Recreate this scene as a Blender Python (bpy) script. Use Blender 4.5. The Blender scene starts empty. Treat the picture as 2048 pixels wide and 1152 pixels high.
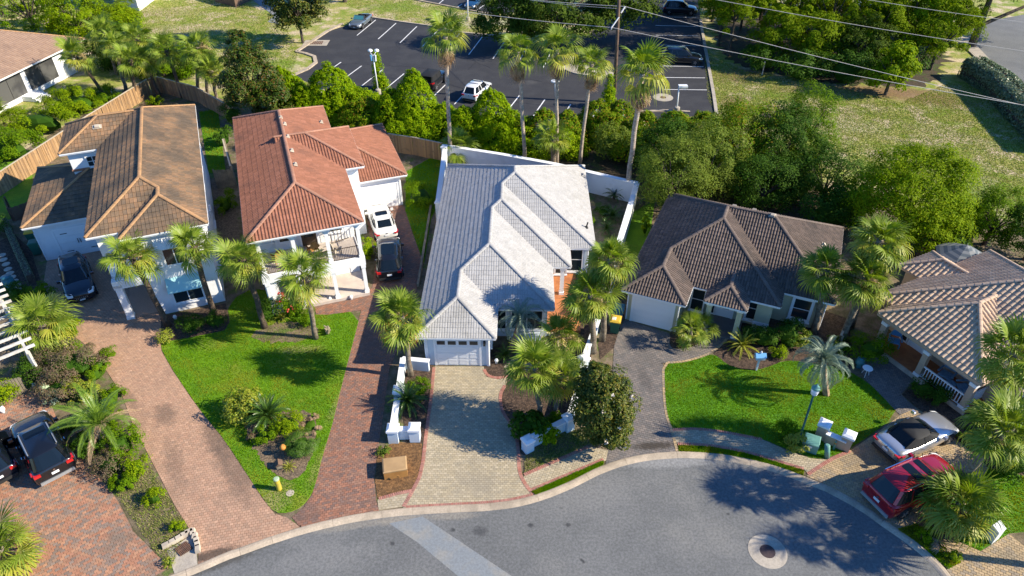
import bpy, math, random
import numpy as np
from mathutils import Vector, Matrix, Euler

SC = bpy.context.scene
COL = SC.collection
R = math.radians
rng = np.random.default_rng(11)
rnd = random.Random(5)

# ------------------------------------------------------------------ camera, light, sky, exposure
CAM_H, PITCH, FPX = 30.0, R(37.4), 1400.0          # drone 30 m up, looking down 37.4 degrees
cam_data = bpy.data.cameras.new("drone_camera")
cam_data.sensor_width = 36.0
cam_data.lens = 36.0 * FPX / 2048.0
cam_data.clip_start, cam_data.clip_end = 0.5, 3000.0
cam = bpy.data.objects.new("drone_camera", cam_data)
COL.objects.link(cam)
cam.location = (0, 0, CAM_H)
cam.rotation_euler = (R(90) - PITCH, 0, 0)
SC.camera = cam

SUN_EL, SUN_AZ = R(33), R(-8.0)                     # direction towards the sun, azimuth from +X
sun_vec = Vector((math.cos(SUN_EL) * math.cos(SUN_AZ), math.cos(SUN_EL) * math.sin(SUN_AZ), math.sin(SUN_EL)))
world = bpy.data.worlds.new("World")
SC.world = world
world.use_nodes = True
wn = world.node_tree.nodes
sky = wn.new("ShaderNodeTexSky")
sky.sky_type = 'NISHITA'
sky.sun_disc = False
sky.sun_elevation = SUN_EL
sky.sun_rotation = R(90) - SUN_AZ
sky.altitude = 0
sky.air_density = 1.0
sky.dust_density = 0.2
sky.ozone_density = 4.0
wn["Background"].inputs["Strength"].default_value = 0.095
tint = wn.new("ShaderNodeMix"); tint.data_type = 'RGBA'; tint.blend_type = 'MULTIPLY'
tint.inputs["Factor"].default_value = 1.0
tint.inputs[7].default_value = (0.50, 0.88, 1.30, 1.0)            # deep clear blue sky
world.node_tree.links.new(sky.outputs[0], tint.inputs[6])
world.node_tree.links.new(tint.outputs[2], wn["Background"].inputs["Color"])
sun_data = bpy.data.lights.new("sun", 'SUN')
sun_data.energy = 5.0
sun_data.color = (1.0, 0.89, 0.70)
sun_data.angle = R(0.5)
sun = bpy.data.objects.new("sun", sun_data)
COL.objects.link(sun)
sun.rotation_euler = sun_vec.to_track_quat('Z', 'Y').to_euler()
sun.location = sun_vec * 100
SC.view_settings.view_transform = 'Standard'
SC.view_settings.look = 'None'
SC.view_settings.gamma = 1.0
SC.view_settings.use_curve_mapping = False
SC.view_settings.exposure = 0.85
SC.cycles.max_bounces = 5
SC.cycles.diffuse_bounces = 3
SC.cycles.glossy_bounces = 2
SC.cycles.transmission_bounces = 4
SC.cycles.transparent_max_bounces = 6

# ------------------------------------------------------------------ survey helpers (the camera model used to measure the site)
_c, _s = math.cos(PITCH), math.sin(PITCH)
def _ray(px, py):
    u, v = (px - 1024) / FPX, (576 - py) / FPX
    return (u, _c + v * _s, -_s + v * _c)
def P(px, py, z=0.0):
    d = _ray(px, py); t = (z - CAM_H) / d[2]
    return Vector((d[0] * t, d[1] * t, z))
def PX(p):
    x, y, z = p[0], p[1], p[2] - CAM_H
    dep = y * _c - z * _s
    return 1024 + FPX * x / dep, 576 - FPX * (y * _s + z * _c) / dep, dep
def above(b, px, py):
    """point over ground point b (same y) seen at px,py"""
    d = _ray(px, py); t = b[1] / d[1]
    return Vector((d[0] * t, b[1], CAM_H + d[2] * t))
def poly(pts, z=0.0):
    return [P(x, y, z) for x, y in pts]

# ------------------------------------------------------------------ mesh building
class MB:
    def __init__(s):
        s.v, s.f = [], []
    def add(s, V, F):
        b = len(s.v)
        s.v.extend([tuple(p) for p in V])
        s.f.extend([tuple(i + b for i in f) for f in F])
        return s
    def quad(s, *p):
        return s.add(p, [tuple(range(len(p)))])
    def box(s, x0, x1, y0, y1, z0, z1, M=None, taper=0.0):
        t = taper
        V = [(x0, y0, z0), (x1, y0, z0), (x1, y1, z0), (x0, y1, z0),
             (x0 + t, y0 + t, z1), (x1 - t, y0 + t, z1), (x1 - t, y1 - t, z1), (x0 + t, y1 - t, z1)]
        if M is not None: V = [M @ Vector(p) for p in V]
        return s.add(V, [(0, 3, 2, 1), (4, 5, 6, 7), (0, 1, 5, 4), (1, 2, 6, 5), (2, 3, 7, 6), (3, 0, 4, 7)])
    def bar(s, a, b, w, h=None, up=(0, 0, 1)):
        a, b = Vector(a), Vector(b); h = h or w
        d = (b - a); L = d.length
        if L < 1e-6: return s
        d /= L; up = Vector(up)
        if abs(d.dot(up)) > .98: up = Vector((0, 1, 0))
        x = d.cross(up).normalized(); u = x.cross(d)
        V = [a + x * i * w / 2 + u * j * h / 2 for i, j in ((-1, -1), (1, -1), (1, 1), (-1, 1))]
        V += [p + d * L for p in V]
        return s.add(V, [(0, 1, 2, 3), (7, 6, 5, 4), (0, 4, 5, 1), (1, 5, 6, 2), (2, 6, 7, 3), (3, 7, 4, 0)])
    def tube(s, pts, rad, n=8, cap=True):
        pts = [Vector(p) for p in pts]
        if not hasattr(rad, '__len__'): rad = [rad] * len(pts)
        V, F = [], []
        prev = None
        for i, p in enumerate(pts):
            d = (pts[min(i + 1, len(pts) - 1)] - pts[max(i - 1, 0)]).normalized()
            ref = Vector((1, 0, 0)) if abs(d.x) < .9 else Vector((0, 1, 0))
            if prev is not None: ref = prev
            y = d.cross(ref).normalized(); x = y.cross(d); prev = x
            for k in range(n):
                a = 2 * math.pi * k / n
                V.append(p + (x * math.cos(a) + y * math.sin(a)) * rad[i])
        for i in range(len(pts) - 1):
            for k in range(n):
                F.append((i * n + k, i * n + (k + 1) % n, (i + 1) * n + (k + 1) % n, (i + 1) * n + k))
        if cap:
            F.append(tuple(range(n - 1, -1, -1))); F.append(tuple((len(pts) - 1) * n + k for k in range(n)))
        return s.add(V, F)
    def lathe(s, prof, n=12, c=(0, 0, 0)):
        V, F = [], []
        for r, z in prof:
            for k in range(n):
                a = 2 * math.pi * k / n
                V.append((c[0] + r * math.cos(a), c[1] + r * math.sin(a), c[2] + z))
        m = len(prof)
        for i in range(m - 1):
            for k in range(n):
                F.append((i * n + k, i * n + (k + 1) % n, (i + 1) * n + (k + 1) % n, (i + 1) * n + k))
        F.append(tuple(range(n - 1, -1, -1))); F.append(tuple((m - 1) * n + k for k in range(n)))
        return s.add(V, F)
    def prism(s, pts, z0, z1):
        n = len(pts)
        a = sum(pts[i][0] * pts[(i + 1) % n][1] - pts[(i + 1) % n][0] * pts[i][1] for i in range(n))
        if a < 0: pts = pts[::-1]
        V = [(p[0], p[1], z0) for p in pts] + [(p[0], p[1], z1) for p in pts]
        F = [tuple(range(n - 1, -1, -1)), tuple(range(n, 2 * n))]
        F += [(i, (i + 1) % n, n + (i + 1) % n, n + i) for i in range(n)]
        return s.add(V, F)
    def mesh(s, name, m, smooth=False):
        me = bpy.data.meshes.new(name)
        me.from_pydata(s.v, [], s.f)
        if m is not None: me.materials.append(m)
        if smooth: me.polygons.foreach_set("use_smooth", [True] * len(me.polygons))
        me.update()
        return me
    def build(s, name, m, parent=None, loc=(0, 0, 0), rot=(0, 0, 0), smooth=False):
        return put(name, s.mesh(name, m, smooth), parent, loc, rot)

def mesh_np(name, V, F, m, smooth=False):
    V = np.asarray(V, np.float32); F = np.asarray(F, np.int32)
    me = bpy.data.meshes.new(name)
    n, k = F.shape
    me.vertices.add(len(V)); me.vertices.foreach_set("co", V.ravel())
    me.loops.add(n * k); me.loops.foreach_set("vertex_index", F.ravel())
    me.polygons.add(n)
    me.polygons.foreach_set("loop_start", np.arange(n, dtype=np.int32) * k)
    me.polygons.foreach_set("loop_total", np.full(n, k, np.int32))
    me.polygons.foreach_set("use_smooth", np.full(n, bool(smooth)))
    if m is not None: me.materials.append(m)
    me.update(calc_edges=True)
    return me

def put(name, me, parent=None, loc=(0, 0, 0), rot=(0, 0, 0), scale=None):
    o = bpy.data.objects.new(name, me)
    COL.objects.link(o)
    if parent is not None: o.parent = parent
    o.location = loc; o.rotation_euler = rot
    if scale is not None: o.scale = scale if hasattr(scale, '__len__') else (scale,) * 3
    return o

def tag(o, label=None, cat=None, group=None, kind=None):
    if label: o['label'] = label
    if cat: o['category'] = cat
    if group: o['group'] = group
    if kind: o['kind'] = kind
    return o

def thing(name, label, cat, loc=(0, 0, 0), rz=0.0, group=None):
    o = put(name, None, None, loc, (0, 0, rz))
    o.empty_display_size = 0.2
    return tag(o, label, cat, group)

def struct(name, mb, m, label=None, smooth=False):
    o = mb.build(name, m, smooth=smooth)
    return tag(o, label=label, kind='structure')

def copy_tree(o, parent=None):
    c = o.copy(); COL.objects.link(c)
    if parent is not None: c.parent = parent
    for ch in list(o.children): copy_tree(ch, c)
    return c

# ------------------------------------------------------------------ materials
def lerp(a, b, t): return a + (b - a) * t
def _mat(name):
    m = bpy.data.materials.new(name); m.use_nodes = True
    nt = m.node_tree; nt.nodes.clear()
    out = nt.nodes.new("ShaderNodeOutputMaterial")
    return m, nt, out
def _noise(nt, vec, scale, detail=4, rough=.6, dist=0.0):
    n = nt.nodes.new("ShaderNodeTexNoise")
    n.inputs["Scale"].default_value = scale; n.inputs["Detail"].default_value = detail
    n.inputs["Roughness"].default_value = rough; n.inputs["Distortion"].default_value = dist
    nt.links.new(vec, n.inputs["Vector"])
    return n.outputs["Fac"]
def _ramp(nt, fac, lo, hi):
    r = nt.nodes.new("ShaderNodeMapRange")
    r.inputs["From Min"].default_value = lo; r.inputs["From Max"].default_value = hi
    r.interpolation_type = 'SMOOTHSTEP'
    nt.links.new(fac, r.inputs["Value"])
    return r.outputs["Result"]
def _mix(nt, fac, a, b, mode='MIX'):
    x = nt.nodes.new("ShaderNodeMix"); x.data_type = 'RGBA'; x.blend_type = mode
    for v, sock in ((fac, x.inputs["Factor"]), (a, x.inputs[6]), (b, x.inputs[7])):
        if isinstance(v, (int, float)): sock.default_value = v
        elif isinstance(v, tuple): sock.default_value = (*v, 1.0)
        else: nt.links.new(v, sock)
    return x.outputs[2]
def _math(nt, op, a, b):
    x = nt.nodes.new("ShaderNodeMath"); x.operation = op
    for v, sock in ((a, x.inputs[0]), (b, x.inputs[1])):
        if isinstance(v, (int, float)): sock.default_value = v
        else: nt.links.new(v, sock)
    return x.outputs[0]
def _random(nt):
    g = nt.nodes.new("ShaderNodeNewGeometry"); oi = nt.nodes.new("ShaderNodeObjectInfo")
    return _math(nt, 'FRACT', _math(nt, 'ADD', g.outputs["Random Per Island"], oi.outputs["Random"]), 0.0), g.outputs["Position"]

def M(name, c1, c2=None, scale=3.0, lo=.38, hi=.62, c3=None, s3=.5, lo3=.5, hi3=.62, rough=.8, metal=0.0, coat=0.0,
      isl=None, isl_amt=1.0, val=0.0, spots=(), bump=0.0, bscale=40.0, fine=0.0, fscale=90.0, spec=.4, dist=0.0):
    """principled material: c1/c2 by noise, c3 by a second noise (patches), isl: list of colours picked per piece,
    val: brightness spread per piece, fine: fine grain, bump: relief"""
    m, nt, out = _mat(name)
    b = nt.nodes.new("ShaderNodeBsdfPrincipled")
    nt.links.new(b.outputs[0], out.inputs[0])
    rv, pos = _random(nt)
    col = c1
    if isl:
        cr = nt.nodes.new("ShaderNodeValToRGB"); cr.color_ramp.interpolation = 'CONSTANT'
        e = cr.color_ramp.elements
        while len(e) < len(isl): e.new(1.0)
        for i, c in enumerate(isl):
            e[i].position = i / len(isl); e[i].color = (*c, 1)
        nt.links.new(rv, cr.inputs[0])
        col = _mix(nt, isl_amt, c1, cr.outputs[0])
    if c2: col = _mix(nt, _ramp(nt, _noise(nt, pos, scale, dist=dist), lo, hi), col, c2)
    if c3: col = _mix(nt, _ramp(nt, _noise(nt, pos, s3, 6, .65), lo3, hi3), col, c3)
    for (sx, sy, rx, ry, ang, sc, amt) in spots:
        sub = nt.nodes.new("ShaderNodeVectorMath"); sub.operation = 'SUBTRACT'; nt.links.new(pos, sub.inputs[0]); sub.inputs[1].default_value = (sx, sy, 0)
        rt = nt.nodes.new("ShaderNodeVectorRotate"); rt.rotation_type = 'Z_AXIS'; nt.links.new(sub.outputs[0], rt.inputs["Vector"]); rt.inputs["Angle"].default_value = -ang
        scl = nt.nodes.new("ShaderNodeVectorMath"); scl.operation = 'MULTIPLY'; nt.links.new(rt.outputs[0], scl.inputs[0]); scl.inputs[1].default_value = (1 / rx, 1 / ry, 0)
        ln = nt.nodes.new("ShaderNodeVectorMath"); ln.operation = 'LENGTH'; nt.links.new(scl.outputs[0], ln.inputs[0])
        wob = _math(nt, 'ADD', ln.outputs["Value"], _math(nt, 'MULTIPLY', _math(nt, 'SUBTRACT', _noise(nt, pos, 2.2 / min(rx, ry), 5, .7), .5), 1.3))
        f = _math(nt, 'MULTIPLY', _math(nt, 'SUBTRACT', 1.0, _ramp(nt, wob, .35, 1.05)), amt)
        col = _mix(nt, f, col, sc)
    if val:
        r2 = _math(nt, 'FRACT', _math(nt, 'MULTIPLY', rv, 7.31), 0.0)
        k = _math(nt, 'ADD', _math(nt, 'MULTIPLY', r2, 2 * val), 1 - val)
        h = nt.nodes.new("ShaderNodeHueSaturation")
        nt.links.new(k, h.inputs["Value"])
        if isinstance(col, tuple): h.inputs["Color"].default_value = (*col, 1)
        else: nt.links.new(col, h.inputs["Color"])
        col = h.outputs[0]
    if fine:
        f = _noise(nt, pos, fscale, 3, .7)
        k = _math(nt, 'ADD', _math(nt, 'MULTIPLY', _ramp(nt, f, .3, .7), 2 * fine), 1 - fine)
        h = nt.nodes.new("ShaderNodeHueSaturation")
        nt.links.new(k, h.inputs["Value"])
        if isinstance(col, tuple): h.inputs["Color"].default_value = (*col, 1)
        else: nt.links.new(col, h.inputs["Color"])
        col = h.outputs[0]
    if isinstance(col, tuple): b.inputs["Base Color"].default_value = (*col, 1)
    else: nt.links.new(col, b.inputs["Base Color"])
    b.inputs["Roughness"].default_value = rough
    b.inputs["Metallic"].default_value = metal
    b.inputs["Coat Weight"].default_value = coat
    b.inputs["Coat Roughness"].default_value = .05
    b.inputs["Specular IOR Level"].default_value = spec
    if bump:
        bp = nt.nodes.new("ShaderNodeBump"); bp.inputs["Strength"].default_value = bump
        bp.inputs["Distance"].default_value = .05
        nt.links.new(_noise(nt, pos, bscale, 4, .7), bp.inputs["Height"])
        nt.links.new(bp.outputs[0], b.inputs["Normal"])
    return m

def LEAF(name, cols, rough=.5, trans=.3, spec=.35, clump=None, cscale=.7):
    """leaf material: colour picked per leaf from cols, part of the light passing through"""
    m, nt, out = _mat(name)
    b = nt.nodes.new("ShaderNodeBsdfPrincipled"); t = nt.nodes.new("ShaderNodeBsdfTranslucent")
    mx = nt.nodes.new("ShaderNodeMixShader"); mx.inputs[0].default_value = trans
    rv, pos = _random(nt)
    cr = nt.nodes.new("ShaderNodeValToRGB"); e = cr.color_ramp.elements
    while len(e) < len(cols): e.new(1.0)
    for i, c in enumerate(cols):
        e[i].position = i / max(1, len(cols) - 1); e[i].color = (*c, 1)
    nt.links.new(rv, cr.inputs[0])
    col = cr.outputs[0]
    if clump: col = _mix(nt, _ramp(nt, _noise(nt, pos, cscale, 2), .45, .62), col, clump)
    nt.links.new(col, b.inputs["Base Color"])
    h = nt.nodes.new("ShaderNodeHueSaturation"); h.inputs["Saturation"].default_value = 1.15; h.inputs["Value"].default_value = 1.35
    nt.links.new(col, h.inputs["Color"]); nt.links.new(h.outputs[0], t.inputs[0])
    b.inputs["Roughness"].default_value = rough; b.inputs["Specular IOR Level"].default_value = spec
    nt.links.new(b.outputs[0], mx.inputs[1]); nt.links.new(t.outputs[0], mx.inputs[2]); nt.links.new(mx.outputs[0], out.inputs[0])
    return m

def SP(px, py, rx, ry, ang, col, amt):
    p = P(px, py); return (p.x, p.y, rx, ry, R(ang), col, amt)
_straw, _green = (.19, .115, .055), (.13, .235, .006)
FIELD_SPOTS = [SP(1700, 182, 11, 2.4, -4, _straw, .9), SP(1480, 150, 4, 3, 20, _straw, .85), SP(1850, 195, 7, 3, -20, _straw, .8), SP(1470, 205, 2.2, 3, 0, (.30, .17, .09), .6), SP(1560, 190, 6, 1.2, -8, _green, .6), SP(1500, 220, 4, 1.6, 0, _green, .6), SP(1960, 390, 7, 4, 0, _green, .8), SP(1880, 330, 4, 2.5, 0, _green, .6), SP(1690, 250, 5, 2.5, -20, (.46, .38, .25), .7), SP(1640, 215, 6, 1.3, -12, (.44, .35, .23), .6), SP(1900, 270, 6, 1.6, -30, (.42, .34, .22), .6), SP(470, 70, 6, 2.6, 0, _green, .6), SP(560, 130, 3.5, 2.6, 0, _green, .7), SP(360, 60, 8, 3, 10, (.44, .35, .23), .6), SP(300, 25, 9, 3, 0, (.36, .28, .17), .6), SP(960, 45, 6, 2.5, 0, (.46, .40, .32), .6), SP(790, 15, 7, 3, 0, _green, .6)]
_drk = (.05, .052, .055); _sand = (.30, .265, .21); _mold = (.075, .062, .052)
ROAD_SPOTS = [SP(430, 1128, 2.4, .45, 22, (.06, .055, .045), .75), SP(520, 1092, 1.6, .3, 20, (.10, .095, .08), .6), SP(850, 1062, .75, .35, -30, _sand, .8), SP(800, 1040, 1.6, .35, 8, _sand, .55), SP(905, 1032, 1.6, .3, 3, _sand, .5), SP(960, 1062, .45, .35, 0, _drk, .7), SP(906, 1060, .16, .14, 0, _drk, .9), SP(1061, 1051, .2, .16, 0, _drk, .9), SP(1136, 1050, .18, .14, 0, _drk, .9), SP(1122, 1016, .14, .1, 0, _drk, .9), SP(785, 1087, .16, .14, 0, _drk, .9), SP(1165, 1122, .2, .1, -40, _drk, .9), SP(1456, 1028, .12, .1, 0, _drk, .9), SP(1340, 925, 3.2, .45, 3, (.27, .27, .265), .7), SP(700, 1052, 2.4, .3, 10, _sand, .45), SP(1190, 990, 4.0, 1.2, 18, (.20, .20, .195), .5), SP(640, 1120, 3.5, 1.0, 10, (.20, .20, .195), .5)]
D1_SPOTS = [SP(470, 930, 1.1, 3.2, 35, _mold, .55), SP(430, 880, .7, 2.0, 35, _mold, .55), SP(330, 830, .8, 1.2, 30, _mold, .5), SP(420, 1112, 1.6, .35, 20, (.04, .035, .03), .8), SP(350, 930, .6, 2.6, 30, _mold, .35), SP(260, 800, .4, 1.4, 40, (.05, .045, .04), .4)]
D4_SPOTS = [SP(1310, 893, 1.7, .35, 4, (.045, .035, .025), .85), SP(1290, 760, .5, 1.5, 10, (.09, .08, .075), .5)]
LAWN_SPOTS = [SP(548, 1000, .9, 1.1, 30, (.34, .27, .12), .7), SP(566, 976, .9, .5, 0, (.26, .24, .07), .7), SP(420, 690, 1.2, .8, 0, (.20, .24, .03), .6), SP(600, 700, 1.8, .5, 5, (.26, .22, .09), .7), SP(640, 930, .5, 2.0, -10, (.28, .25, .08), .55), SP(680, 800, .35, 2.5, -12, (.30, .27, .10), .5), SP(470, 760, 1.6, 1.1, 20, (.17, .25, .012), .6)]
MAT = dict(
    field=M("field_grass", (.30, .29, .075), (.16, .23, .012), .55, .38, .66, c3=(.50, .40, .26), s3=.36, lo3=.47, hi3=.63, rough=.95, fine=.35, fscale=5.0, bump=.8, bscale=9, dist=1.2, spots=FIELD_SPOTS),
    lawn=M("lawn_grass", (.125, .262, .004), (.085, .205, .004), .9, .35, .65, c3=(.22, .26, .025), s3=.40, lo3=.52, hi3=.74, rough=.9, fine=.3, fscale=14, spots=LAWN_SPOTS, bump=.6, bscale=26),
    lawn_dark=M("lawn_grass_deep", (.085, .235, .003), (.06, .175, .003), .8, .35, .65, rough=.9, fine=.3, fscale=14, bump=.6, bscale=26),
    litter=M("leaf_litter", (.045, .035, .022), (.075, .055, .03), 3, .4, .6, c3=(.05, .07, .015), s3=.6, lo3=.5, hi3=.62, rough=.95, fine=.4, fscale=10, bump=.8, bscale=14),  # litter coloured extra dark to paint in the shade beneath the trees
    soil=M("sandy_soil", (.20, .15, .10), (.12, .10, .05), 1.5, .4, .6, c3=(.10, .14, .03), s3=.8, lo3=.52, hi3=.62, rough=.95, fine=.3, fscale=12, bump=.5, bscale=20),
    mulch=M("dark_mulch", (.055, .036, .026), (.10, .065, .045), 6, .4, .6, rough=.95, fine=.5, fscale=11, bump=1.0, bscale=18),
    straw=M("pine_straw", (.22, .115, .045), (.13, .07, .03), 3, .4, .6, rough=.95, fine=.45, fscale=9, bump=1.0, bscale=16, dist=2),
    gravel=M("side_gravel", (.22, .16, .10), (.12, .09, .06), 8, .4, .6, rough=.95, fine=.5, fscale=14, bump=1.0, bscale=22),
    road=M("road_asphalt", (.156, .159, .158), (.130, .134, .134), .35, .35, .65, c3=(.18, .18, .172), s3=.16, lo3=.5, hi3=.7, rough=.9, fine=.22, fscale=8, bump=.4, bscale=30, spots=ROAD_SPOTS),
    patch=M("road_patch", (.205, .225, .24), (.26, .255, .235), .9, .45, .7, rough=.9, fine=.12, fscale=9, bump=.2, bscale=30),
    lot=M("lot_asphalt", (.030, .031, .037), (.040, .041, .046), .5, .4, .65, c3=(.075, .074, .074), s3=.10, lo3=.60, hi3=.75, rough=.9, fine=.15, fscale=7, bump=.3, bscale=25),
    kerb=M("kerb_concrete", (.44, .36, .27), (.34, .28, .21), 1.5, .4, .65, rough=.9, fine=.15, fscale=12, val=.10),
    concrete=M("pale_concrete", (.42, .37, .30), (.34, .30, .25), 1.2, .4, .65, rough=.9, fine=.12, fscale=12),
    line=M("line_paint", (.78, .78, .78), (.62, .62, .62), 3, .45, .7, rough=.7),
    joint=M("paver_joint", (.15, .112, .085), (.11, .085, .065), 2, rough=.95),
    joint_o=M("joint_o", (0.13, 0.085, 0.055), rough=.95),
    paver_o=M("paver_orange", (.3, .2, .15), isl=[(.38, .185, .115), (.33, .20, .135), (.26, .19, .15), (.42, .22, .13), (.23, .165, .13), (.36, .17, .10)], c2=(.20, .15, .115), scale=.35, lo=.5, hi=.75, val=.10, rough=.9, fine=.12, fscale=16),
    joint_b=M("joint_b", (0.125, 0.08, 0.055), rough=.95),
    paver_b=M("paver_brown", (.3, .2, .15), isl=[(.43, .265, .175), (.40, .245, .165), (.46, .285, .19), (.37, .235, .16), (.42, .25, .165)], c2=(.31, .20, .14), scale=.30, lo=.5, hi=.72, c3=(.13, .10, .08), s3=.45, lo3=.64, hi3=.82, val=.10, rough=.9, fine=.12, fscale=16, spots=D1_SPOTS),
    joint_r=M("joint_r", (0.09, 0.052, 0.038), rough=.95),
    paver_r=M("paver_red", (.3, .2, .15), isl=[(.27, .135, .09), (.23, .13, .095), (.32, .15, .095), (.20, .125, .10), (.29, .16, .11)], c2=(.16, .105, .085), scale=.4, lo=.5, hi=.75, val=.12, rough=.9, fine=.12, fscale=16),
    joint_t=M("joint_t", (0.2, 0.165, 0.11), rough=.95),
    paver_t=M("paver_tan", (.3, .27, .2), isl=[(.42, .35, .235), (.38, .32, .215), (.45, .38, .265), (.36, .31, .22)], c2=(.31, .27, .20), scale=.3, lo=.5, hi=.75, val=.08, rough=.9, fine=.1, fscale=16),
    joint_g=M("joint_g", (0.062, 0.055, 0.05), rough=.95),
    paver_g=M("paver_grey", (.2, .18, .17), isl=[(.19, .165, .15), (.165, .15, .14), (.21, .18, .16), (.15, .138, .13)], c2=(.14, .125, .115), scale=.4, lo=.5, hi=.75, val=.08, spots=D4_SPOTS, rough=.9, fine=.12, fscale=16),
    joint_y=M("joint_y", (0.14, 0.1, 0.06), rough=.95),
    paver_y=M("paver_gold", (.3, .24, .15), isl=[(.40, .29, .16), (.36, .27, .16), (.30, .24, .17), (.43, .31, .18)], c2=(.25, .20, .13), scale=.4, lo=.5, hi=.75, val=.1, rough=.9, fine=.1, fscale=16),
    paver_pink=M("paver_border", (.3, .2, .15), isl=[(.38, .16, .12), (.34, .165, .13), (.42, .20, .155)], val=.1, rough=.9, fine=.1, fscale=16),
    white=M("white_stucco", (.78, .79, .80), (.70, .71, .72), 1.2, .45, .7, rough=.85, bump=.15, bscale=30),
    trim=M("white_trim", (.82, .83, .84), rough=.55),
    door_white=M("white_door", (.80, .81, .82), rough=.5),
    cream=M("cream_stucco", (.52, .50, .34), (.47, .45, .31), 1.0, .4, .7, rough=.85, bump=.15, bscale=30),
    tan=M("tan_stucco", (.50, .37, .27), (.44, .33, .245), 1.0, .4, .7, rough=.85, bump=.15, bscale=30),
    bluewhite=M("pale_blue_and_shade_white", (.60, .68, .74), (.54, .62, .69), 1.0, .4, .7, rough=.85),  # on the white garden walls this blue is shade put into the colour
    glass=M("window_glass", (.02, .032, .038), rough=.08, spec=.45),
    screen=M("porch_screen", (.05, .05, .052), (.09, .09, .088), .5, .4, .6, rough=.5),
    awning=M("teal_awning", (.35, .62, .66), rough=.7),
    teal_door=M("teal_door", (.10, .36, .40), rough=.5),
    dark_metal=M("dark_metal", (.02, .02, .022), rough=.45, metal=.3),
    bronze=M("bronze_rail", (.07, .05, .035), rough=.5, metal=.4),
    grey_metal=M("grey_metal", (.45, .47, .48), rough=.4, metal=.6),
    white_metal=M("white_metal", (.75, .77, .78), rough=.4),
    green_metal=M("utility_green", (.13, .30, .25), (.10, .25, .21), 2, rough=.55),
    green_cap=M("light_green_plastic", (.36, .47, .30), rough=.6),
    brown_box=M("brown_box", (.42, .27, .13), (.36, .23, .11), 1.5, rough=.7),
    brown_side=M("brown_box_side", (.40, .20, .055), (.33, .16, .045), 1.5, rough=.7),
    yellow=M("yellow_plastic", (.62, .40, .04), rough=.6),
    yellow_post=M("yellow_post", (.55, .42, .05), (.45, .35, .06), 4, rough=.6),
    bin_green=M("bin_green", (.02, .11, .075), rough=.5),
    wood=M("fence_wood", (.34, .20, .09), isl=[(.36, .215, .10), (.30, .18, .085), (.40, .25, .125), (.27, .165, .085)], c2=(.20, .135, .08), scale=2.2, lo=.5, hi=.75, val=.14, rough=.85, bump=.2, bscale=14),
    wood_rail=M("fence_rail", (.48, .40, .29), rough=.85, val=.1),
    timber=M("grey_timber", (.30, .25, .17), (.20, .17, .12), 2, rough=.9),
    pergola=M("weathered_white_wood", (.62, .60, .56), (.48, .45, .40), 2, rough=.8),
    pole=M("pole_wood", (.16, .10, .065), (.11, .07, .05), 2, rough=.85),
    bark=M("bark", (.13, .10, .075), (.07, .055, .042), 5, rough=.95, bump=.6, bscale=14),
    palm_bark=M("palm_trunk", (.235, .195, .145), (.14, .11, .08), 4, rough=.95, bump=.6, bscale=16, fine=.2, fscale=9),
    pale_bark=M("pale_palm_trunk", (.42, .35, .28), (.30, .24, .185), 5, rough=.95, bump=.4, bscale=16),
    palm_bark_d=M("palm_trunk_dark", (.13, .095, .065), (.07, .05, .035), 4, rough=.95, bump=.8, bscale=16),
    boot=M("palm_boots", (.36, .26, .17), (.22, .15, .10), 5, rough=.95, val=.2),
    wire=M("power_wire", (.62, .55, .48), rough=.5),
    insul=M("insulator", (.55, .56, .58), rough=.4),
    terracotta=M("terracotta_floor", (.45, .17, .06), (.36, .13, .05), 2, rough=.8, val=.1),
    tile_floor=M("pale_tile_floor", (.60, .52, .45), (.52, .45, .40), 1.5, rough=.7),
    pot=M("orange_pot", (.62, .25, .05), rough=.7),
    rust=M("rusty_grate", (.16, .085, .055), (.10, .06, .045), 5, rough=.9),
    manhole=M("iron_cover", (.045, .030, .035), (.07, .045, .045), 9, rough=.7, bump=.5, bscale=40),
    stone=M("pale_stone", (.50, .43, .34), (.40, .34, .27), 2, rough=.9, val=.1),
    teal_pot=M("teal_glaze", (.05, .20, .24), rough=.4),
    blue_paint=M("blue_paint", (.12, .35, .62), rough=.5),
    wicker=M("blue_grey_wicker", (.22, .33, .42), (.16, .25, .33), 8, rough=.8),
    red_cloth=M("red_cloth", (.50, .05, .06), rough=.8),
    stripe_cloth=M("umbrella_cloth", (.09, .115, .14), rough=.85),
    tyre=M("tyre_rubber", (.018, .018, .02), rough=.85),
    rim=M("alloy_rim", (.5, .5, .52), rough=.3, metal=.8),
    red_lamp=M("tail_lamp", (.50, .015, .015), rough=.15, coat=1),
    lamp=M("head_lamp", (.75, .77, .78), rough=.12, coat=1),
    plate=M("licence_plate", (.75, .76, .78), rough=.4),
    car_glass=M("car_glass", (.006, .010, .014), rough=.06, spec=.42),
    chrome=M("chrome", (.70, .71, .73), rough=.15, metal=1),
    shoe=M("black_plastic", (.02, .02, .021), rough=.6),
    soft_top=M("black_soft_top", (.012, .013, .015), rough=.75),
    # foliage
    frond=LEAF("fan_frond", [(.12, .20, .016), (.19, .27, .024), (.29, .345, .06), (.15, .225, .02), (.24, .305, .035)], rough=.45, trans=.3, spec=.25),
    frond_y=LEAF("yellowing_frond", [(.33, .36, .04), (.40, .38, .06), (.27, .33, .04)], rough=.45, trans=.35),
    frond_o=LEAF("orange_frond", [(.58, .31, .05), (.52, .34, .11)], rough=.6, trans=.3),
    frond_d=LEAF("dead_frond", [(.40, .27, .16), (.30, .20, .12), (.50, .36, .23)], rough=.8, trans=.15),
    frond_b=LEAF("blue_green_frond", [(.16, .23, .165), (.22, .28, .20), (.13, .19, .13)], rough=.4, trans=.2),
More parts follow.
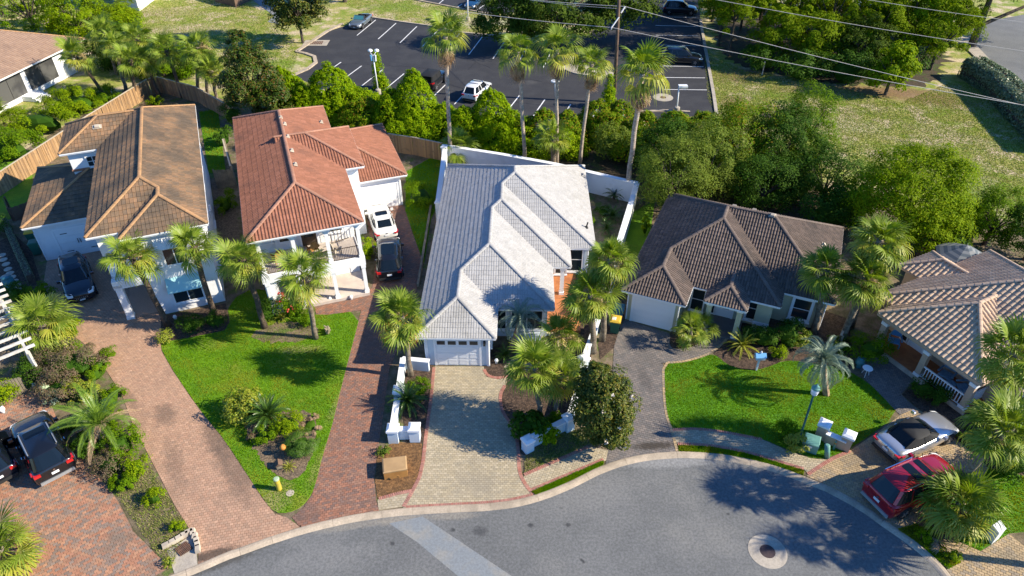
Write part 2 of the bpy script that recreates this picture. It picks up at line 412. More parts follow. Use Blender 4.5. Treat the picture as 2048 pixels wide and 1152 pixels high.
    frond_p=LEAF("date_palm_frond", [(.14, .24, .025), (.18, .27, .035), (.11, .21, .02)], rough=.35, trans=.28),
    frond_s=LEAF("cycad_frond", [(.035, .085, .012), (.055, .12, .018), (.08, .14, .02)], rough=.3, trans=.15),
    bloom=LEAF("palm_bloom", [(.46, .37, .20), (.52, .40, .20), (.40, .30, .15)], rough=.9, trans=.2),
    vine=LEAF("vine_leaf", [(.10, .205, .002), (.17, .29, .003), (.25, .37, .004), (.33, .40, .006)], rough=.6, trans=.38, spec=.06),
    vine_y=LEAF("vine_leaf_autumn", [(.10, .20, .003), (.17, .27, .004), (.07, .16, .004), (.20, .29, .005), (.30, .15, .02)], rough=.6, trans=.3, spec=.08),
    oak=LEAF("oak_leaf", [(.045, .085, .007), (.07, .115, .009), (.10, .15, .014)], rough=.6, trans=.25, spec=.1),
    olive=LEAF("pale_leaf", [(.13, .19, .02), (.20, .25, .035), (.095, .155, .018)], rough=.6, trans=.3, spec=.1),
    bright=LEAF("bright_leaf", [(.12, .21, .003), (.19, .29, .004), (.28, .36, .006), (.09, .165, .003)], rough=.6, trans=.35, spec=.06),
    dark=LEAF("dark_leaf", [(.028, .075, .006), (.045, .105, .007), (.075, .15, .008)], rough=.6, trans=.2, spec=.1),
    pine=LEAF("pine_needles", [(.11, .19, .003), (.17, .25, .004), (.24, .31, .006), (.07, .12, .004)], rough=.6, trans=.25, spec=.06),
    magnolia=LEAF("magnolia_leaf", [(.022, .045, .004), (.04, .07, .005), (.085, .11, .008), (.15, .13, .014), (.03, .055, .005)], rough=.45, trans=.1, spec=.2),
    magnolia_r=LEAF("magnolia_leaf_rusty", [(.025, .055, .004), (.045, .085, .005), (.05, .09, .005), (.13, .065, .012), (.06, .10, .006), (.03, .065, .004), (.04, .075, .005)], rough=.45, trans=.1, spec=.2),
    shrub=LEAF("shrub_leaf", [(.065, .145, .003), (.11, .20, .004), (.17, .26, .005)], rough=.6, trans=.28, spec=.06),
    shrub_y=LEAF("golden_shrub_leaf", [(.30, .34, .02), (.22, .29, .02), (.36, .35, .035), (.10, .17, .015)], rough=.4, trans=.3),
    purple=LEAF("purple_shrub_leaf", [(.17, .09, .06), (.11, .10, .04), (.20, .13, .09), (.10, .13, .02)], rough=.6, trans=.2),
    hedge=LEAF("hedge_leaf", [(.10, .16, .07), (.16, .22, .12), (.26, .30, .18), (.07, .12, .04)], rough=.35, trans=.15),
    fine_grass=LEAF("tussock", [(.07, .15, .012), (.10, .19, .014)], rough=.5, trans=.3),
    flower_r=LEAF("red_flower", [(.62, .07, .05), (.55, .10, .10)], rough=.7, trans=.3),
    flower_w=LEAF("white_flower", [(.80, .74, .66), (.72, .62, .52)], rough=.7, trans=.2),
    blade=LEAF("grass_blade", [(.115, .265, .002), (.155, .31, .003), (.21, .33, .006)], rough=.8, trans=.35, spec=.04, clump=(.27, .29, .02), cscale=.42),
    blade_dry=LEAF("dry_grass_blade", [(.34, .30, .11), (.22, .27, .04), (.16, .25, .02), (.46, .38, .20)], rough=.7, trans=.3),
)
def tile_mat(name, cols, stain, val=.12, lo=.5, hi=.72, scale=.5, rough=.85):
    return M(name, cols[0], isl=cols, c2=stain, scale=scale, lo=lo, hi=hi, val=val, rough=rough, fine=.12, fscale=10)
MAT['t_brown'] = tile_mat("tile_brown", [(.26, .155, .082), (.215, .14, .08), (.29, .17, .092), (.185, .125, .078), (.24, .15, .085)], (.115, .085, .058), .12, .36, .62, .45)
MAT['t_brown_cap'] = tile_mat("cap_brown", [(.40, .225, .105), (.36, .21, .10)], (.30, .175, .09), .08)
MAT['t_red'] = tile_mat("tile_red", [(.265, .11, .065), (.24, .10, .06), (.29, .122, .075)], (.19, .085, .055), .08, .5, .75)
MAT['t_red_cap'] = tile_mat("cap_red", [(.38, .19, .125), (.34, .17, .11)], (.28, .145, .095), .06)
MAT['t_white'] = tile_mat("tile_white", [(.41, .40, .385), (.425, .415, .40), (.39, .38, .365)], (.32, .31, .285), .04, .55, .8)
MAT['t_white_cap'] = tile_mat("cap_white", [(.42, .41, .395), (.40, .39, .375)], (.33, .32, .30), .06)
MAT['t_dark'] = tile_mat("tile_dark", [(.125, .092, .075), (.105, .080, .066), (.145, .108, .088)], (.075, .060, .052), .12)
MAT['t_dark_cap'] = tile_mat("cap_dark", [(.16, .122, .10), (.145, .11, .092)], (.11, .085, .07), .08)
MAT['t_tan'] = tile_mat("tile_tan", [(.56, .40, .27), (.52, .365, .245), (.60, .44, .30)], (.43, .31, .215), .08)
MAT['t_tan_cap'] = tile_mat("cap_tan", [(.56, .40, .28), (.52, .37, .26)], (.45, .32, .225), .06)
MAT['t_far'] = tile_mat("tile_rosy_brown", [(.31, .205, .145), (.29, .19, .135), (.33, .22, .155)], (.25, .165, .12), .06)
# ================================================================== GROUND
def inside(poly, X, Y):
    poly = np.asarray([(p[0], p[1]) for p in poly], float)
    x0, y0 = poly[:, 0], poly[:, 1]; x1, y1 = np.roll(x0, -1), np.roll(y0, -1)
    c = np.zeros(np.shape(X), bool)
    for a, b, d, e in zip(x0, y0, x1, y1):
        if b == e: continue
        k = ((b > Y) != (e > Y)) & (X < (d - a) * (Y - b) / (e - b) + a)
        c ^= k
    return c

def in_frame(X, Y, Z=0.0, m=0):
    dep = Y * _c - (Z - CAM_H) * _s
    px = 1024 + FPX * X / dep; py = 576 - FPX * (Y * _s + (Z - CAM_H) * _c) / dep
    return (px > -m) & (px < 2048 + m) & (py > -m) & (py < 1152 + m), dep

def sample_poly(poly, n):
    a = np.asarray([(p[0], p[1]) for p in poly]); lo, hi = a.min(0), a.max(0)
    pts = np.zeros((0, 2))
    while len(pts) < n:
        q = rng.uniform(lo, hi, (max(n, 500) * 2, 2))
        pts = np.vstack([pts, q[inside(poly, q[:, 0], q[:, 1])]])
    return pts[:n]

def clip_half(pg, n, d):
    """keep the part of 3D polygon pg where n.(x,y) >= d"""
    out = []
    for i in range(len(pg)):
        a, b = pg[i], pg[(i + 1) % len(pg)]
        da, db = n[0] * a[0] + n[1] * a[1] - d, n[0] * b[0] + n[1] * b[1] - d
        if da >= 0: out.append(a)
        if (da >= 0) != (db >= 0):
            t = da / (da - db)
            out.append(tuple(a[k] + (b[k] - a[k]) * t for k in range(len(a))))
    return out

def local_edges(poly, box):
    """half planes of the polygon edges that run through an axis box (x0,y0,x1,y1); poly counter-clockwise"""
    res = []
    n = len(poly)
    x0, y0, x1, y1 = box
    for i in range(n):
        a, b = poly[i], poly[(i + 1) % n]
        t0, t1 = 0.0, 1.0; dx, dy = b[0] - a[0], b[1] - a[1]; ok = True
        for p, q in ((-dx, a[0] - x0), (dx, x1 - a[0]), (-dy, a[1] - y0), (dy, y1 - a[1])):
            if abs(p) < 1e-12:
                if q < 0: ok = False; break
            else:
                r = q / p
                if p < 0: t0 = max(t0, r)
                else: t1 = min(t1, r)
                if t0 > t1: ok = False; break
        if ok:
            L = math.hypot(dx, dy)
            if L > 1e-9: res.append(((-dy / L, dx / L), (-dy * a[0] + dx * a[1]) / L))
    return res

def ccw(poly):
    poly = [(p[0], p[1]) for p in poly]
    a = sum(poly[i][0] * poly[(i + 1) % len(poly)][1] - poly[(i + 1) % len(poly)][0] * poly[i][1] for i in range(len(poly)))
    return poly if a > 0 else poly[::-1]

def smooth(pts, closed=True, it=1):
    for _ in range(it):
        out = []
        n = len(pts)
        for i in range(n if closed else n - 1):
            a, b = pts[i], pts[(i + 1) % n]
            out += [tuple(a[k] * .75 + b[k] * .25 for k in (0, 1)), tuple(a[k] * .25 + b[k] * .75 for k in (0, 1))]
        if not closed: out = [pts[0]] + out + [pts[-1]]
        pts = out
    return pts

def ragged(pts, amp=.08, step=.25, seed=3):
    q = random.Random(seed); out = []; pts = [Vector((p[0], p[1], 0)) for p in pts]
    for i, a in enumerate(pts):
        b = pts[(i + 1) % len(pts)]; L = (b - a).length; n = max(1, int(L / step)); t = (b - a) / max(L, 1e-6); nn = Vector((-t.y, t.x, 0))
        for k in range(n):
            e = q.gauss(0, amp); out.append(tuple((a + (b - a) * (k / n) + nn * e)[:2]))
    return out
def sheet(name, pts, z, m, label=None, z0=-.01):
    return struct(name, MB().prism([(p[0], p[1]) for p in pts], z0, z), m, label)

# ---- base ground to the horizon
bg = MB()
bg.quad((-900, -200, 0), (900, -200, 0), (900, 1500, 0), (-900, 1500, 0))
struct("ground", bg, MAT['field'], "rough grassy ground with sandy bare patches")

KERB_PX = [(250, 1192), (300, 1172), (340, 1154), (380, 1138), (412, 1125), (450, 1108), (492, 1093.5), (534, 1078), (600, 1057), (634, 1048), (697, 1033.5), (750, 1025), (800, 1019),
           (860, 1015), (916, 1012), (965, 1010), (1014, 1005), (1045, 999), (1070, 992), (1100, 982), (1140, 965), (1189, 940), (1225, 926), (1260, 916),
           (1300, 909), (1357, 905), (1400, 906), (1447, 911), (1495, 919), (1541, 931), (1575, 942), (1606, 954), (1657, 974), (1708, 1001), (1740, 1021), (1771, 1044), (1802, 1065), (1834, 1088), (1862, 1112), (1881, 1130), (1899, 1152), (1925, 1190)]
kerb_w = [P(x, y) for x, y in KERB_PX]
def offset(path, d):
    out = []
    for i, p in enumerate(path):
        a, b = path[max(i - 1, 0)], path[min(i + 1, len(path) - 1)]
        t = (b - a).normalized(); n = Vector((t.y, -t.x, 0))
        out.append(p + n * d)
    return out
kerb_in = offset(kerb_w, .36)
# road
rp = [(p.x, p.y) for p in kerb_in]
rp = [(-70, rp[0][1] - 14)] + rp + [(70, rp[-1][1] - 10), (70, -60), (-70, -60)]
road = MB(); road.quad(*[(x, y, .006) for x, y in rp])
struct("road", road, MAT['road'], "grey asphalt cul-de-sac")
pt = MB(); pt.quad(*[(*P(x, y).xy, .011) for x, y in ((778, 1047), (845, 1033), (1035, 1160), (925, 1160), (835, 1085))])
struct("road_patch", pt, MAT['patch'], "pale trench patch in the asphalt")
# residential plot surface
yard = [(p.x, p.y) for p in kerb_w]
yard += [(60, kerb_w[-1].y - 3), (75, 40)] + [P(x, y).xy[:] for x, y in ((2300, 470), (1900, 430), (1640, 400), (1420, 330), (1270, 340), (1100, 300), (885, 270), (780, 262), (450, 200), (300, 150), (0, 330), (-300, 480))] + [(-60, 30), (-60, kerb_w[0].y - 5)]
sheet("yard_ground", yard, .040, MAT['soil'], "sandy soil of the house plots")
# kerb stones
kb = put("kerb", None); tag(kb, kind='structure')
acc = [0.0]
for a, b in zip(kerb_w, kerb_w[1:]): acc.append(acc[-1] + (b - a).length)
def along(path, s):
    for i in range(len(path) - 1):
        if s <= acc[i + 1] or i == len(path) - 2:
            t = (s - acc[i]) / (acc[i + 1] - acc[i]); return path[i].lerp(path[i + 1], t)
s0 = 0.2
while s0 < acc[-1] - .3:
    L = rnd.choice((1.5, 2.4, 2.4, 2.9)); s1 = min(s0 + L - .012, acc[-1] - .05)
    k = MB(); n = 5
    prof = [(-.02, -.02), (-.02, .078), (.05, .100), (.17, .098), (.29, .055), (.375, .012), (.375, -.02)]
    V, F = [], []
    for i in range(n + 1):
        a = along(kerb_w, s0 + (s1 - s0) * i / n); b = along(kerb_in, s0 + (s1 - s0) * i / n)
        t = (b - a).normalized()
        for d, z in prof: V.append(a + t * d + Vector((0, 0, z)))
    m_ = len(prof)
    for i in range(n):
        for j in range(m_ - 1): F.append((i * m_ + j, i * m_ + j + 1, (i + 1) * m_ + j + 1, (i + 1) * m_ + j))
    F.append(tuple(range(m_))); F.append(tuple(n * m_ + j for j in range(m_ - 1, -1, -1)))
    k.add(V, F); k.build("kerb_stone", MAT['kerb'], kb)
    s0 = s1 + .012

# ---- pavers
JOINT = dict(paver_orange=MAT['joint_o'], paver_brown=MAT['joint_b'], paver_red=MAT['joint_r'], paver_tan=MAT['joint_t'], paver_grey=MAT['joint_g'], paver_gold=MAT['joint_y'])
def pavers(name, label, pg_px, ang, bl, bw, m, z=.052, joint=None, parts=300, gap=.013, world_pg=None, herring=False):
    pg = ccw(world_pg or poly(pg_px))
    base = sheet(name, pg, z, joint or JOINT.get(m.name, MAT['joint']), label)
    a = np.asarray(pg); c, s = math.cos(ang), math.sin(ang)
    L = np.stack([a[:, 0] * c + a[:, 1] * s, -a[:, 0] * s + a[:, 1] * c], 1)
    lp = [tuple(p) for p in L]
    lo, hi = L.min(0), L.max(0)
    js = np.arange(math.floor(lo[1] / bw), math.ceil(hi[1] / bw) + 1); is_ = np.arange(math.floor(lo[0] / bl) - 1, math.ceil(hi[0] / bl) + 1)
    I, J = np.meshgrid(is_, js)
    U = (I * bl + (J % 2) * bl / 2 + bl / 2).ravel(); W = (J * bw + bw / 2).ravel()
    wx, wy = U * c - W * s, U * s + W * c
    ok, dep = in_frame(wx, wy, 0, 60)
    U, W, wx, wy, dep = U[ok], W[ok], wx[ok], wy[ok], dep[ok]
    hl, hw = bl / 2 - gap / 2, bw / 2 - gap / 2
    cin = np.stack([inside(lp, U + i * hl, W + j * hw) for i, j in ((-1, -1), (1, -1), (1, 1), (-1, 1))])
    full = cin.all(0); part = cin.any(0) & ~full
    bv = .004; h = .009
    def geo(hl, hw):
        return np.array([(-hl, -hw, 0), (hl, -hw, 0), (hl, hw, 0), (-hl, hw, 0),
                         (-hl + bv, -hw + bv, h), (hl - bv, -hw + bv, h), (hl - bv, hw - bv, h), (-hl + bv, hw - bv, h)])
    FQ = np.array([(4, 5, 6, 7), (0, 1, 5, 4), (1, 2, 6, 5), (2, 3, 7, 6), (3, 0, 4, 7)])
    idx = np.nonzero(full)[0]
    inf, _d = in_frame(wx[idx], wy[idx], 0, -6)
    order = idx[np.argsort(np.where(inf, dep[idx], 1e6))]
    solo = order[:parts] if parts else order[:0]
    rest = order[parts:] if parts else order
    g = geo(hl, hw)
    if len(solo):
        me = mesh_np("paver", g, FQ, m)
        for i in solo: put("paver", me, base, (wx[i], wy[i], z + rnd.uniform(-.0015, .002)), (rnd.gauss(0, .004), rnd.gauss(0, .004), ang + rnd.gauss(0, .006)))
    V = np.repeat(g[None], len(rest), 0)
    if len(rest):
        V[:, :, 2] += rng.uniform(-.0015, .002, (len(rest), 1))
        X = V[:, :, 0] + U[rest][:, None]; Y = V[:, :, 1] + W[rest][:, None]
        V = np.stack([X * c - Y * s, X * s + Y * c, V[:, :, 2] + z], -1).reshape(-1, 3)
        F = (FQ[None] + (np.arange(len(rest)) * 8)[:, None, None]).reshape(-1, 4)
    mb = MB()
    for i in np.nonzero(part)[0]:
        pgn = [(U[i] + p * hl, W[i] + q * hw) for p, q in ((-1, -1), (1, -1), (1, 1), (-1, 1))]
        for n, d in local_edges(lp, (U[i] - hl, W[i] - hw, U[i] + hl, W[i] + hw)): pgn = clip_half(pgn, n, d) if len(pgn) else pgn
        if len(pgn) >= 3:
            mb.prism([(x * c - y * s, x * s + y * c) for x, y in pgn], z, z + h)
    if len(rest): o = put("paver_field", mesh_np("paver_field", V, F, m), base); tag(o, kind='stuff')
    if mb.f: tag(mb.build("cut_pavers", m, base), kind='stuff')
    return base

def border(parent, px, side=.2, along_=.105, z=.0725, m=MAT['paver_pink'], it=1):
    """a course of bricks laid crosswise along a line"""
    pts = [P(x, y) for x, y in smooth(px, False, it)]
    mb = MB()
    for a, b in zip(pts, pts[1:]):
        L = (b - a).length; n = max(1, round(L / along_)); t = (b - a).normalized(); nn = Vector((-t.y, t.x, 0))
        for i in range(n):
            p = a + t * (L * (i + .5) / n)
            Mx = Matrix.Translation(p) @ Matrix.Rotation(math.atan2(t.y, t.x), 4, 'Z')
            hl = L / n / 2 - .006
            mb.box(-hl, hl, -side / 2, side / 2, .03, z + rnd.uniform(0, .004), Mx, .006)
    tag(mb.build("border_pavers", m, parent), kind='stuff')

KB = lambda a, b: [(x, y - 1) for x, y in KERB_PX if a <= x <= b]
D0 = pavers("left_driveway", "orange brick driveway in the near left corner", [(-110, 1230), (-110, 800), (10, 806), (62, 785), (100, 800), (118, 850), (132, 891), (180, 936), (222, 981), (243, 1016), (267, 1064), (309, 1106), (340, 1136), (250, 1190)], R(38), .20, .15, MAT['paver_o'])
D1 = pavers("brown_driveway", "pinkish brown brick driveway of the white corner house", [(600, 1055), (575, 1037), (549, 1028), (526, 999), (487, 939), (446, 877), (413, 838), (382, 796), (347, 744), (324, 704), (321, 683), (325, 600), (280, 480), (60, 440), (62, 485), (95, 522), (87, 572), (104, 598), (128, 634), (142, 669), (180, 697), (215, 745), (243, 787), (267, 852), (305, 925), (350, 1012), (378, 1057), (398, 1099), (397, 1131)] + KB(405, 540), R(12), .19, .15, MAT['paver_b'])
D2 = pavers("red_driveway", "reddish brick driveway beside the red roofed house", [(601, 1056), (584, 1036), (606, 1018), (624, 991), (635, 957), (644, 919), (665, 850), (685, 767), (699, 714), (722, 624), (734, 590), (745, 573), (754, 510), (742, 488), (727, 400), (800, 400), (812, 425), (828, 477), (842, 512), (844, 535), (834, 578), (818, 640), (795, 700), (779, 739), (765, 843), (755, 905), (748, 961), (753, 1001), (758, 1023)] + KB(600, 755)[::-1], R(14), .205, .135, MAT['paver_r'])
D2p = pavers("brick_path", "reddish brick path in front of the red roofed house", [(627, 608), (662, 602), (740, 586), (722, 622), (634, 634)], R(14), .205, .135, MAT['paver_r'], z=.056, parts=0)
D3 = pavers("tan_driveway", "pale tan paver driveway of the white roofed house", [(870, 734), (863, 794), (853, 864), (844, 946), (826, 982), (806, 1017), (860, 1014), (916, 1011), (1014, 1004), (1067, 992), (1050, 970), (1037, 945), (1036, 905), (1030, 860), (1003, 826), (998, 791), (1010, 772), (1018, 754), (995, 760), (974, 755), (967, 734)], R(0), .2, .13, MAT['paver_t'])
border(D3, [(868, 736), (863, 794), (853, 864), (844, 946), (826, 982), (807, 1015)])
border(D3, [(1067, 990), (1050, 970), (1038, 945), (1037, 905), (1031, 860), (1004, 826), (999, 791), (1010, 772)])
border(D3, [(812, 1016), (860, 1013), (916, 1010), (965, 1007.5), (1014, 1003), (1066, 991)])
border(D3, [(1022, 753), (995, 758), (975, 753), (968, 740)])
pth = pavers("entry_path", "tan paver path to the porch of the white roofed house", [(1018, 752), (1060, 742), (1130, 690), (1156, 640), (1150, 600), (1100, 604), (1100, 640), (1050, 690), (1008, 735)], R(20), .2, .13, MAT['paver_t'], z=.054, parts=0)
D4 = pavers("grey_driveway", "grey paver driveway and curved path of the dark roofed house", [(1249, 640), (1339, 668), (1337, 697), (1356, 701), (1394, 694), (1415, 673), (1418, 655), (1464, 660), (1450, 684), (1425, 705), (1398, 717), (1360, 726), (1326, 727), (1327, 779), (1331, 828), (1343, 862), (1350, 890), (1356, 904), (1300, 908), (1260, 915), (1211, 931), (1215, 904), (1222, 800), (1228, 695), (1235, 671)], R(-20), .225, .155, MAT['paver_g'])
border(D4, [(1338, 672), (1337, 697), (1356, 702), (1394, 695), (1416, 672), (1420, 658)], .14, .2, m=MAT['paver_g'])
border(D4, [(1462, 664), (1450, 684), (1425, 705), (1398, 717), (1360, 726), (1326, 726.5), (1327, 779), (1331, 828), (1343, 862), (1354, 904)], .16, .2, m=MAT['paver_y'])
S1 = pavers("pavement", "tan paver sidewalk between the two driveways", [(1044, 964), (1050, 949), (1176, 894), (1216, 902), (1212, 922), (1062, 984)], R(16), .2, .13, MAT['paver_t'], z=.054)
border(S1, [(1048, 951), (1176, 895)]); border(S1, [(1061, 982), (1207, 920)])
S2 = pavers("pavement", "curved tan paver sidewalk in front of the right lawn", [(1343, 862), (1391, 858), (1447, 865), (1524, 880), (1569, 900), (1620, 918), (1660, 921), (1615, 948), (1607, 939), (1544, 920), (1493, 905), (1417, 891), (1354, 889)], R(-9), .2, .13, MAT['paver_t'], z=.054)
border(S2, [(1345, 861), (1391, 858), (1447, 865), (1524, 880)]); border(S2, [(1355, 889), (1417, 891), (1493, 905), (1544, 920), (1607, 939)])
S3 = pavers("pavement", "short piece of tan sidewalk by the brown box", [(755, 1001), (800, 986), (822, 984), (806, 1015), (758, 1022)], R(8), .2, .13, MAT['paver_t'], z=.054, parts=0)
border(S3, [(758, 999), (800, 987), (824, 983)])
D5 = pavers("gold_driveway", "golden tan paver driveway under the two right hand cars", [(1612, 953), (1660, 919), (1702, 901), (1760, 862), (1799, 832), (1830, 818), (1862, 836), (1903, 873), (1977, 936), (1960, 962), (1890, 1005), (1832, 1048), (1792, 1060), (1771, 1043), (1708, 1000), (1657, 973)], R(-30), .215, .15, MAT['paver_y'])
border(D5, [(1615, 950), (1660, 920), (1700, 903)])
D5p = pavers("dark_path", "shaded brick path to the tan porch", [(1708, 718), (1752, 702), (1835, 756), (1800, 790), (1832, 818), (1799, 831), (1768, 800), (1732, 762)], R(-35), .215, .15, MAT['paver_g'], z=.054, parts=0)
D6 = pavers("corner_driveway", "tan paver driveway in the near right corner", [(1887, 1089), (1921, 1086), (1960, 1104), (2017, 1069), (2060, 1104), (2120, 1200), (1935, 1200), (1892, 1140), (1921, 1127), (1892, 1101)], R(-30), .215, .15, MAT['paver_y'])

# ---- lawns and beds
L1 = smooth(poly([(549, 1027), (526, 998), (487, 938), (446, 876), (413, 837), (382, 795), (347, 743), (324, 703), (323, 686), (361, 680), (410, 671), (462, 660), (455, 606), (520, 570), (560, 620), (634, 634), (723, 622), (699, 714), (685, 767), (665, 850), (644, 919), (635, 957), (624, 990), (604, 1015), (578, 1027)]), True, 1)
sheet("left_lawn", L1, .068, MAT['lawn'], "bright green lawn with a planted island")
L4 = smooth(poly([(1329, 729), (1360, 728), (1398, 719), (1426, 708), (1454, 731), (1482, 740), (1513, 742), (1544, 733), (1565, 723), (1603, 724), (1690, 740), (1735, 766), (1770, 801), (1797, 830), (1701, 899), (1660, 915), (1632, 920), (1569, 898), (1524, 878), (1447, 863), (1391, 856), (1344, 859), (1333, 828), (1329, 779)]), True, 1)
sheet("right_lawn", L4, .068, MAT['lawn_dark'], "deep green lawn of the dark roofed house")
L2 = poly([(812, 345), (890, 300), (880, 400), (862, 440), (848, 530), (830, 478), (811, 424)])
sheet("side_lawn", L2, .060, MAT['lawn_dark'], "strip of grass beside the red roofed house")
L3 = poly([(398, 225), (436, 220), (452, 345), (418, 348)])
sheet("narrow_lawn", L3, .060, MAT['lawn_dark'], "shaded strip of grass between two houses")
sheet("gravel_strip", poly([(424, 366), (462, 362), (480, 470), (470, 560), (440, 560)]), .058, MAT['gravel'], "brown gravel strip between two houses")
L6 = poly([(1976, 938), (2080, 960), (2100, 1060), (2017, 1068), (1960, 1103), (1921, 1085), (1888, 1010), (1962, 962)])
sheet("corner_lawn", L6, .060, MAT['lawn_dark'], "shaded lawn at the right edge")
V1 = poly([(1062, 985), (1208, 922), (1206, 931), (1189, 939), (1140, 964), (1072, 991)])
sheet("grass_verge", V1, .062, MAT['lawn'], "grass verge along the kerb")
V2 = poly([(1356, 892), (1417, 894), (1493, 908), (1544, 923), (1608, 942), (1606, 953), (1541, 930), (1447, 910), (1357, 904)])
sheet("grass_verge", V2, .062, MAT['lawn_dark'], "curved grass verge along the kerb")
V3 = poly([(1050, 912), (1142, 852), (1180, 890), (1048, 948)])
sheet("dry_verge", V3, .060, MAT['soil'], "dry grass by the low white wall")
V4 = poly([(1792, 1061), (1832, 1049), (1886, 1088), (1892, 1102), (1921, 1127), (1895, 1140), (1834, 1087)])
sheet("weedy_verge", V4, .060, MAT['soil'], "weedy verge by the red car")
L7 = poly([(1258, 430), (1310, 400), (1300, 470), (1262, 560), (1240, 560)])
sheet("gap_lawn", L7, .060, MAT['lawn'], "patch of grass beside the dark roofed house")
side7 = poly([(-60, 345), (60, 300), (70, 400), (20, 440), (-60, 440)])
sheet("back_lawn", side7, .060, MAT['lawn'], "patch of lawn behind the plank fence")
B1 = ragged(smooth(poly([(508, 891), (528, 934), (558, 954), (590, 962), (612, 942), (628, 896), (636, 851), (616, 824), (576, 824), (515, 836), (486, 844), (494, 868)]), True, 1), .05, .15)
sheet("planting_bed", B1, .080, MAT['gravel'], "leaf littered planting bed in the left lawn")
bare = ragged(smooth(poly([(500, 672), (530, 655), (560, 646), (625, 648), (640, 660), (632, 676), (600, 684), (560, 690), (520, 684)]), True, 1), .10, .2)
sheet("bare_patch", bare, .074, MAT['soil'], "bare sandy patch under two palms")
sheet("mulch_bed", poly([(323, 690), (322, 634), (452, 608), (462, 660), (410, 671), (361, 680)]), .064, MAT['mulch'], "mulch bed before the white corner house")
sheet("mulch_bed", poly([(868, 736), (861, 794), (851, 864), (844, 888), (812, 888), (803, 800), (812, 722), (858, 722)]), .062, MAT['mulch'], "mulch bed left of the tan driveway")
sheet("pine_straw_bed", poly([(844, 889), (842, 946), (823, 983), (768, 994), (756, 1000), (750, 962), (756, 905), (790, 885)]), .062, MAT['straw'], "brown pine straw bed round the brown box")
sheet("mulch_bed", poly([(969, 737), (976, 753), (996, 758), (1019, 752), (1012, 772), (1000, 791), (1005, 826), (1032, 860), (1038, 905), (1048, 912), (1142, 850), (1182, 720), (1190, 640), (1156, 640), (1130, 690), (1060, 742), (1010, 735), (1000, 690), (970, 700)]), .050, MAT['mulch'], "mulch bed right of the tan driveway")
sheet("mulch_bed", poly([(1236, 672), (1228, 696), (1200, 720), (1196, 690), (1206, 640)]), .060, MAT['mulch'], "mulch strip left of the grey driveway")
sheet("mulch_bed", smooth(poly([(1339, 672), (1338, 695), (1356, 699), (1392, 692), (1412, 672), (1414, 656), (1345, 646)]), True, 1), .064, MAT['mulch'], "round mulch bed between grey drive and path")
sheet("mulch_bed", poly([(1426, 707), (1454, 730), (1482, 739), (1513, 741), (1544, 732), (1565, 722), (1603, 723), (1700, 738), (1700, 640), (1640, 620), (1464, 650), (1454, 684)]), .062, MAT['mulch'], "dark mulch bed before the dark roofed house")
sheet("mulch_bed", poly([(1838, 757), (1804, 790), (1834, 817), (1862, 834), (1903, 871), (1978, 935), (2090, 960), (2090, 800), (1930, 800)]), .062, MAT['mulch'], "dark mulch bed before the tan porch")
sheet("planting_strip", poly([(345, 1140), (309, 1104), (269, 1062), (245, 1014), (224, 979), (182, 934), (134, 889), (118, 850), (100, 798), (20, 800), (-60, 700), (-60, 560), (86, 574), (103, 598), (127, 635), (141, 670), (179, 698), (214, 746), (242, 788), (266, 853), (304, 926), (349, 1013), (377, 1058), (397, 1100), (396, 1130)]), .050, MAT['soil'], "planted strip between the two brick driveways")
sheet("mulch_bed", poly([(-40, 500), (30, 470), (62, 500), (86, 574), (40, 600), (-40, 590)]), .062, MAT['mulch'], "mulch bed with stepping stones")

# ---- parking lot
LOT = poly([(741, 36), (858, 53), (924, 67), (1014, 75), (1100, 88), (1180, 70), (1240, -14), (1398, -14), (1401, 50), (1432, 229), (1300, 240), (1100, 260), (900, 240), (700, 200), (585, 152), (632, 126), (629, 114), (593, 104), (655, 63)])
sheet("car_park", LOT, .012, MAT['lot'], "dark asphalt car park")
LOT2 = poly([(800, -30), (850, 3), (985, 29), (1060, 22), (1100, -30)])
sheet("car_park", LOT2, .012, MAT['lot'], "dark asphalt of the second car park")
far_road = poly([(1928, 66), (1990, 40), (2150, 10), (2200, 190), (2052, 205), (1990, 130)])
sheet("side_street", far_road, .012, MAT['road'], "grey side street behind the hedge")
sheet("pavement", poly([(1880, 62), (1905, 40), (1928, 66), (1990, 130), (2052, 205), (2035, 208), (1968, 128), (1930, 92)]), .05, MAT['concrete'], "pale concrete pavement beside the hedge")
sheet("paved_path", poly([(500, -4), (520, -6), (565, 20), (556, 48), (535, 44), (548, 32)]), .03, MAT['patch'], "blue grey paved path by the grey shed")
sheet("leaf_litter", ragged(smooth(poly([(1180, 300), (1290, 268), (1420, 275), (1560, 300), (1640, 350), (1700, 470), (1560, 470), (1400, 400), (1300, 400), (1250, 370), (1100, 325), (1090, 300)]), True, 1), .3, .4), .052, MAT['litter'], "leaf litter with painted-in shade under the thicket")
sheet("leaf_litter", ragged(smooth(poly([(1428, 40), (1470, 20), (1600, 10), (1760, 14), (1870, 60), (1900, 140), (1840, 178), (1700, 172), (1560, 150), (1440, 120)]), True, 1), .5, .5), .009, MAT['litter'], "leaf litter with painted-in shade under the pines")
sheet("leaf_litter", ragged(smooth(poly([(590, 170), (700, 210), (900, 245), (1100, 262), (1200, 290), (1100, 318), (890, 284), (780, 264), (600, 225)]), True, 1), .3, .4), .052, MAT['litter'], "leaf litter with painted-in shade under the vines")
def strip(a, b, w, z):
    d = (b - a).normalized(); n = Vector((-d.y, d.x, 0)) * w / 2
    return MB().add([(*(q.xy), zz) for zz in (z - .004, z) for q in (a - n, b - n, b + n, a + n)], [(4, 5, 6, 7), (0, 1, 5, 4), (1, 2, 6, 5), (2, 3, 7, 6), (3, 0, 4, 7)])
marks = put("bay_markings", None); tag(marks, kind='structure')
FA, FB = P(751.5, 40), P(714, 71)
step = P(792, 46.5) - FA
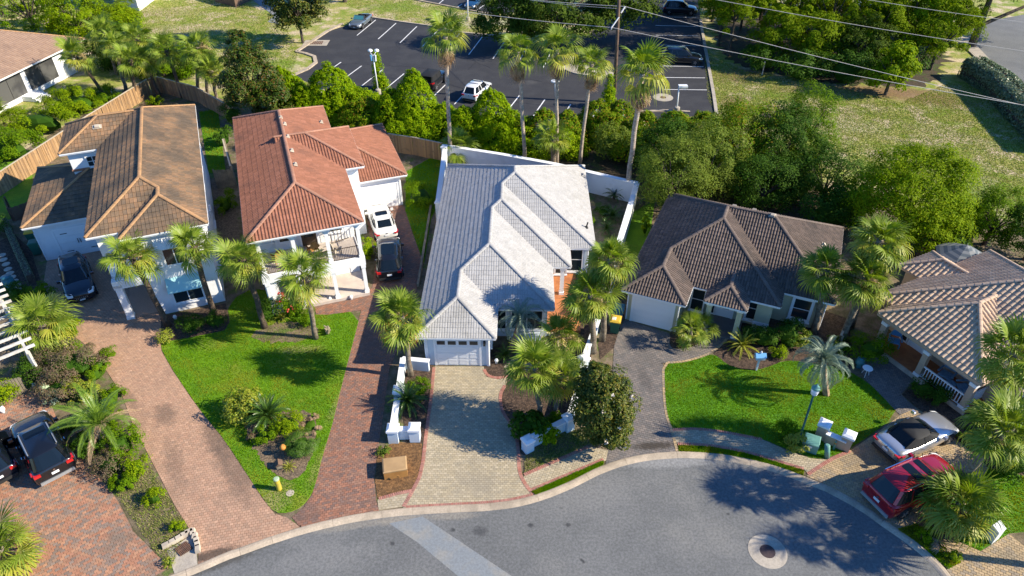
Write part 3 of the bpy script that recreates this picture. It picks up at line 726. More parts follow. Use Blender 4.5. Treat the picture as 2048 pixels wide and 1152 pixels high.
for i in range(0, 9):
    a = FA + step * i * 1.0; b = FB + step * i
    strip(a, b, .12, .018).build("bay_line", MAT['line'], marks)
NA, NB = P(723, 132), P(697, 151)
stepn = (P(903, 165) - NA) / 4.13
dirn = (NB - NA).normalized()
for i in range(-1, 12):
    a = NA + stepn * i
    strip(a, a + dirn * 5.4, .12, .018).build("bay_line", MAT['line'], marks)
for (x0, y0, x1, y1) in ((1311, 33.7, 1396, 35), (1311, 51, 1396, 53), (1311, 70.5, 1398, 72), (1314, 90, 1400, 92), (1316, 111, 1402, 113), (1320, 132, 1407, 133.6), (1324, 155, 1410, 156), (1328, 179, 1413.6, 180), (1311, 18, 1396, 19)):
    strip(P(x0, y0), P(x1, y1), .12, .018).build("bay_line", MAT['line'], marks)
for (x0, y0, x1, y1) in ((876, 9, 889, -2), (842, 1, 850, -6), (914, 15, 924, 8), (955, 20, 985, -2)):
    strip(P(x0, y0), P(x1, y1), .12, .018).build("bay_line", MAT['line'], marks)
def kerb_line(name, px, w, h, m, label, seg=3.0):
    root = put(name, None); tag(root, kind='structure', label=label)
    for (x0, y0), (x1, y1) in zip(px, px[1:]):
        a, b = P(x0, y0), P(x1, y1); L = (b - a).length; n = max(1, round(L / seg)); d = (b - a) / n
        for i in range(n):
            MB().bar(a + d * i + d.normalized() * .006 + Vector((0, 0, h / 2)), a + d * (i + 1) - d.normalized() * .006 + Vector((0, 0, h / 2)), w, h).build("kerb_stone", m, root)
kerb_line("kerb", [(585, 152), (615, 139), (632, 126), (629, 114), (612, 108), (593, 104), (655, 63), (685, 48)], .45, .14, MAT['kerb'], "pale kerb of the car park by the magnolia")
kerb_line("kerb", [(741, 35), (800, 44), (858, 52), (924, 66), (1014, 74)], .3, .14, MAT['kerb'], "kerb along the far bays")
kerb_line("kerb", [(1401, 40), (1404, 60), (1411, 100), (1420, 150), (1427, 190), (1433, 230)], .35, .14, MAT['concrete'], "kerb along the right side of the car park")
kerb_line("kerb", [(830, 0), (850, 4), (985, 30)], .3, .14, MAT['kerb'], "kerb of the second car park")
kerb_line("kerb", [(1926, 92), (1966, 130), (2032, 209)], .2, .14, MAT['concrete'], "kerb of the side street")
kerb_line("kerb", [(1255, 226), (1330, 222), (1380, 225)], .3, .14, MAT['kerb'], "kerb below the light pole")
isl = MB().prism([p[:2] for p in smooth(poly([(1118, 135), (1150, 128), (1200, 140), (1240, 150), (1200, 154), (1150, 150)]), True, 2)], 0, .12)
struct("kerb_island", isl, MAT['concrete'], "pale kerbed island in the car park")

# ---- grass blades standing on the lawns
def blades(name, label, pg, n, h0, h1, m, z, w=.012, lean=.5, avoid=()):
    p = sample_poly(pg, n)
    for a in avoid: p = p[~inside(a, p[:, 0], p[:, 1])]
    ok, dep = in_frame(p[:, 0], p[:, 1], 0, 30); p = p[ok]; n = len(p)
    a = rng.uniform(0, 6.283, n); h = rng.uniform(h0, h1, n); dx, dy = np.cos(a) * w, np.sin(a) * w
    t = rng.uniform(0, 6.283, n); l = rng.uniform(0, lean, n) * h
    V = np.stack([np.stack([p[:, 0] - dx, p[:, 1] - dy, np.full(n, z)], 1), np.stack([p[:, 0] + dx, p[:, 1] + dy, np.full(n, z)], 1),
                  np.stack([p[:, 0] + np.cos(t) * l, p[:, 1] + np.sin(t) * l, z + h], 1)], 1).reshape(-1, 3)
    F = np.arange(3 * n).reshape(-1, 3)
    o = put(name, mesh_np(name, V, F, m)); tag(o, label, kind='stuff')
blades("grass", "short mown grass of the left lawn", L1, 60000, .03, .075, MAT['blade'], .066, .022, .8, (B1, bare))
blades("grass", "short mown grass of the right lawn", L4, 42000, .03, .075, MAT['blade'], .066, .022, .8)
blades("grass", "ragged grass of the kerb verges", V1, 4000, .04, .10, MAT['blade'], .06, .02, .9)
blades("grass", "ragged grass of the curved verge", V2, 4500, .04, .10, MAT['blade'], .06, .02, .9)
blades("weeds", "dry weeds by the low white wall", V3, 3500, .04, .10, MAT['blade_dry'], .058, .02, .9)
blades("weeds", "weeds on the verge by the red car", V4, 3500, .05, .14, MAT['blade'], .058, .02, .9)
blades("grass", "grass beside the red roofed house", L2, 9000, .05, .12, MAT['blade'], .058, .025, .9)
blades("grass", "grass between the first two houses", L3, 5000, .05, .12, MAT['blade'], .058, .025, .9)
blades("grass", "grass at the right edge", L6, 8000, .04, .09, MAT['blade'], .058, .022, .9)
blades("weeds", "dry weeds in the planting strip", poly([(345, 1135), (309, 1104), (250, 1014), (224, 979), (250, 960), (300, 930), (349, 1013), (377, 1058)]), 5000, .04, .12, MAT['blade_dry'], .048, .02, .9)
blades("weeds", "sparse weeds on the bare patch", bare, 1300, .03, .09, MAT['blade_dry'], .072, .02, .9)
FIELD1 = poly([(1416, 200), (1408, 110), (1500, 145), (1640, 165), (1800, 205), (1900, 165), (1960, 175), (2060, 290), (2200, 420), (1900, 430), (1750, 330), (1550, 260), (1440, 240)])
blades("field_grass", "clumpy dry grass of the right hand field", FIELD1, 78000, .03, .12, MAT['blade_dry'], 0, .05, 1.1)
FIELD2 = poly([(120, 60), (230, 20), (320, 0), (480, 0), (560, 40), (600, 100), (580, 150), (440, 160), (330, 120)])
blades("field_grass", "clumpy dry grass of the left hand field", FIELD2, 36000, .03, .13, MAT['blade_dry'], 0, .06, 1.1)
FIELD3 = poly([(650, -10), (850, 2), (985, 30), (1000, 72), (920, 62), (745, 32)])
blades("field_grass", "dry grass beyond the car park", FIELD3, 9000, .03, .12, MAT['blade_dry'], 0, .06, 1.1)

cr = MB(); q_ = random.Random(4)
for pts in (((800, 100), (790, 86), (815, 78), (850, 84)), ((640, 130), (720, 128), (800, 132), (880, 140)), ((935, 140), (950, 125), (985, 138)), ((1000, 150), (1060, 160), (1100, 165))):
    w_ = [P(*p) for p in pts]; fine_ = []
    for a, b in zip(w_, w_[1:]):
        for k in range(8): fine_.append(a.lerp(b, k / 8) + Vector((q_.gauss(0, .12), q_.gauss(0, .12), 0)))
    for a, b in zip(fine_, fine_[1:]): cr.bar(a + Vector((0, 0, .013)), b + Vector((0, 0, .013)), .06, .006)
tag(cr.build("crack", M("crack_seal", (.012, .012, .014), rough=.7)), "thin sealed cracks in the car park asphalt", kind='structure')
# ================================================================== HOUSES
S_PROF = [(0, .0), (.07, .03), (.2, .062), (.36, .074), (.52, .062), (.65, .03), (.72, .0), (1, .002)]
D_PROF = [(0, .0), (.03, .022), (.12, .03), (.38, .03), (.455, .022), (.475, .0), (.50, .0), (.53, .022), (.62, .03), (.88, .03), (.955, .022), (.975, .0), (1, .0)]
B_PROF = [(0, .0), (.08, .03), (.22, .066), (.38, .078), (.54, .066), (.68, .03), (.76, .0), (1, .0)]
F_PROF = [(0, .0), (.012, .032), (.09, .032), (.11, .010), (1, .010)]
def tile_shape(kind, W, E, tk=.02):
    prof = {'s': S_PROF, 'b': B_PROF, 'f': F_PROF, 'd': D_PROF}[kind]
    if kind == 's': prof = [(u, h * max(.7, W / .3)) for u, h in prof]
    L = E * 1.12; V = []
    for w, lift in ((-.004, tk), (L, 0.0)):
        for u, h in prof: V.append((u * W - W / 2, w, h + lift))
    n = len(prof)
    for u, h in prof: V.append((u * W - W / 2, -.004, -.004))
    F = [(i, i + 1, n + i + 1, n + i) for i in range(n - 1)] + [(2 * n + i, 2 * n + i + 1, i + 1, i) for i in range(n - 1)]
    return np.array(V), np.array(F)

def cap_shape(L, r):
    mb = MB(); V = []; n = 6
    for x, k in ((0, 1.04), (L * 1.04, .97)):
        for i in range(n + 1):
            a = math.pi * i / n
            V.append((x, r * k * math.cos(a), r * k * .62 * math.sin(a) + (.006 if x == 0 else 0) - .02))
    F = [(i, i + n + 1, i + n + 2, i + 1) for i in range(n)] + [tuple(range(n + 1))]
    mb.add(V, F); return mb

class House:
    def __init__(s, name, label, ox, oy, rot, tile, cap, kind='s', W=.30, E=.36, cat='house', parts=300, tk=.02):
        s.tk = tk
        s.root = thing(name, label, cat, (ox, oy, 0.05), R(rot))
        s.Mw = Matrix.Translation((ox, oy, 0.05)) @ Matrix.Rotation(R(rot), 4, 'Z'); s.Mi = s.Mw.inverted()
        s.tile, s.cap, s.kind, s.W, s.E, s.parts = tile, cap, kind, W, E, parts
        s.deck, s.planes, s.ridges, s.eaves = MB(), [], [], []
        s.walls = MB(); s.eps = 0.0
    def loc(s, px, py, z):
        return s.Mi @ P(px, py, z)
    # ---- roof planes: pts local 3D, counter-clockwise seen from above
    def plane(s, pts):
        s.planes.append([Vector(p) for p in pts])
    def ridge(s, a, b): s.ridges.append((Vector(a), Vector(b)))
    def nested(s, rects, y1, z, sl, x0=0.0, mirror=None, back_ridge=True):
        """rects: (width, front) each wider and further back than the last, all sharing the eave at x0; mirror: x of the shared right eave"""
        def T(x, y, h):
            return Vector(((mirror - x) if mirror is not None else (x0 + x), y, z + sl * h))
        def pl(*p):
            s.plane(p[::-1] if mirror is not None else p)
        left = [T(0, rects[0][1], 0)]
        for i, (w, f) in enumerate(rects):
            last = i == len(rects) - 1
            h = min(w, y1 - f) / 2 if last else w / 2
            wp, fp = (rects[i - 1] if i else (0, f))
            if i: left.insert(0, T(wp / 2, f + wp / 2, wp / 2))
            left.insert(0, T(h, f + h, h))
            s.ridge(T(wp / 2, f + wp / 2, wp / 2), T(h, f + h, h))
            if i: front = [T(wp, f, 0), T(w, f, 0)]
            else: front = [T(0, f, 0), T(w, f, 0)]
            if last and w - 2 * h > .05: front += [T(w - h, f + h, h)]
            front += [T(h, f + h, h)]
            if i: front += [T(wp / 2, f + wp / 2, wp / 2)]
            pl(*front); s.eaves.append((front[0], front[1]))
            if last:
                pl(T(w, f, 0), T(w, y1, 0), T(w - h, y1 - h, h), T(w - h, f + h, h)) if y1 - f - 2 * h > .05 else pl(T(w, f, 0), T(w, y1, 0), T(w - h, y1 - h, h))
                pl(T(w, y1, 0), T(0, y1, 0), T(h, y1 - h, h), T(w - h, y1 - h, h)) if w - 2 * h > .05 else pl(T(w, y1, 0), T(0, y1, 0), T(h, y1 - h, h))
                s.ridge(T(w, f, 0), T(w - h, f + h, h)); s.ridge(T(w, y1, 0), T(w - h, y1 - h, h)); s.ridge(T(0, y1, 0), T(h, y1 - h, h))
                if w - 2 * h > .05: s.ridge(T(h, f + h, h), T(w - h, f + h, h))
                if y1 - f - 2 * h > .05: left.insert(0, T(h, y1 - h, h)); s.ridge(T(h, f + h, h), T(h, y1 - h, h))
                left.insert(0, T(0, y1, 0))
                s.eaves += [(T(w, f, 0), T(w, y1, 0)), (T(w, y1, 0), T(0, y1, 0)), (T(0, y1, 0), T(0, rects[0][1], 0))]
            else:
                fn = rects[i + 1][1]
                pl(T(w, f, 0), T(w, fn, 0), T(h, fn + h, h), T(h, f + h, h))
                s.ridge(T(w, f, 0), T(h, f + h, h)); s.ridge(T(h, f + h, h), T(h, fn + h, h))
                s.eaves.append((T(w, f, 0), T(w, fn, 0)))
        # rotate list so that the eave edge comes first
        s.plane(left[::-1] if mirror is not None else left)
        # soffit
        for i, (w, f) in enumerate(rects):
            s.eps += .003
            a, b = T(0, f, 0), T(w, y1, 0)
            s.deck.box(min(a.x, b.x) + .02, max(a.x, b.x) - .02, f + .02, y1 - .02, z - .16 - s.eps, z - .13 - s.eps)
    def wing(s, x_end, x_in, y0, y1, z, sl, right=True):
        """hip wing whose ridge runs along x into the main roof"""
        h = (y1 - y0) / 2; k = 1 if right else -1
        A, B = Vector((x_end, y0, z)), Vector((x_end, y1, z)); C = Vector((x_end - k * h, (y0 + y1) / 2, z + sl * h)); D = Vector((x_in, (y0 + y1) / 2, z + sl * h))
        a0, b0 = Vector((x_in, y0, z)), Vector((x_in, y1, z))
        # cut the long planes at 45 degrees towards the main roof: they run on under it
        fl = [a0, A, C, D] if right else [A, a0, D, C]
        bk = [B, b0, D, C] if right else [b0, B, C, D]
        s.plane(fl); s.plane(bk); s.plane([A, B, C] if right else [B, A, C])
        s.ridge(A, C); s.ridge(B, C); s.ridge(C, D)
        s.eaves += [(a0, A), (A, B), (B, b0)]
        s.eps += .003
        s.deck.box(min(x_end, x_in) + .02, max(x_end, x_in) - .02, y0 + .02, y1 - .02, z - .16 - s.eps, z - .13 - s.eps)
    def box(s, x0, x1, y0, y1, z0, z1):
        s.eps += .002; e = s.eps
        s.walls.box(x0 + e, x1 - e, y0 + e, y1 - e, z0, z1 - e)
    def roof_hit(s, px, py):
        o = s.Mi @ Vector((0, 0, CAM_H)); d = s.Mi.to_3x3() @ Vector(_ray(px, py)); best = None
        for pl in s.planes:
            n = (pl[1] - pl[0]).cross(pl[2] - pl[0]).normalized(); den = n.dot(d)
            if abs(den) < 1e-6: continue
            t = n.dot(pl[0] - o) / den; q = o + d * t
            if t > 0 and inside(pl, np.array([q.x]), np.array([q.y]))[0] and (best is None or t < best[0]): best = (t, q, n)
        return best
    def finish(s, wall_m, trim_m, fascia=.17):
        if s.walls.f: s.walls.build("wall", wall_m, s.root)
        # deck under the tiles
        for pl in s.planes:
            n = len(pl)
            V = [p + Vector((0, 0, -.012)) for p in pl] + [p + Vector((0, 0, -.11)) for p in pl]
            s.deck.add(V, [tuple(range(n)), tuple(range(2 * n - 1, n - 1, -1))] + [(i, n + i, n + (i + 1) % n, (i + 1) % n) for i in range(n)])
        roof = s.deck.build("roof", s.tile, s.root)
        s.roof = roof
        TV, TF = tile_shape(s.kind, s.W, s.E, s.tk); nv = len(TV)
        tile_me = mesh_np("roof_tile", TV, TF, s.tile)
        full, cut = [], MB()
        for pl in s.planes:
            n = (pl[1] - pl[0]).cross(pl[2] - pl[0]).normalized()
            if n.z < 0: n = -n
            g = (Vector((0, 0, 1)) - n * n.z).normalized(); e = g.cross(n).normalized()
            zlow = min(p.z for p in pl); o = next(p for p in pl if abs(p.z - zlow) < 1e-4)
            pg = ccw([((p - o).dot(e), (p - o).dot(g)) for p in pl])
            a = np.array(pg); lo, hi = a.min(0), a.max(0)
            us = np.arange(math.floor(lo[0] / s.W), math.ceil(hi[0] / s.W) + 1) * s.W + s.W / 2
            ws = np.arange(0, math.ceil(hi[1] / s.E) + 1) * s.E - .03
            U, W_ = [q.ravel() for q in np.meshgrid(us, ws)]
            L = s.E * 1.12; hw = s.W / 2
            cs = np.stack([inside(pg, U + i * hw * .98, W_ + j) for i, j in ((-1, .035), (1, .035), (1, L), (-1, L))])
            B = Matrix((e, g, n)).transposed().to_4x4(); B.translation = o
            for i in np.nonzero(cs.all(0))[0]: full.append((B, U[i], W_[i]))
            mid = inside(pg, U, W_ + L / 2)
            for i in np.nonzero((cs.any(0) | mid) & ~cs.all(0))[0]:
                u, w = U[i], W_[i]
                edges = local_edges(pg, (u - hw, w + .031, u + hw, w + L))
                for f in TF:
                    fp = [(TV[k][0] + u, TV[k][1] + w, TV[k][2]) for k in f]
                    for nn, d in edges:
                        fp = clip_half(fp, nn, d - 1e-4)
                        if len(fp) < 3: break
                    if len(fp) >= 3: cut.add([B @ Vector(p) for p in fp], [tuple(range(len(fp)))])
        # the tiles that show largest become parts, the rest one piece
        key = []
        for k, (B, u, w) in enumerate(full):
            q = s.Mw @ (B @ Vector((u, w + s.E / 2, 0))); x, y, dep = PX(q)
            n = s.Mw.to_3x3() @ B.to_3x3().col[2]
            f = -(n.normalized().dot((q - Vector((0, 0, CAM_H))).normalized()))
            vis = 0 < x < 2048 and 0 < y < 1152
            key.append((-(max(f, .0) / dep ** 2) if vis else 1, k))
        key.sort()
        solo = [k for v, k in key[:s.parts] if v < 0]; ss = set(solo)
        for k in solo:
            B, u, w = full[k]
            o = put("roof_tile", tile_me, roof)
            o.matrix_basis = B @ Matrix.Translation((u, w, rnd.uniform(0, .006))) @ Matrix.Rotation(rnd.gauss(0, .012), 4, 'Z')
        rest = [k for k in range(len(full)) if k not in ss]
        if rest:
            Bm = np.array([np.array(full[k][0]) for k in rest]); uw = np.array([(full[k][1], full[k][2], 0) for k in rest])
            V = TV[None] + uw[:, None]; V[:, :, 2] += rng.uniform(0, .008, (len(rest), 1))
            V = np.einsum('nij,nkj->nki', Bm[:, :3, :3], V) + Bm[:, None, :3, 3]
            F = TF[None] + (np.arange(len(rest)) * nv)[:, None, None]
            tag(put("roof_tile_field", mesh_np("roof_tile_field", V.reshape(-1, 3), F.reshape(-1, 4), s.tile), roof), kind='stuff')
        if cut.f: tag(cut.build("cut_tiles", s.tile, roof), kind='stuff')
        capm = cap_shape(.40, .125).mesh("ridge_tile", s.cap)
        for a, b in s.ridges:
            if a.z > b.z + 1e-3: a, b = b, a
            d = b - a; L = d.length
            if L < .2: continue
            n = max(1, round(L / .40)); x = d.normalized(); y = Vector((0, 0, 1)).cross(x).normalized(); zz = x.cross(y)
            for i in range(n):
                mt = Matrix((x, y, zz)).transposed().to_4x4(); mt.translation = a + d * (i / n) + Vector((0, 0, .055 if s.kind != 'b' else .09))
                o = put("ridge_tile", capm, roof); o.matrix_basis = mt @ Matrix.Diagonal((L / n / .40, 1, 1, 1))
        # fascia boards with gutter along the eaves
        fb = MB()
        for a, b in s.eaves:
            d = (b - a).normalized()
            out = Vector((d.y, -d.x, 0))
            mid = (a + b) / 2
            fb.bar(a + Vector((0, 0, -.085)) + d * .012, b + Vector((0, 0, -.085)) - d * .012, .035, fascia)
            fb.bar(a + Vector((0, 0, -.05)) + d * .02, b + Vector((0, 0, -.05)) - d * .02, .13, .075)
        if fb.f: fb.build("fascia", trim_m, s.root)
        return s
    def window(s, x, y, z, w, h, face=0.0, grid=(1, 2), frame=MAT['trim'], fw=.09, sill=True, glass=MAT['glass']):
        """window centred at x,y (wall surface), bottom z; face: direction of its outward normal measured from -y"""
        M4 = Matrix.Translation((x, y, z)) @ Matrix.Rotation(face, 4, 'Z')
        f = MB()
        for a, b, c, d in ((-w / 2 - fw, w / 2 + fw, -fw, 0), (-w / 2 - fw, w / 2 + fw, h, h + fw), (-w / 2 - fw, -w / 2, 0, h), (w / 2, w / 2 + fw, 0, h)):
            f.box(a, b, -.07, .02, c, d, M4)
        for i in range(1, grid[0]): f.box(-w / 2 + w * i / grid[0] - .025, -w / 2 + w * i / grid[0] + .025, -.055, .02, .001, h - .001, M4)
        for j in range(1, grid[1]): f.box(-w / 2 + .001, w / 2 - .001, -.05, .02, h * j / grid[1] - .022, h * j / grid[1] + .022, M4)
        fr = f.build("window", frame, s.root)
        for i in range(grid[0]):
            for j in range(grid[1]):
                MB().box(-w / 2 + w * i / grid[0] + .004, -w / 2 + w * (i + 1) / grid[0] - .004, -.03, .015, h * j / grid[1] + .004, h * (j + 1) / grid[1] - .004, M4).build("pane", glass, fr)
        if sill: MB().box(-w / 2 - fw - .05, w / 2 + fw + .05, -.12, .02, -fw - .09, -fw - .004, M4).build("sill", frame, fr)
        return fr
    def garage(s, x, y, w, h, face=0.0, rows=4, cols=4, windows=0, m=MAT['door_white'], z=.02):
        M4 = Matrix.Translation((x, y, z)) @ Matrix.Rotation(face, 4, 'Z')
        f = MB()
        for a, b, c, d in ((-w / 2 - .13, -w / 2, 0, h), (w / 2, w / 2 + .13, 0, h), (-w / 2 - .13, w / 2 + .13, h, h + .13)): f.box(a, b, -.05, .02, c, d, M4)
        d = f.build("garage_door", MAT['trim'], s.root)
        ph = h / rows
        for j in range(rows):
            mb = MB(); mb.box(-w / 2 + .003, w / 2 - .003, -.02, .015, j * ph + .006, (j + 1) * ph - .006, M4)
            for i in range(cols):
                x0 = -w / 2 + w * i / cols; x1 = x0 + w / cols
                if not (windows and j == rows - 1):
                    mb.box(x0 + .08, x1 - .08, -.032, -.018, j * ph + .08, (j + 1) * ph - .08, M4, .012)
            mb.build("door_panel", m, d)
        if windows:
            for i in range(windows):
                cx = -w / 2 + w * (i + .5) / windows; ww = w / windows * .74
                MB().box(cx - ww / 2, cx + ww / 2, -.034, -.016, h - ph * .80, h - ph * .26, M4).build("pane", MAT['glass'], d)
        return d
    def column(s, x, y, z0, z1, w, m=MAT['trim'], cap=None, taper=0):
        c = MB().box(x - w / 2, x + w / 2, y - w / 2, y + w / 2, z0, z1).build("column", m, s.root)
        k = w / 2 + .04
        b = MB(); b.box(x - k, x + k, y - k, y + k, z1 - .22, z1 - .004); b.box(x - k, x + k, y - k, y + k, z0 + .002, z0 + .2)
        b.build("column_trim", cap or m, c)
        return c
    def door(s, x, y, z, w, h, face=0.0, m=MAT['door_white'], glazed=True, frame=MAT['trim']):
        M4 = Matrix.Translation((x, y, z)) @ Matrix.Rotation(face, 4, 'Z')
        f = MB()
        for a, b, c, d in ((-w / 2 - .12, -w / 2, 0, h), (w / 2, w / 2 + .12, 0, h), (-w / 2 - .12, w / 2 + .12, h, h + .12)): f.box(a, b, -.07, .02, c, d, M4)
        fr = f.build("door", frame, s.root)
        MB().box(-w / 2 + .004, w / 2 - .004, -.04, .016, .004, h - .004, M4).build("door_leaf", m, fr)
        if glazed: MB().box(-w * .3, w * .3, -.052, -.036, h * .32, h * .90, M4).build("pane", MAT['glass'], fr)
        MB().box(w * .38, w * .43, -.10, -.036, h * .45, h * .50, M4).build("handle", MAT['dark_metal'], fr)
        return fr
    def slab(s, name, pts, z0, z1, m):
        return MB().prism(pts, z0, z1).build(name, m, s.root)
    def vent(s, px, py, name="roof_vent", m=None, size=.32):
        h = s.roof_hit(px, py)
        if not h: return
        t, q, n = h; g = (Vector((0, 0, 1)) - n * n.z).normalized(); e = g.cross(n).normalized()
        mt = Matrix((e, g, n)).transposed().to_4x4(); mt.translation = q + n * .05
        mb = MB()
        if name == "vent_pipe":
            mb.tube([(0, 0, -.05), (0, .12, .42)], .055, 8); mb.lathe([(.16, 0), (.07, .1)], 8)
        else:
            mb.box(-size * .8, size * .8, -size / 2, size / 2, .02, .05); mb.box(-size / 2, size / 2, -size / 2 + .03, size / 2 - .03, .05, .17, None, .04)
        o = mb.build(name, m or s.cap, s.root); o.matrix_basis = mt
    def railing(s, a, b, z0, h, m, gap=.12, w=.03, name="railing"):
        a, b = Vector((*a, z0)), Vector((*b, z0)); L = (b - a).length; n = max(2, round(L / gap))
        r = MB(); u = Vector((0, 0, h)); v = Vector((0, 0, .10))
        r.bar(a + u, b + u, w * 1.8, w * 1.8); r.bar(a + v, b + v, w * 1.2, w * 1.2)
        rail = r.build(name, m, s.root)
        d = (b - a) / n
        bm = MB().bar((0, 0, .10 + w * .6), (0, 0, h - w * .9), w, w).mesh("baluster", m)
        for i in range(1, n): put("baluster", bm, rail, a + d * i, (0, 0, math.atan2(d.y, d.x)))
        return rail

# ------------------------------------------------------------------ white roofed house (middle)
W = House("house", "single storey house with a bright white stepped tile roof and white garage door", -5.71, 30.982, -.973, MAT['t_white'], MAT['t_white_cap'], kind='d', W=.31, E=.335, tk=.024)
rw = [(4.748, 0), (8.264, 2.759), (9.538, 7.275), (11.351, 9.535)]
W.nested(rw, 21.739, 2.6, .5)
W.box(.45, 4.35, .40, 20, 0, 2.48); W.box(.45, 7.9, 3.15, 20, 0, 2.48); W.box(.45, 8.1, 9.6, 20, 0, 2.48); W.box(.45, 10.95, 9.95, 21.3, 0, 2.48)
W.finish(MAT['bluewhite'], MAT['trim'])
W.garage(2.42, .40, 2.62, 2.12, rows=4, cols=4, windows=4)
W.slab("corner_board", [(.45, .36), (.62, .36), (.62, .40), (.45, .40)], 0, 2.4, MAT['trim']); W.slab("corner_board", [(4.15, .36), (4.36, .36), (4.36, .41), (4.15, .41)], 0, 2.4, MAT['trim'])
lm = MB().box(3.99, 4.11, .22, .40, 1.75, 2.1).build("wall_lamp", MAT['dark_metal'], W.root); MB().box(4.01, 4.09, .19, .22, 1.8, 2.05).build("lamp_glass", MAT['glass'], lm)
W.window(6.6, 3.15, .7, 1.9, 1.5, grid=(2, 1)); W.window(5.0, 3.15, .7, .5, 1.5, grid=(1, 1))
W.slab("bench", [(5.6, 2.55), (7.5, 2.62), (7.5, 3.0), (5.6, 2.95)], .1, .5, MAT['bluewhite'])
W.window(4.36, 1.9, .8, 1.1, 1.3, R(90))
W.window(9.0, 9.6, .4, .7, 1.9, grid=(1, 2)); W.window(10.0, 9.95, .4, 1.0, 1.9, grid=(1, 2)); W.window(10.95, 11.2, .5, 1.2, 1.7, R(90))
W.slab("porch_floor", [(7.95, 3.6), (10.1, 3.6), (10.1, 9.9), (7.95, 9.9)], 0.0, .16, MAT['terracotta'])
W.slab("door_mat", [(8.5, 4.3), (9.3, 4.3), (9.3, 4.7), (8.5, 4.7)], .165, .185, MAT['dark_metal'])
W.column(9.0, 7.5, .16, 2.45, .26)
W.door(7.9, 6.2, .17, 1.0, 2.05, R(90))
for q in ((960.6, 381), (894.6, 422), (911, 500)): W.vent(*q, "vent_pipe", MAT['dark_metal'])
W.vent(1172, 456, "vent_pipe", MAT['dark_metal'])
W.vent(1166, 352)

# ------------------------------------------------------------------ dark roofed house
Dk = House("house", "single storey cream house with a dark brown tile roof and stepped gables", 7.036, 35.587, -23.291, MAT['t_dark'], MAT['t_dark_cap'], W=.185, E=.31, tk=.028)
Dk.nested([(4.108, 0), (9.561, 2.191), (12.658, 3.836)], 13.447, 2.6, .537)
# porch roof
px0, px1, pyf = 5.09, 7.69, .89
hh = (px1 - px0) / 2; zt = 2.6 + .537 * hh
A, B, Cq, Dq = Vector((px0, pyf, 2.62)), Vector((px1, pyf, 2.62)), Vector(((px0 + px1) / 2, pyf + hh, zt)), Vector(((px0 + px1) / 2, 3.6, zt))
Dk.plane([A, B, Cq]); Dk.plane([B, Vector((px1, 2.25, 2.62)), Dq, Cq]); Dk.plane([Vector((px0, 2.25, 2.62)), A, Cq, Dq])
Dk.ridge(A, Cq); Dk.ridge(B, Cq); Dk.ridge(Cq, Dq); Dk.eaves += [(A, B), (B, Vector((px1, 2.25, 2.62))), (Vector((px0, 2.25, 2.62)), A)]
Dk.deck.box(px0 + .03, px1 - .03, pyf + .03, 2.3, 2.47, 2.50)
Dk.box(.4, 3.75, .35, 12, 0, 2.48); Dk.box(.4, 9.2, 3.1, 12.9, 0, 2.48); Dk.box(.4, 12.3, 4.25, 13.05, 0, 2.48)
Dk.box(3.7, 5.0, 2.6, 4, 0, 2.48); Dk.box(8.2, 9.2, 2.6, 4, 0, 2.48)
Dk.finish(MAT['cream'], MAT['trim'])
Dk.garage(2.08, .35, 2.55, 2.1, rows=4, cols=4)
Dk.window(4.55, 2.6, .5, .75, 1.75, grid=(1, 2)); Dk.window(8.15, 3.1, .5, .85, 1.7, grid=(1, 2), fw=.16); Dk.window(10.9, 4.25, .6, 1.0, 1.5, grid=(1, 2), fw=.18)
Dk.slab("base_trim", [(8.2, 2.55), (9.2, 2.55), (9.2, 2.6), (8.2, 2.6)], .5, .75, MAT['trim'])
Dk.door(6.3, 3.1, .1, 1.0, 2.1); Dk.window(5.45, 3.1, .2, .4, 1.9, grid=(1, 1), sill=False)
Dk.column(5.45, 1.25, .05, 2.47, .32, MAT['cream'], MAT['trim']); Dk.column(7.32, 1.25, .05, 2.47, .32, MAT['cream'], MAT['trim'])
Dk.slab("porch_floor", [(5.2, 1.0), (7.6, 1.0), (7.6, 3.1), (5.2, 3.1)], 0, .1, MAT['paver_g'])
for q in ((1338, 389), (1468, 415), (1508, 423), (1545, 432), (1646, 492)): Dk.vent(*q, m=MAT['stone'])

# ------------------------------------------------------------------ red roofed house
Rd = House("house", "two storey white house with a red tile roof and a front balcony", -16.407, 35.866, 19.584, MAT['t_red'], MAT['t_red_cap'], W=.205, E=.40)
zr = 6.02
Rd.nested([(7.276, 0)], 19.567, zr, .44)
Rd.wing(8.661, 2.9, 7.675, 14.794, zr - .012, .44)
Rd.wing(12.334, 6.4, 11.022, 21.215, 2.95, .42)
Rd.box(.4, 6.85, 3.0, 19.1, 0, zr - .13); Rd.box(5, 8.25, 8.1, 14.4, 0, zr - .13); Rd.box(6, 11.85, 11.45, 20.8, 0, 2.8)
Rd.box(.4, 1.2, .4, 3.2, 0, 2.9)
Rd.finish(MAT['white'], MAT['trim'])
Rd.slab("porch_floor", [(.4, .15), (7.0, .15), (7.0, 3.0), (.4, 3.0)], 0, .22, MAT['tile_floor'])
Rd.slab("balcony_floor", [(.4, .3), (7.0, .3), (7.0, 3.0), (.4, 3.0)], 2.86, 3.12, MAT['tile_floor'])
Rd.slab("balcony_beam", [(.36, .22), (7.06, .22), (7.06, .5), (.36, .5)], 2.55, 3.16, MAT['trim']); Rd.slab("balcony_beam", [(6.78, .52), (7.06, .52), (7.06, 3.0), (6.78, 3.0)], 2.55, 3.16, MAT['trim'])
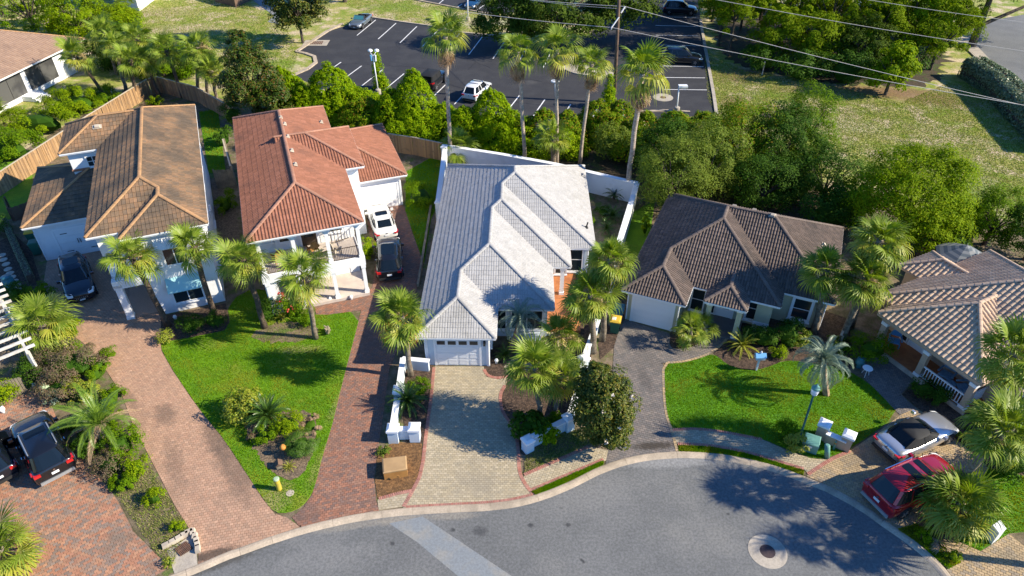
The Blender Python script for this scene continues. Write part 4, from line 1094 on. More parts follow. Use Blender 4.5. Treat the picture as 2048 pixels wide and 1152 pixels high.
for x in (.62, 2.75, 4.85, 6.86):
    Rd.column(x, .36, .22, 2.54, .24); Rd.column(x, .40, 3.17, zr - .16, .24)
    br = MB()
    for k in (-1, 1):
        if .4 < x + k * .4 < 7: br.add([(x + k * .1, .34, zr - .17), (x + k * .5, .34, zr - .17), (x + k * .1, .34, zr - .65), (x + k * .1, .46, zr - .17), (x + k * .5, .46, zr - .17), (x + k * .1, .46, zr - .65)], [(0, 1, 2), (3, 5, 4), (0, 2, 5, 3), (1, 4, 5, 2), (0, 3, 4, 1)])
    if br.f: br.build("bracket", MAT['trim'], Rd.root)
for a, b in ((.76, 2.62), (2.88, 4.72), (4.98, 6.72)): Rd.railing((a, .38), (b, .38), 3.12, .95, MAT['bronze'], .11, .022)
Rd.railing((6.86, .55), (6.86, 2.95), 3.12, .95, MAT['bronze'], .11, .022)
Rd.railing((4.95, 2.2), (6.4, 2.6), 3.3, 1.3, MAT['bronze'], .25, .03)
Rd.window(5.6, 3.0, 3.9, .9, 1.2, grid=(1, 1)); Rd.door(3.8, 3.0, 3.14, 1.0, 2.05, m=MAT['bronze'], glazed=True); Rd.door(2.2, 3.0, 3.14, 1.0, 2.05, m=MAT['door_white']); Rd.window(1.0, 3.0, 4.0, .7, .9, grid=(1, 1))
Rd.door(5.7, 3.0, .23, .95, 2.05, glazed=True); Rd.window(4.2, 3.0, .9, 1.0, 1.2, grid=(2, 2)); Rd.door(2.6, 3.0, .23, .9, 2.05)
Rd.garage(10.05, 11.45, 2.9, 2.1, rows=4, cols=4)
Rd.window(6.85, 6.0, 4.2, .9, 1.2, R(90)); Rd.window(8.25, 9.6, 4.0, .8, 1.1, R(90))
for q in ((561, 237), (569, 250), (575, 275), (583, 303), (590, 331), (642, 246), (556, 253), (486, 275), (492, 317)): Rd.vent(*q, m=MAT['stone'], size=.28)

# ------------------------------------------------------------------ brown roofed house
Br = House("house", "two storey white corner house with a mottled brown tile roof and teal awning", -26.085, 35.799, 22.022, MAT['t_brown'], MAT['t_brown_cap'], kind='f', W=.23, E=.40, tk=.04)
zb, zg = 6.40, 3.17
Br.nested([(5.104, -1.002), (7.036, 0)], 19.066, zb, .489, mirror=7.036)
Br.wing(-2.64, 3.0, 13.203, 18.9, zb - .015, .489, right=False)
Br.wing(-5.76, .5, 8.958, 18.8, zg, .35, right=False)
Br.box(.4, 6.65, 5.2, 18.6, 0, zb - .13); Br.box(.4, 6.65, .4, 6, 2.75, zb - .13); Br.box(2.55, 6.66, -.62, 6, 0, zb - .13)
Br.box(-2.25, 1, 13.6, 18.45, 0, zb - .13); Br.box(-5.3, 1, 9.35, 18.4, 0, zg - .13)
Br.finish(MAT['white'], MAT['trim'])
Br.column(.68, -.1, 0, 2.8, .42, MAT['white'], MAT['trim'])
Br.slab("porch_beam", [(.42, -.35), (2.6, -.35), (2.6, .15), (.42, .15)], 2.5, 3.1, MAT['white']); Br.slab("porch_beam", [(.46, .15), (.92, .15), (.92, 5.3), (.46, 5.3)], 2.5, 2.9, MAT['white'])
Br.slab("entry_floor", [(.5, -.2), (2.6, -.2), (2.6, 5.3), (.5, 5.3)], 0, .06, MAT['paver_b'])
Br.door(1.7, 5.2, .07, 1.1, 2.15, m=MAT['teal_door'], glazed=False)
Br.garage(-2.72, 9.35, 2.75, 2.3, rows=4, cols=4)
for k in (-3.75, -1.7):
    for zz in (.45, 1.95):
        s_ = -1 if k < -2 else 1
        MB().box(min(k, k - s_ * .45), max(k, k - s_ * .45), 9.30, 9.32, zz, zz + .05).build("strap_hinge", MAT['dark_metal'], Br.root)
for k in (-2.8, -2.64): MB().box(k - .02, k + .02, 9.28, 9.32, 1.05, 1.4).build("door_pull", MAT['dark_metal'], Br.root)
Br.window(4.55, -.62, .75, 1.75, 1.25, grid=(2, 1), fw=.10)
fw_ = Br.window(4.55, -.62, 3.75, 1.2, 1.35, grid=(2, 1), fw=.10)
aw = MB().add([(3.5, -.63, 2.75), (5.6, -.63, 2.75), (5.6, -1.35, 2.0), (3.5, -1.35, 2.0), (3.5, -.63, 2.68), (5.6, -.63, 2.68), (5.6, -1.30, 1.95), (3.5, -1.30, 1.95)], [(0, 1, 2, 3), (7, 6, 5, 4), (3, 2, 6, 7), (0, 4, 5, 1), (1, 5, 6, 2), (0, 3, 7, 4)]).build("awning", MAT['awning'], Br.root)
for x in (3.55, 5.55): MB().bar((x, -.64, 1.6), (x, -1.28, 1.97), .03).build("awning_strut", MAT['dark_metal'], aw)
MB().add([(3.6, -.63, 5.85), (5.5, -.63, 5.85), (5.5, -1.2, 5.25), (3.6, -1.2, 5.25), (3.6, -.63, 5.79), (5.5, -.63, 5.79), (5.5, -1.16, 5.2), (3.6, -1.16, 5.2)], [(0, 1, 2, 3), (7, 6, 5, 4), (3, 2, 6, 7), (0, 4, 5, 1), (1, 5, 6, 2), (0, 3, 7, 4)]).build("awning", MAT['white'], Br.root)
Br.window(-.7, 13.6, 4.95, .75, .75, grid=(2, 2))
for y, z in ((2.0, 1.0), (5.0, 4.0), (8.5, 1.0), (12, 4.0), (8.5, 4.2)): Br.window(6.65, y, z, .9, 1.3, R(90), grid=(1, 2))
Br.slab("wall_cap", [(-2.3, 13.52), (.5, 13.52), (.5, 13.62), (-2.3, 13.62)], 4.7, 4.86, MAT['t_red_cap'])
for q in ((325, 352), (384, 265), (195, 255)): Br.vent(*q, m=MAT['stone'], size=.4)

# ------------------------------------------------------------------ tan house (right edge)
Tn = House("house", "single storey tan stucco house with a tan barrel tile roof and porch", 22.48, 33.247, -62.967, MAT['t_tan'], MAT['t_tan_cap'], kind='b', W=.29, E=.36, tk=.035)
zt_ = 2.62
Tn.nested([(6.899, 0)], 8.6, zt_, .557)
Tn.nested([(12.2, 1.45)], 12.4, zt_ - .01, .557, x0=-1.2)
Tn.wing(-2.9, 3.2, 5.4, 8.8, zt_ - .02, .557, right=False)
Tn.box(.4, 6.5, 2.1, 7, 0, 2.48); Tn.box(-.8, 10.6, 2.6, 12, 0, 2.48); Tn.box(-2.5, 1, 5.8, 8.4, 0, 2.45); Tn.box(6.4, 10.6, 1.9, 4, 0, 2.48)
Tn.finish(MAT['tan'], MAT['tan'])
Tn.slab("porch_floor", [(.3, .15), (6.75, .15), (6.75, 2.1), (.3, 2.1)], 0, .3, MAT['terracotta'])
Tn.slab("floor_edge", [(.22, .06), (6.8, .06), (6.8, .15), (.22, .15)], 0, .31, MAT['stone'])
Tn.slab("porch_beam", [(.35, .12), (6.7, .12), (6.7, .42), (.35, .42)], 2.24, 2.46, MAT['tan'])
for x in (.62, 3.55, 6.5): Tn.column(x, .27, .3, 2.26, .34, MAT['tan'], MAT['trim'])
Tn.door(2.0, 2.1, .31, 1.05, 2.0, frame=MAT['trim']); Tn.window(1.05, 2.1, .4, .35, 1.8, grid=(1, 1), sill=False)
Tn.window(5.0, 2.1, .9, 1.3, 1.2, grid=(2, 1))
Tn.railing((3.72, .2), (6.34, .2), .3, .85, MAT['trim'], .17, .045); Tn.railing((6.5, .45), (6.5, 2.0), .3, .85, MAT['trim'], .17, .045)
Tn.window(8.2, 1.9, .8, 1.2, 1.25, grid=(2, 1), fw=.14)

# ------------------------------------------------------------------ house at the far left
c0 = P(170, 78, 3.3); e1 = (P(0, 160, 3.3) - c0).normalized(); rot0 = math.degrees(math.atan2(-e1.y, -e1.x)) - 90
Fl = House("house", "long white house with a tan tile roof and black screened porch", c0.x, c0.y, rot0, MAT['t_far'], MAT['t_brown_cap'], W=.32, E=.40, parts=300)
Fl.nested([(18.0, -26.0)], 0.0, 3.3, .42, x0=-18.0)
Fl.box(-17.5, -.75, -25.5, -.7, 0, 3.15)
Fl.finish(MAT['white'], MAT['trim'])
def scr(y0, y1):
    f = MB()
    for a, b, c, d in ((y0 - .16, y0, .55, 2.95), (y1, y1 + .16, .55, 2.95), (y0, y1, .5, .55), (y0, y1, 2.95, 3.0)): f.box(-.76, -.68, a, b, c, d)
    fr = f.build("window", MAT['trim'], Fl.root)
    MB().box(-.75, -.725, y0 + .003, y1 - .003, .553, 2.947).build("screen", MAT['screen'], fr)
    MB().box(-.722, -.70, (y0 + y1) / 2 - .02, (y0 + y1) / 2 + .02, .56, 2.94).build("screen_bar", MAT['dark_metal'], fr)
scr(-9.3, -5.0); scr(-13.9, -9.9); scr(-18.4, -14.5)
Fl.window(-.75, -2.6, 1.1, .8, 1.3, R(90), grid=(1, 1))
st = MB()
for i in range(3): st.box(-.7, .2 + .35 * (3 - i), -10.9, -9.1, 0 + .17 * i, .17 * (i + 1) - .002)
st.build("steps", MAT['white'], Fl.root)

# ------------------------------------------------------------------ white building and grey shed at the top edge
b0 = P(279, 23); b1 = P(316, -6); b2 = P(215, -4)
WB = thing("white_building", "corner of a plain white building at the top left edge", "building", b0)
v1 = (b1 - b0).normalized() * 16; v2 = (b2 - b0).normalized() * 14
MB().prism([(0, 0), v1.xy[:], (v1 + v2).xy[:], v2.xy[:]], 0, 6.2).build("wall", MAT['white'], WB)
MB().prism([(p.x, p.y) for p in (Vector((0, 0, 0)) - (v1 + v2) * .02, v1 * 1.03 - v2 * .02, (v1 + v2) * 1.03, v2 * 1.03 - v1 * .02)], 6.203, 6.5).build("roof", MAT['t_brown'], WB)
k = v2.normalized(); nrm = Vector((-k.y, k.x, 0)) * (1 if Vector((-k.y, k.x, 0)).y < 0 else -1)
wd = MB()
for a in (2.0, 6.0): 
    q = k * a + nrm * .03
    wd.bar(q + Vector((0, 0, 1.0)), q + Vector((0, 0, 2.3)), 1.1, .06, up=nrm)
wd.build("window", MAT['glass'], WB)
s0_ = P(472, 15); s1_ = P(430, 3); s2_ = P(500, 2)
SH = thing("shed", "low weathered grey plank shed at the top edge", "shed", s0_)
u1 = s1_ - s0_; u2 = s2_ - s0_; u2 = u2.normalized() * 5
MB().prism([(0, 0), u1.xy[:], (u1 + u2).xy[:], u2.xy[:]], 0, 1.9).build("wall", MAT['pole'], SH)
for i in range(9):
    f0, f1 = i / 9 + .004, (i + 1) / 9 - .004
    MB().prism([((u1 * a + u2 * b).x, (u1 * a + u2 * b).y) for a, b in ((-.05, f0), (1.05, f0), (1.05, f1), (-.05, f1))], 1.95, 2.02 + .01 * (i % 2)).build("roof_plank", MAT['timber'], SH)

for hs, spots in ((W, ((.47, .37), (4.30, .37), (10.9, 9.92))), (Dk, ((.42, .32), (3.72, .32), (12.26, 4.22))), (Br, ((6.6, -.66), (-5.25, 9.31))), (Rd, ((11.8, 11.4),))):
    for x, y in spots: MB().tube([(x, y - .02, .1), (x, y - .02, 2.45)], .04, 8).build("downpipe", MAT['trim'], hs.root)
# ================================================================== PLANTS
def frond_fan(name, m, r=1.0, pet=.7, segs=20, spread=250, droop=.35, fold=.18, seed=0, ragged=.12, split=.38):
    """fan leaf along +x, up +z: petiole, then segments that are joined near the hub and part towards drooping tips"""
    q = random.Random(seed); V, F = [], []
    def pt(a, d, drop): return (pet + .06 * r + d * math.cos(a), d * math.sin(a), fold * abs(math.sin(a)) * d - drop)
    V += [(0, -.022, 0), (0, .022, 0), (pet, .013, .02), (pet, -.013, .02), (0, 0, -.03), (pet, 0, -.005)]
    F += [(0, 1, 2, 3), (1, 4, 5, 2), (4, 0, 3, 5)]
    for i in range(segs):
        a = R(-spread / 2 + spread * (i + .5) / segs) + q.gauss(0, .03)
        L = r * (1 - .28 * (abs(a) / R(spread / 2)) ** 2) * q.uniform(1 - ragged, 1)
        da = R(spread / segs) * .5
        z1, z2, z3 = droop * .05 * L, droop * .32 * L, droop * L * q.uniform(.75, 1.25)
        b = len(V)
        d1, d2 = L * split, L * .72
        V += [pt(a, .02, 0), pt(a - da * .98, d1, z1 - .012), pt(a + da * .98, d1, z1 + .012), pt(a - da * .36, d2, z2 - .008), pt(a + da * .36, d2, z2 + .008), pt(a + q.gauss(0, .03), L * (1 - .12 * droop), z3)]
        F += [(b, b + 1, b + 2), (b + 1, b + 3, b + 4, b + 2), (b + 3, b + 5, b + 4)]
    me = bpy.data.meshes.new(name); me.from_pydata(V, [], F); me.materials.append(m); me.update()
    return me

def frond_feather(name, m, L=2.0, n=26, w=.45, arc=.9, seed=0, vee=.5, up=.5, taper=.35):
    """feather leaf along +x that rises and arches over; arc: how far it bends (radians)"""
    q = random.Random(seed); V, F = [], []
    pts, a, p = [], up, Vector((0, 0, 0)); st = L / n
    for i in range(n + 1):
        pts.append((p.copy(), a)); p = p + Vector((math.cos(a), 0, math.sin(a))) * st; a -= arc * 1.6 / n * (.4 + 1.2 * i / n)
    for i in range(n):
        (p0, a0), (p1, a1) = pts[i], pts[i + 1]; b = len(V); k0, k1 = .02 * (1 - i / n) + .005, .02 * (1 - (i + 1) / n) + .005
        V += [tuple(p0 + Vector((0, -k0, 0))), tuple(p0 + Vector((0, k0, 0))), tuple(p1 + Vector((0, k1, 0))), tuple(p1 + Vector((0, -k1, 0)))]
        F.append((b, b + 1, b + 2, b + 3))
    m2 = n * 2
    for i in range(int(m2 * .08), m2):
        t = i / m2; p0, a0 = pts[i // 2]; p0 = p0.lerp(pts[min(i // 2 + 1, n)][0], (i % 2) * .5)
        ll = w * (math.sin(math.pi * min(1, .15 + t * .8)) ** .6) * q.uniform(.85, 1.1) * (1 - taper * t)
        fw = Vector((math.cos(a0), 0, math.sin(a0))); nn = Vector((-math.sin(a0), 0, math.cos(a0)))
        for sgn in (-1, 1):
            d = (Vector((0, sgn, 0)) * .82 + fw * (.55 + .4 * t) + nn * vee * q.uniform(.6, 1.2)).normalized()
            e = p0 + d * ll - Vector((0, 0, .12 * ll)); b = len(V); k = fw * st * .24; mid = p0 + d * ll * .5 + Vector((0, 0, .03 * ll))
            V += [tuple(p0 - k * .5), tuple(mid - k), tuple(e), tuple(mid + k)]; F.append((b, b + 1, b + 2, b + 3))
    me = bpy.data.meshes.new(name); me.from_pydata(V, [], F); me.materials.append(m); me.update()
    return me

FAN = [frond_fan("frond", MAT['frond'], 1, .85, 26, 285, d, .15, i, .25, .42) for i, d in enumerate((.22, .38, .55, .75))]
FAN_Y = [frond_fan("frond", MAT['frond_y'], .95, .7, 20, 250, d, .15, 10 + i) for i, d in enumerate((.45, .8))]
FAN_O = [frond_fan("frond", MAT['frond_o'], .9, .6, 18, 220, .9, .2, 21)]
FAN_D = [frond_fan("frond", MAT['frond_d'], .85, .55, 14, 150, d, .4, 30 + i, .3) for i, d in enumerate((.9, 1.3))]
WAS = [frond_fan("frond", MAT['frond'], 1, .8, 22, 230, d, .2, 40 + i, .1, .55) for i, d in enumerate((.35, .6, .9))]
WAS_Y = [frond_fan("frond", MAT['frond_y'], 1, .75, 20, 220, d, .2, 50 + i, .1, .55) for i, d in enumerate((.7, 1.0))]
PIN = [frond_feather("frond", MAT['frond_b'], 2.2, 24, .42, 1.5 + .2 * i, i, .7, .7) for i in range(3)]
DAT = [frond_feather("frond", MAT['frond_p'], 2.9, 28, .42, .9 + .25 * i, 5 + i, .35, .5) for i in range(3)]
DAT_D = [frond_feather("frond", MAT['frond_d'], 2.5, 22, .36, .7, 9, .3, .3)]
SAG = [frond_feather("frond", MAT['frond_s'], 1.0, 18, .17, .5 + .25 * i, 12 + i, .35, .45) for i in range(3)]
SAG_Y = [frond_feather("frond", MAT['frond_y'], .9, 14, .10, .6 + .3 * i, 16 + i, .3, .4, .1) for i in range(2)]

def bloom_mesh(seed, n=260):
    q = np.random.default_rng(seed); t = q.uniform(0, 1, n) ** .7
    c = np.stack([t * .9, q.normal(0, .12, n) * (.3 + t), .25 * np.sin(t * 2.6) - .25 * t * t + q.normal(0, .08, n) * (.4 + t)], 1)
    return leaf_mesh("blossom", c, q.normal(0, 1, (n, 3)), .085, MAT['bloom'], q, 1.0)
def leaf_quads(c, nrm, size, q, aspect=.55, up=0.0):
    n = len(c); nrm = nrm / (np.linalg.norm(nrm, axis=1, keepdims=True) + 1e-9)
    r = q.normal(0, 1, (n, 3)); t = np.cross(nrm, r); t /= (np.linalg.norm(t, axis=1, keepdims=True) + 1e-9); b = np.cross(nrm, t)
    s = size * q.uniform(.6, 1.25, (n, 1)); h = s * aspect
    V = np.stack([c - t * s * .5, c + b * h * .5 + nrm * s * .08, c + t * s * .5, c - b * h * .5 + nrm * s * .08], 1)
    return V.reshape(-1, 3)
def leaf_mesh(name, c, nrm, size, m, q, aspect=.55):
    V = leaf_quads(c, nrm, size, q, aspect); F = np.arange(len(V)).reshape(-1, 4)
    return mesh_np(name, V, F, m)
BLOOM = [bloom_mesh(i) for i in range(2)]

def trunk_path(b, top, lean=(0, 0), n=7, wob=.04, seed=0):
    q = random.Random(seed); pts = []
    for i in range(n):
        t = i / (n - 1)
        pts.append(Vector((top[0] * (t ** 1.3) + lean[0] * math.sin(math.pi * t) + q.gauss(0, wob) * (0 < i < n - 1), top[1] * (t ** 1.3) + lean[1] * math.sin(math.pi * t) + q.gauss(0, wob) * (0 < i < n - 1), top[2] * t)))
    return pts

def crown(root, top, n, sizes, meshes, seed, el0=82, el1=-38, yellow=.12, orange=0, dead=0, bloom=0, M_Y=None, M_O=None, M_D=None, spread=.12):
    n = int(n * .84); q = random.Random(seed); ga = 2.39996; spr = q.uniform(.85, 1.15); el1 += q.uniform(-14, 6)
    M_Y = M_Y or FAN_Y; M_O = M_O or FAN_O; M_D = M_D or FAN_D
    for i in range(n):
        t = (i + .5) / n
        el = el0 + (el1 - el0) * t ** (.85 * spr) + q.gauss(0, 11)
        k = min(len(meshes) - 1, int(t * len(meshes)))
        me = meshes[k]
        if t > .55 and q.random() < yellow * 2: me = q.choice(M_Y)
        if t > .8 and q.random() < orange: me = q.choice(M_O)
        o = put("frond", me, root, (top[0] + q.gauss(0, .04), top[1] + q.gauss(0, .04), top[2] - .25 * t + q.gauss(0, .03)),
                (q.gauss(0, .25), -R(el), i * ga + q.gauss(0, .28)), sizes * q.uniform(.75, 1.18) * (.8 if t < .12 else 1))
    dead = dead or q.choice((0, 1, 2, 3))
    for i in range(dead):
        put("frond", q.choice(M_D), root, (top[0], top[1], top[2] - .35 - q.uniform(0, .3 if dead < 6 else .9)), (q.gauss(0, .3), -R(q.uniform(-84, -50)), i * ga * 1.7 + q.random()), sizes * q.uniform(.75, 1.0))
    for i in range(bloom):
        put("blossom", q.choice(BLOOM), root, (top[0], top[1], top[2] - .1), (0, -R(q.uniform(-35, 15)), q.uniform(0, 6.28)), sizes * q.uniform(.9, 1.25))

def palm(label, base, crown_px, size=1.0, n=34, seed=1, group='sabal palms', rad=.17, name="sabal_palm", dark=False, boots=True, dy=0.0, h=None, **kw):
    B = P(*base) if not isinstance(base, Vector) else base
    B = Vector((B.x, B.y, .05))
    if h is not None: top = Vector((kw.pop('dx', 0), dy, h))
    else:
        A = above(Vector((B.x, B.y + dy, 0)), *crown_px); top = A - B
    r = thing(name, label, 'palm tree', B, 0, group)
    pts = trunk_path(B, top, (0, 0), 8, .03, seed)
    nr = [rad * (1.35 - .35 * min(1, i / 1.5)) for i in range(8)]; nr[-1] *= 1.05
    mb = MB(); mb.tube(pts, nr, 9)
    H = top.z
    if H > 2.2:                                             # ring scars
        m = int(min(H, 9) / .16)
        for i in range(1, m):
            t = i / m; k = min(6, int(t * 7)); p = pts[k].lerp(pts[k + 1], t * 7 - k)
            mb.lathe([(rad * 1.0, -.03), (rad * 1.07, 0), (rad * 1.0, .03)], 9, p)
    tr = mb.build("trunk", MAT['palm_bark_d'] if dark else (MAT['pale_bark'] if name == 'tall_fan_palm' else MAT['palm_bark']), r, smooth=True)
    if boots:                                               # old leaf bases under the crown
        bb = MB(); q = random.Random(seed + 7); nb = 26; hb = min(1.3, H * .55)
        for i in range(nb):
            t = i / nb; z = H - .1 - hb * t; k = max(0, min(6, int(z / H * 7))); p = pts[k].lerp(pts[k + 1], z / H * 7 - k)
            a = i * 2.4; d = Vector((math.cos(a), math.sin(a), 0)); L = q.uniform(.18, .34)
            bb.bar(p + d * rad * .8, p + d * (rad + L * .6) + Vector((0, 0, L)), .07, .03, up=d)
        bb.build("leaf_boots", MAT['boot'] if not dark else MAT['palm_bark_d'], r)
    crown(r, top, n, size, kw.pop('meshes', FAN), seed, **kw)
    return r

# ---- tree and bush crowns made of leaf clumps
def clump_cloud(q, R3, nclump, nleaf, cr, low=-.35, flat=0.0, ctr=(0, 0, 0), inner=.62, cone=0.0):
    d = q.normal(0, 1, (nclump * 4, 3)); d /= np.linalg.norm(d, axis=1, keepdims=True); d = d[d[:, 2] > low][:nclump]
    cc = d * np.array(R3) * q.uniform(inner, 1.0, (len(d), 1))
    idx = q.integers(0, len(cc), nleaf); crs = cr * q.uniform(.6, 1.25, len(cc))
    u = q.normal(0, 1, (nleaf, 3)); u /= np.linalg.norm(u, axis=1, keepdims=True)
    u[:, 2] = np.where(u[:, 2] < -.35, -u[:, 2], u[:, 2])
    p = cc[idx] + u * (crs[idx] * q.uniform(.45, 1, nleaf) ** .6)[:, None] * np.array((1, 1, 1 - flat))
    if cone: p[:, :2] *= (1.12 - cone * np.clip(p[:, 2:3] / R3[2], 0, 1))
    nrm = u * .8 + d[idx] * .5 + np.array((0, 0, .45)) + q.normal(0, .35, (nleaf, 3))
    return p + np.array(ctr), nrm

def core(mb, R3, c, k=.64, n=10):
    V, F = [], []
    for i in range(7):
        a = math.pi * (i / 6) - math.pi / 2
        for j in range(n):
            b = 2 * math.pi * j / n; w = 1 + .15 * math.sin(3 * b + i)
            V.append((c[0] + R3[0] * k * w * math.cos(a) * math.cos(b), c[1] + R3[1] * k * w * math.cos(a) * math.sin(b), max(.02, c[2] + R3[2] * k * math.sin(a))))
    for i in range(6):
        for j in range(n): F.append((i * n + j, i * n + (j + 1) % n, (i + 1) * n + (j + 1) % n, (i + 1) * n + j))
    mb.add(V, F)

def foliage(name, parts, m, q, parent, size, aspect=.55, cores=(), corem=None):
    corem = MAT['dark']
    c = np.vstack([p[0] for p in parts]); nn = np.vstack([p[1] for p in parts]); k = c[:, 2] > .02
    V = leaf_quads(c[k], nn[k], size, q, aspect)
    me = mesh_np(name, V, np.arange(len(V)).reshape(-1, 4), m)
    o = put(name, me, parent)
    if cores:
        mb = MB()
        for R3, cc in cores: core(mb, R3, cc)
        mb.build("branches", corem or MAT['bark'], parent)
    return o

def limbs(mb, top, R3, q, n=7, r=.12):
    for i in range(n):
        a = 2 * math.pi * i / n + q.uniform(-.3, .3); e = q.uniform(.15, .9)
        p = Vector((R3[0] * math.cos(a) * .75 * math.cos(e), R3[1] * math.sin(a) * .75 * math.cos(e), R3[2] * .8 * math.sin(e))) + top
        s = Vector(top) - Vector((0, 0, R3[2] * .55))
        mid = s.lerp(p, .5) + Vector((0, 0, .25))
        mb.tube([s, mid, p], [r, r * .6, r * .2], 6)

def tree(name, label, base, R3, zc, m, seed, nleaf=9000, nclump=60, cr=None, size=.17, aspect=.55, cat='tree', group=None, trunk=.16, bark=None, ctr=None, low=-.35, extra=(), inner=.62, wood=True):
    q = np.random.default_rng(seed)
    B = P(*base) if not isinstance(base, Vector) else base
    r = thing(name, label, cat, (B.x, B.y, .03), 0, group)
    ctr = ctr or (0, 0, zc); cr = cr or min(R3) * .34
    parts = [clump_cloud(q, R3, nclump, nleaf, cr, low, 0, ctr, inner)]
    for eR, ec, en in extra: parts.append(clump_cloud(q, eR, max(8, nclump // 3), en, min(eR) * .36, low, 0, ec, inner))
    foliage("crown", parts, m, q, r, size, aspect)
    if wood:
        mb = MB(); t = Vector(ctr)
        mb.tube([(0, 0, 0), (t.x * .2, t.y * .2, t.z * .35), (t.x * .8, t.y * .8, t.z * .75), t], [trunk * 1.25, trunk, trunk * .7, trunk * .3], 8)
        limbs(mb, t, R3, random.Random(seed), 9, trunk * .55)
        for eR, ec, en in extra: mb.tube([(0, 0, zc * .3), tuple(Vector(ec) * .7), ec], [trunk * .6, trunk * .4, trunk * .15], 6)
        mb.build("trunk", bark or MAT['bark'], r)
    return r

def bush(label, base, R3, m, seed, nleaf=1600, size=.10, name="shrub", cat='shrub', group=None, aspect=.55, nclump=22, flowers=None, inner=.7, core_m=None, z=None):
    q = np.random.default_rng(seed)
    B = P(*base) if not isinstance(base, Vector) else base
    r = thing(name, label, cat, (B.x, B.y, .05), 0, group)
    c = (0, 0, R3[2] * .55 if z is None else z)
    parts = [clump_cloud(q, R3, nclump, nleaf, min(R3) * .42, -.25, 0, c, inner)]
    foliage("foliage", parts, m, q, r, size, aspect, cores=[((R3[0] * .8, R3[1] * .8, R3[2] * .8), c)], corem=core_m or MAT['bark'])
    if flowers:
        fm, nf, fs = flowers
        p, nn = clump_cloud(q, tuple(1.02 * v for v in R3), nclump, nf * 5, min(R3) * .3, .1, 0, c, .9)
        cen = p[::5]; pp = np.repeat(cen, 5, 0) + q.normal(0, fs * .35, (len(cen) * 5, 3))
        put("flowers", leaf_mesh("flowers", pp, q.normal(0, 1, pp.shape), fs, fm, q, .9), r)
    return r

def rosette(label, base, n, size, meshes, seed, name="cycad", cat='cycad', group=None, z=.25, el0=80, el1=0, trunk=.14):
    B = P(*base) if not isinstance(base, Vector) else base
    r = thing(name, label, cat, (B.x, B.y, .05), 0, group); q = random.Random(seed)
    MB().tube([(0, 0, 0), (0, 0, z * .6), (0, 0, z + .08)], [trunk, trunk * 1.05, trunk * .5], 8).build("trunk", MAT['palm_bark_d'], r)
    for i in range(n):
        t = (i + .5) / n
        put("frond", meshes[min(len(meshes) - 1, int(t * len(meshes)))], r, (0, 0, z + .05), (q.gauss(0, .12), -R(el0 + (el1 - el0) * t - 25 + q.gauss(0, 4)), i * 2.39996), size * q.uniform(.88, 1.08))
    return r
# ------------------------------------------------------------------ palms
SP = 'sabal palms beside the houses'
palm("tall leaning sabal palm with a tan flower cluster in front of the white corner house", (337, 653), (262, 512), 1.0, 36, 1, SP, dark=True, bloom=5)
palm("sabal palm with a shaggy dark trunk before the teal awning window", (430, 634), (388, 492), 1.0, 36, 2, SP, dark=True, yellow=.15)
palm("yellow green sabal palm left of the red flowering shrub", (530, 656), (486, 518), 1.05, 38, 3, SP, yellow=.3, dark=True)
palm("drooping yellow green sabal palm at the edge of the bare patch", (632, 678), (607, 548), 1.12, 38, 4, SP, yellow=.35, rad=.15)
palm("full sabal palm with orange lower fronds left of the white garage door", (822, 752), (803, 632), 1.12, 48, 5, SP, yellow=.2, orange=.5, bloom=2, rad=.15, boots=False)
palm("full round sabal palm with orange fronds right of the tan driveway", (1080, 843), (1070, 735), 1.05, 46, 6, SP, yellow=.2, orange=.5, bloom=2, rad=.14, boots=False)
palm("sabal palm with golden fronds just behind the full round one", (1110, 838), (1123, 752), .95, 38, 7, SP, yellow=.4, orange=.7, bloom=2, rad=.13, boots=False)
palm("low sabal palm full of tan flower stalks by the entry path", (1128, 720), (1126, 672), .95, 34, 8, SP, yellow=.3, bloom=9, rad=.15, boots=False)
palm("small sabal palm against the low white wall", (1160, 768), (1156, 738), .62, 22, 9, SP, rad=.10, boots=False)
palm("tall sabal palm with ragged boots nearest the magnolia", (1186, 705), (1182, 590), 1.08, 44, 10, SP, yellow=.12, bloom=2, rad=.19)
palm("tall sabal palm with a large tan bloom beside the green bins", (1204, 682), (1222, 518), .98, 50, 11, SP, yellow=.2, bloom=7, rad=.17)
palm("sabal palm with a boot covered trunk at the corner of the cream house", (1628, 664), (1652, 540), 1.0, 46, 12, SP, bloom=3, rad=.2)
palm("big sabal palm crown beside the tan roof with a bloom below", (1682, 682), (1734, 560), 1.15, 56, 13, SP, yellow=.35, bloom=5, rad=.2)
palm("tallest sabal palm between the dark and tan roofs", (1700, 655), (1760, 480), 1.15, 52, 14, SP, yellow=.2, rad=.2)
palm("dense dark sabal palm over the corner of the tan house", P(2008, 890), (2030, 705), 1.12, 52, 15, SP, rad=.2, yellow=.1, dy=-1.0)
palm("sabal palm at the right edge beside the dark mulch bed", Vector((21.6, 21.3, .05)), (2030, 880), 1.08, 50, 16, SP, rad=.18, h=6.0, dx=.3, dy=-.4)
palm("low bushy sabal palm beside the red car", (1922, 1045), (1922, 1006), 1.15, 60, 17, SP, rad=.2, yellow=.3, boots=False)
palm("short sabal palm with pale boots beside the white pergola", (119, 706), (82, 645), 1.2, 40, 18, SP, rad=.26, yellow=.3)
palm("pale palm at the near left corner of the frame", (-4, 1130), (0, 1098), 1.15, 34, 19, SP, yellow=.6, rad=.15, boots=False)
palm("palm casting its long shadow from beyond the right edge", Vector((27.5, 17.5, .05)), (0, 0), 1.25, 40, 31, SP, rad=.18, h=7.6, dx=-.6)
BP = 'sabal palms along the plank fence'
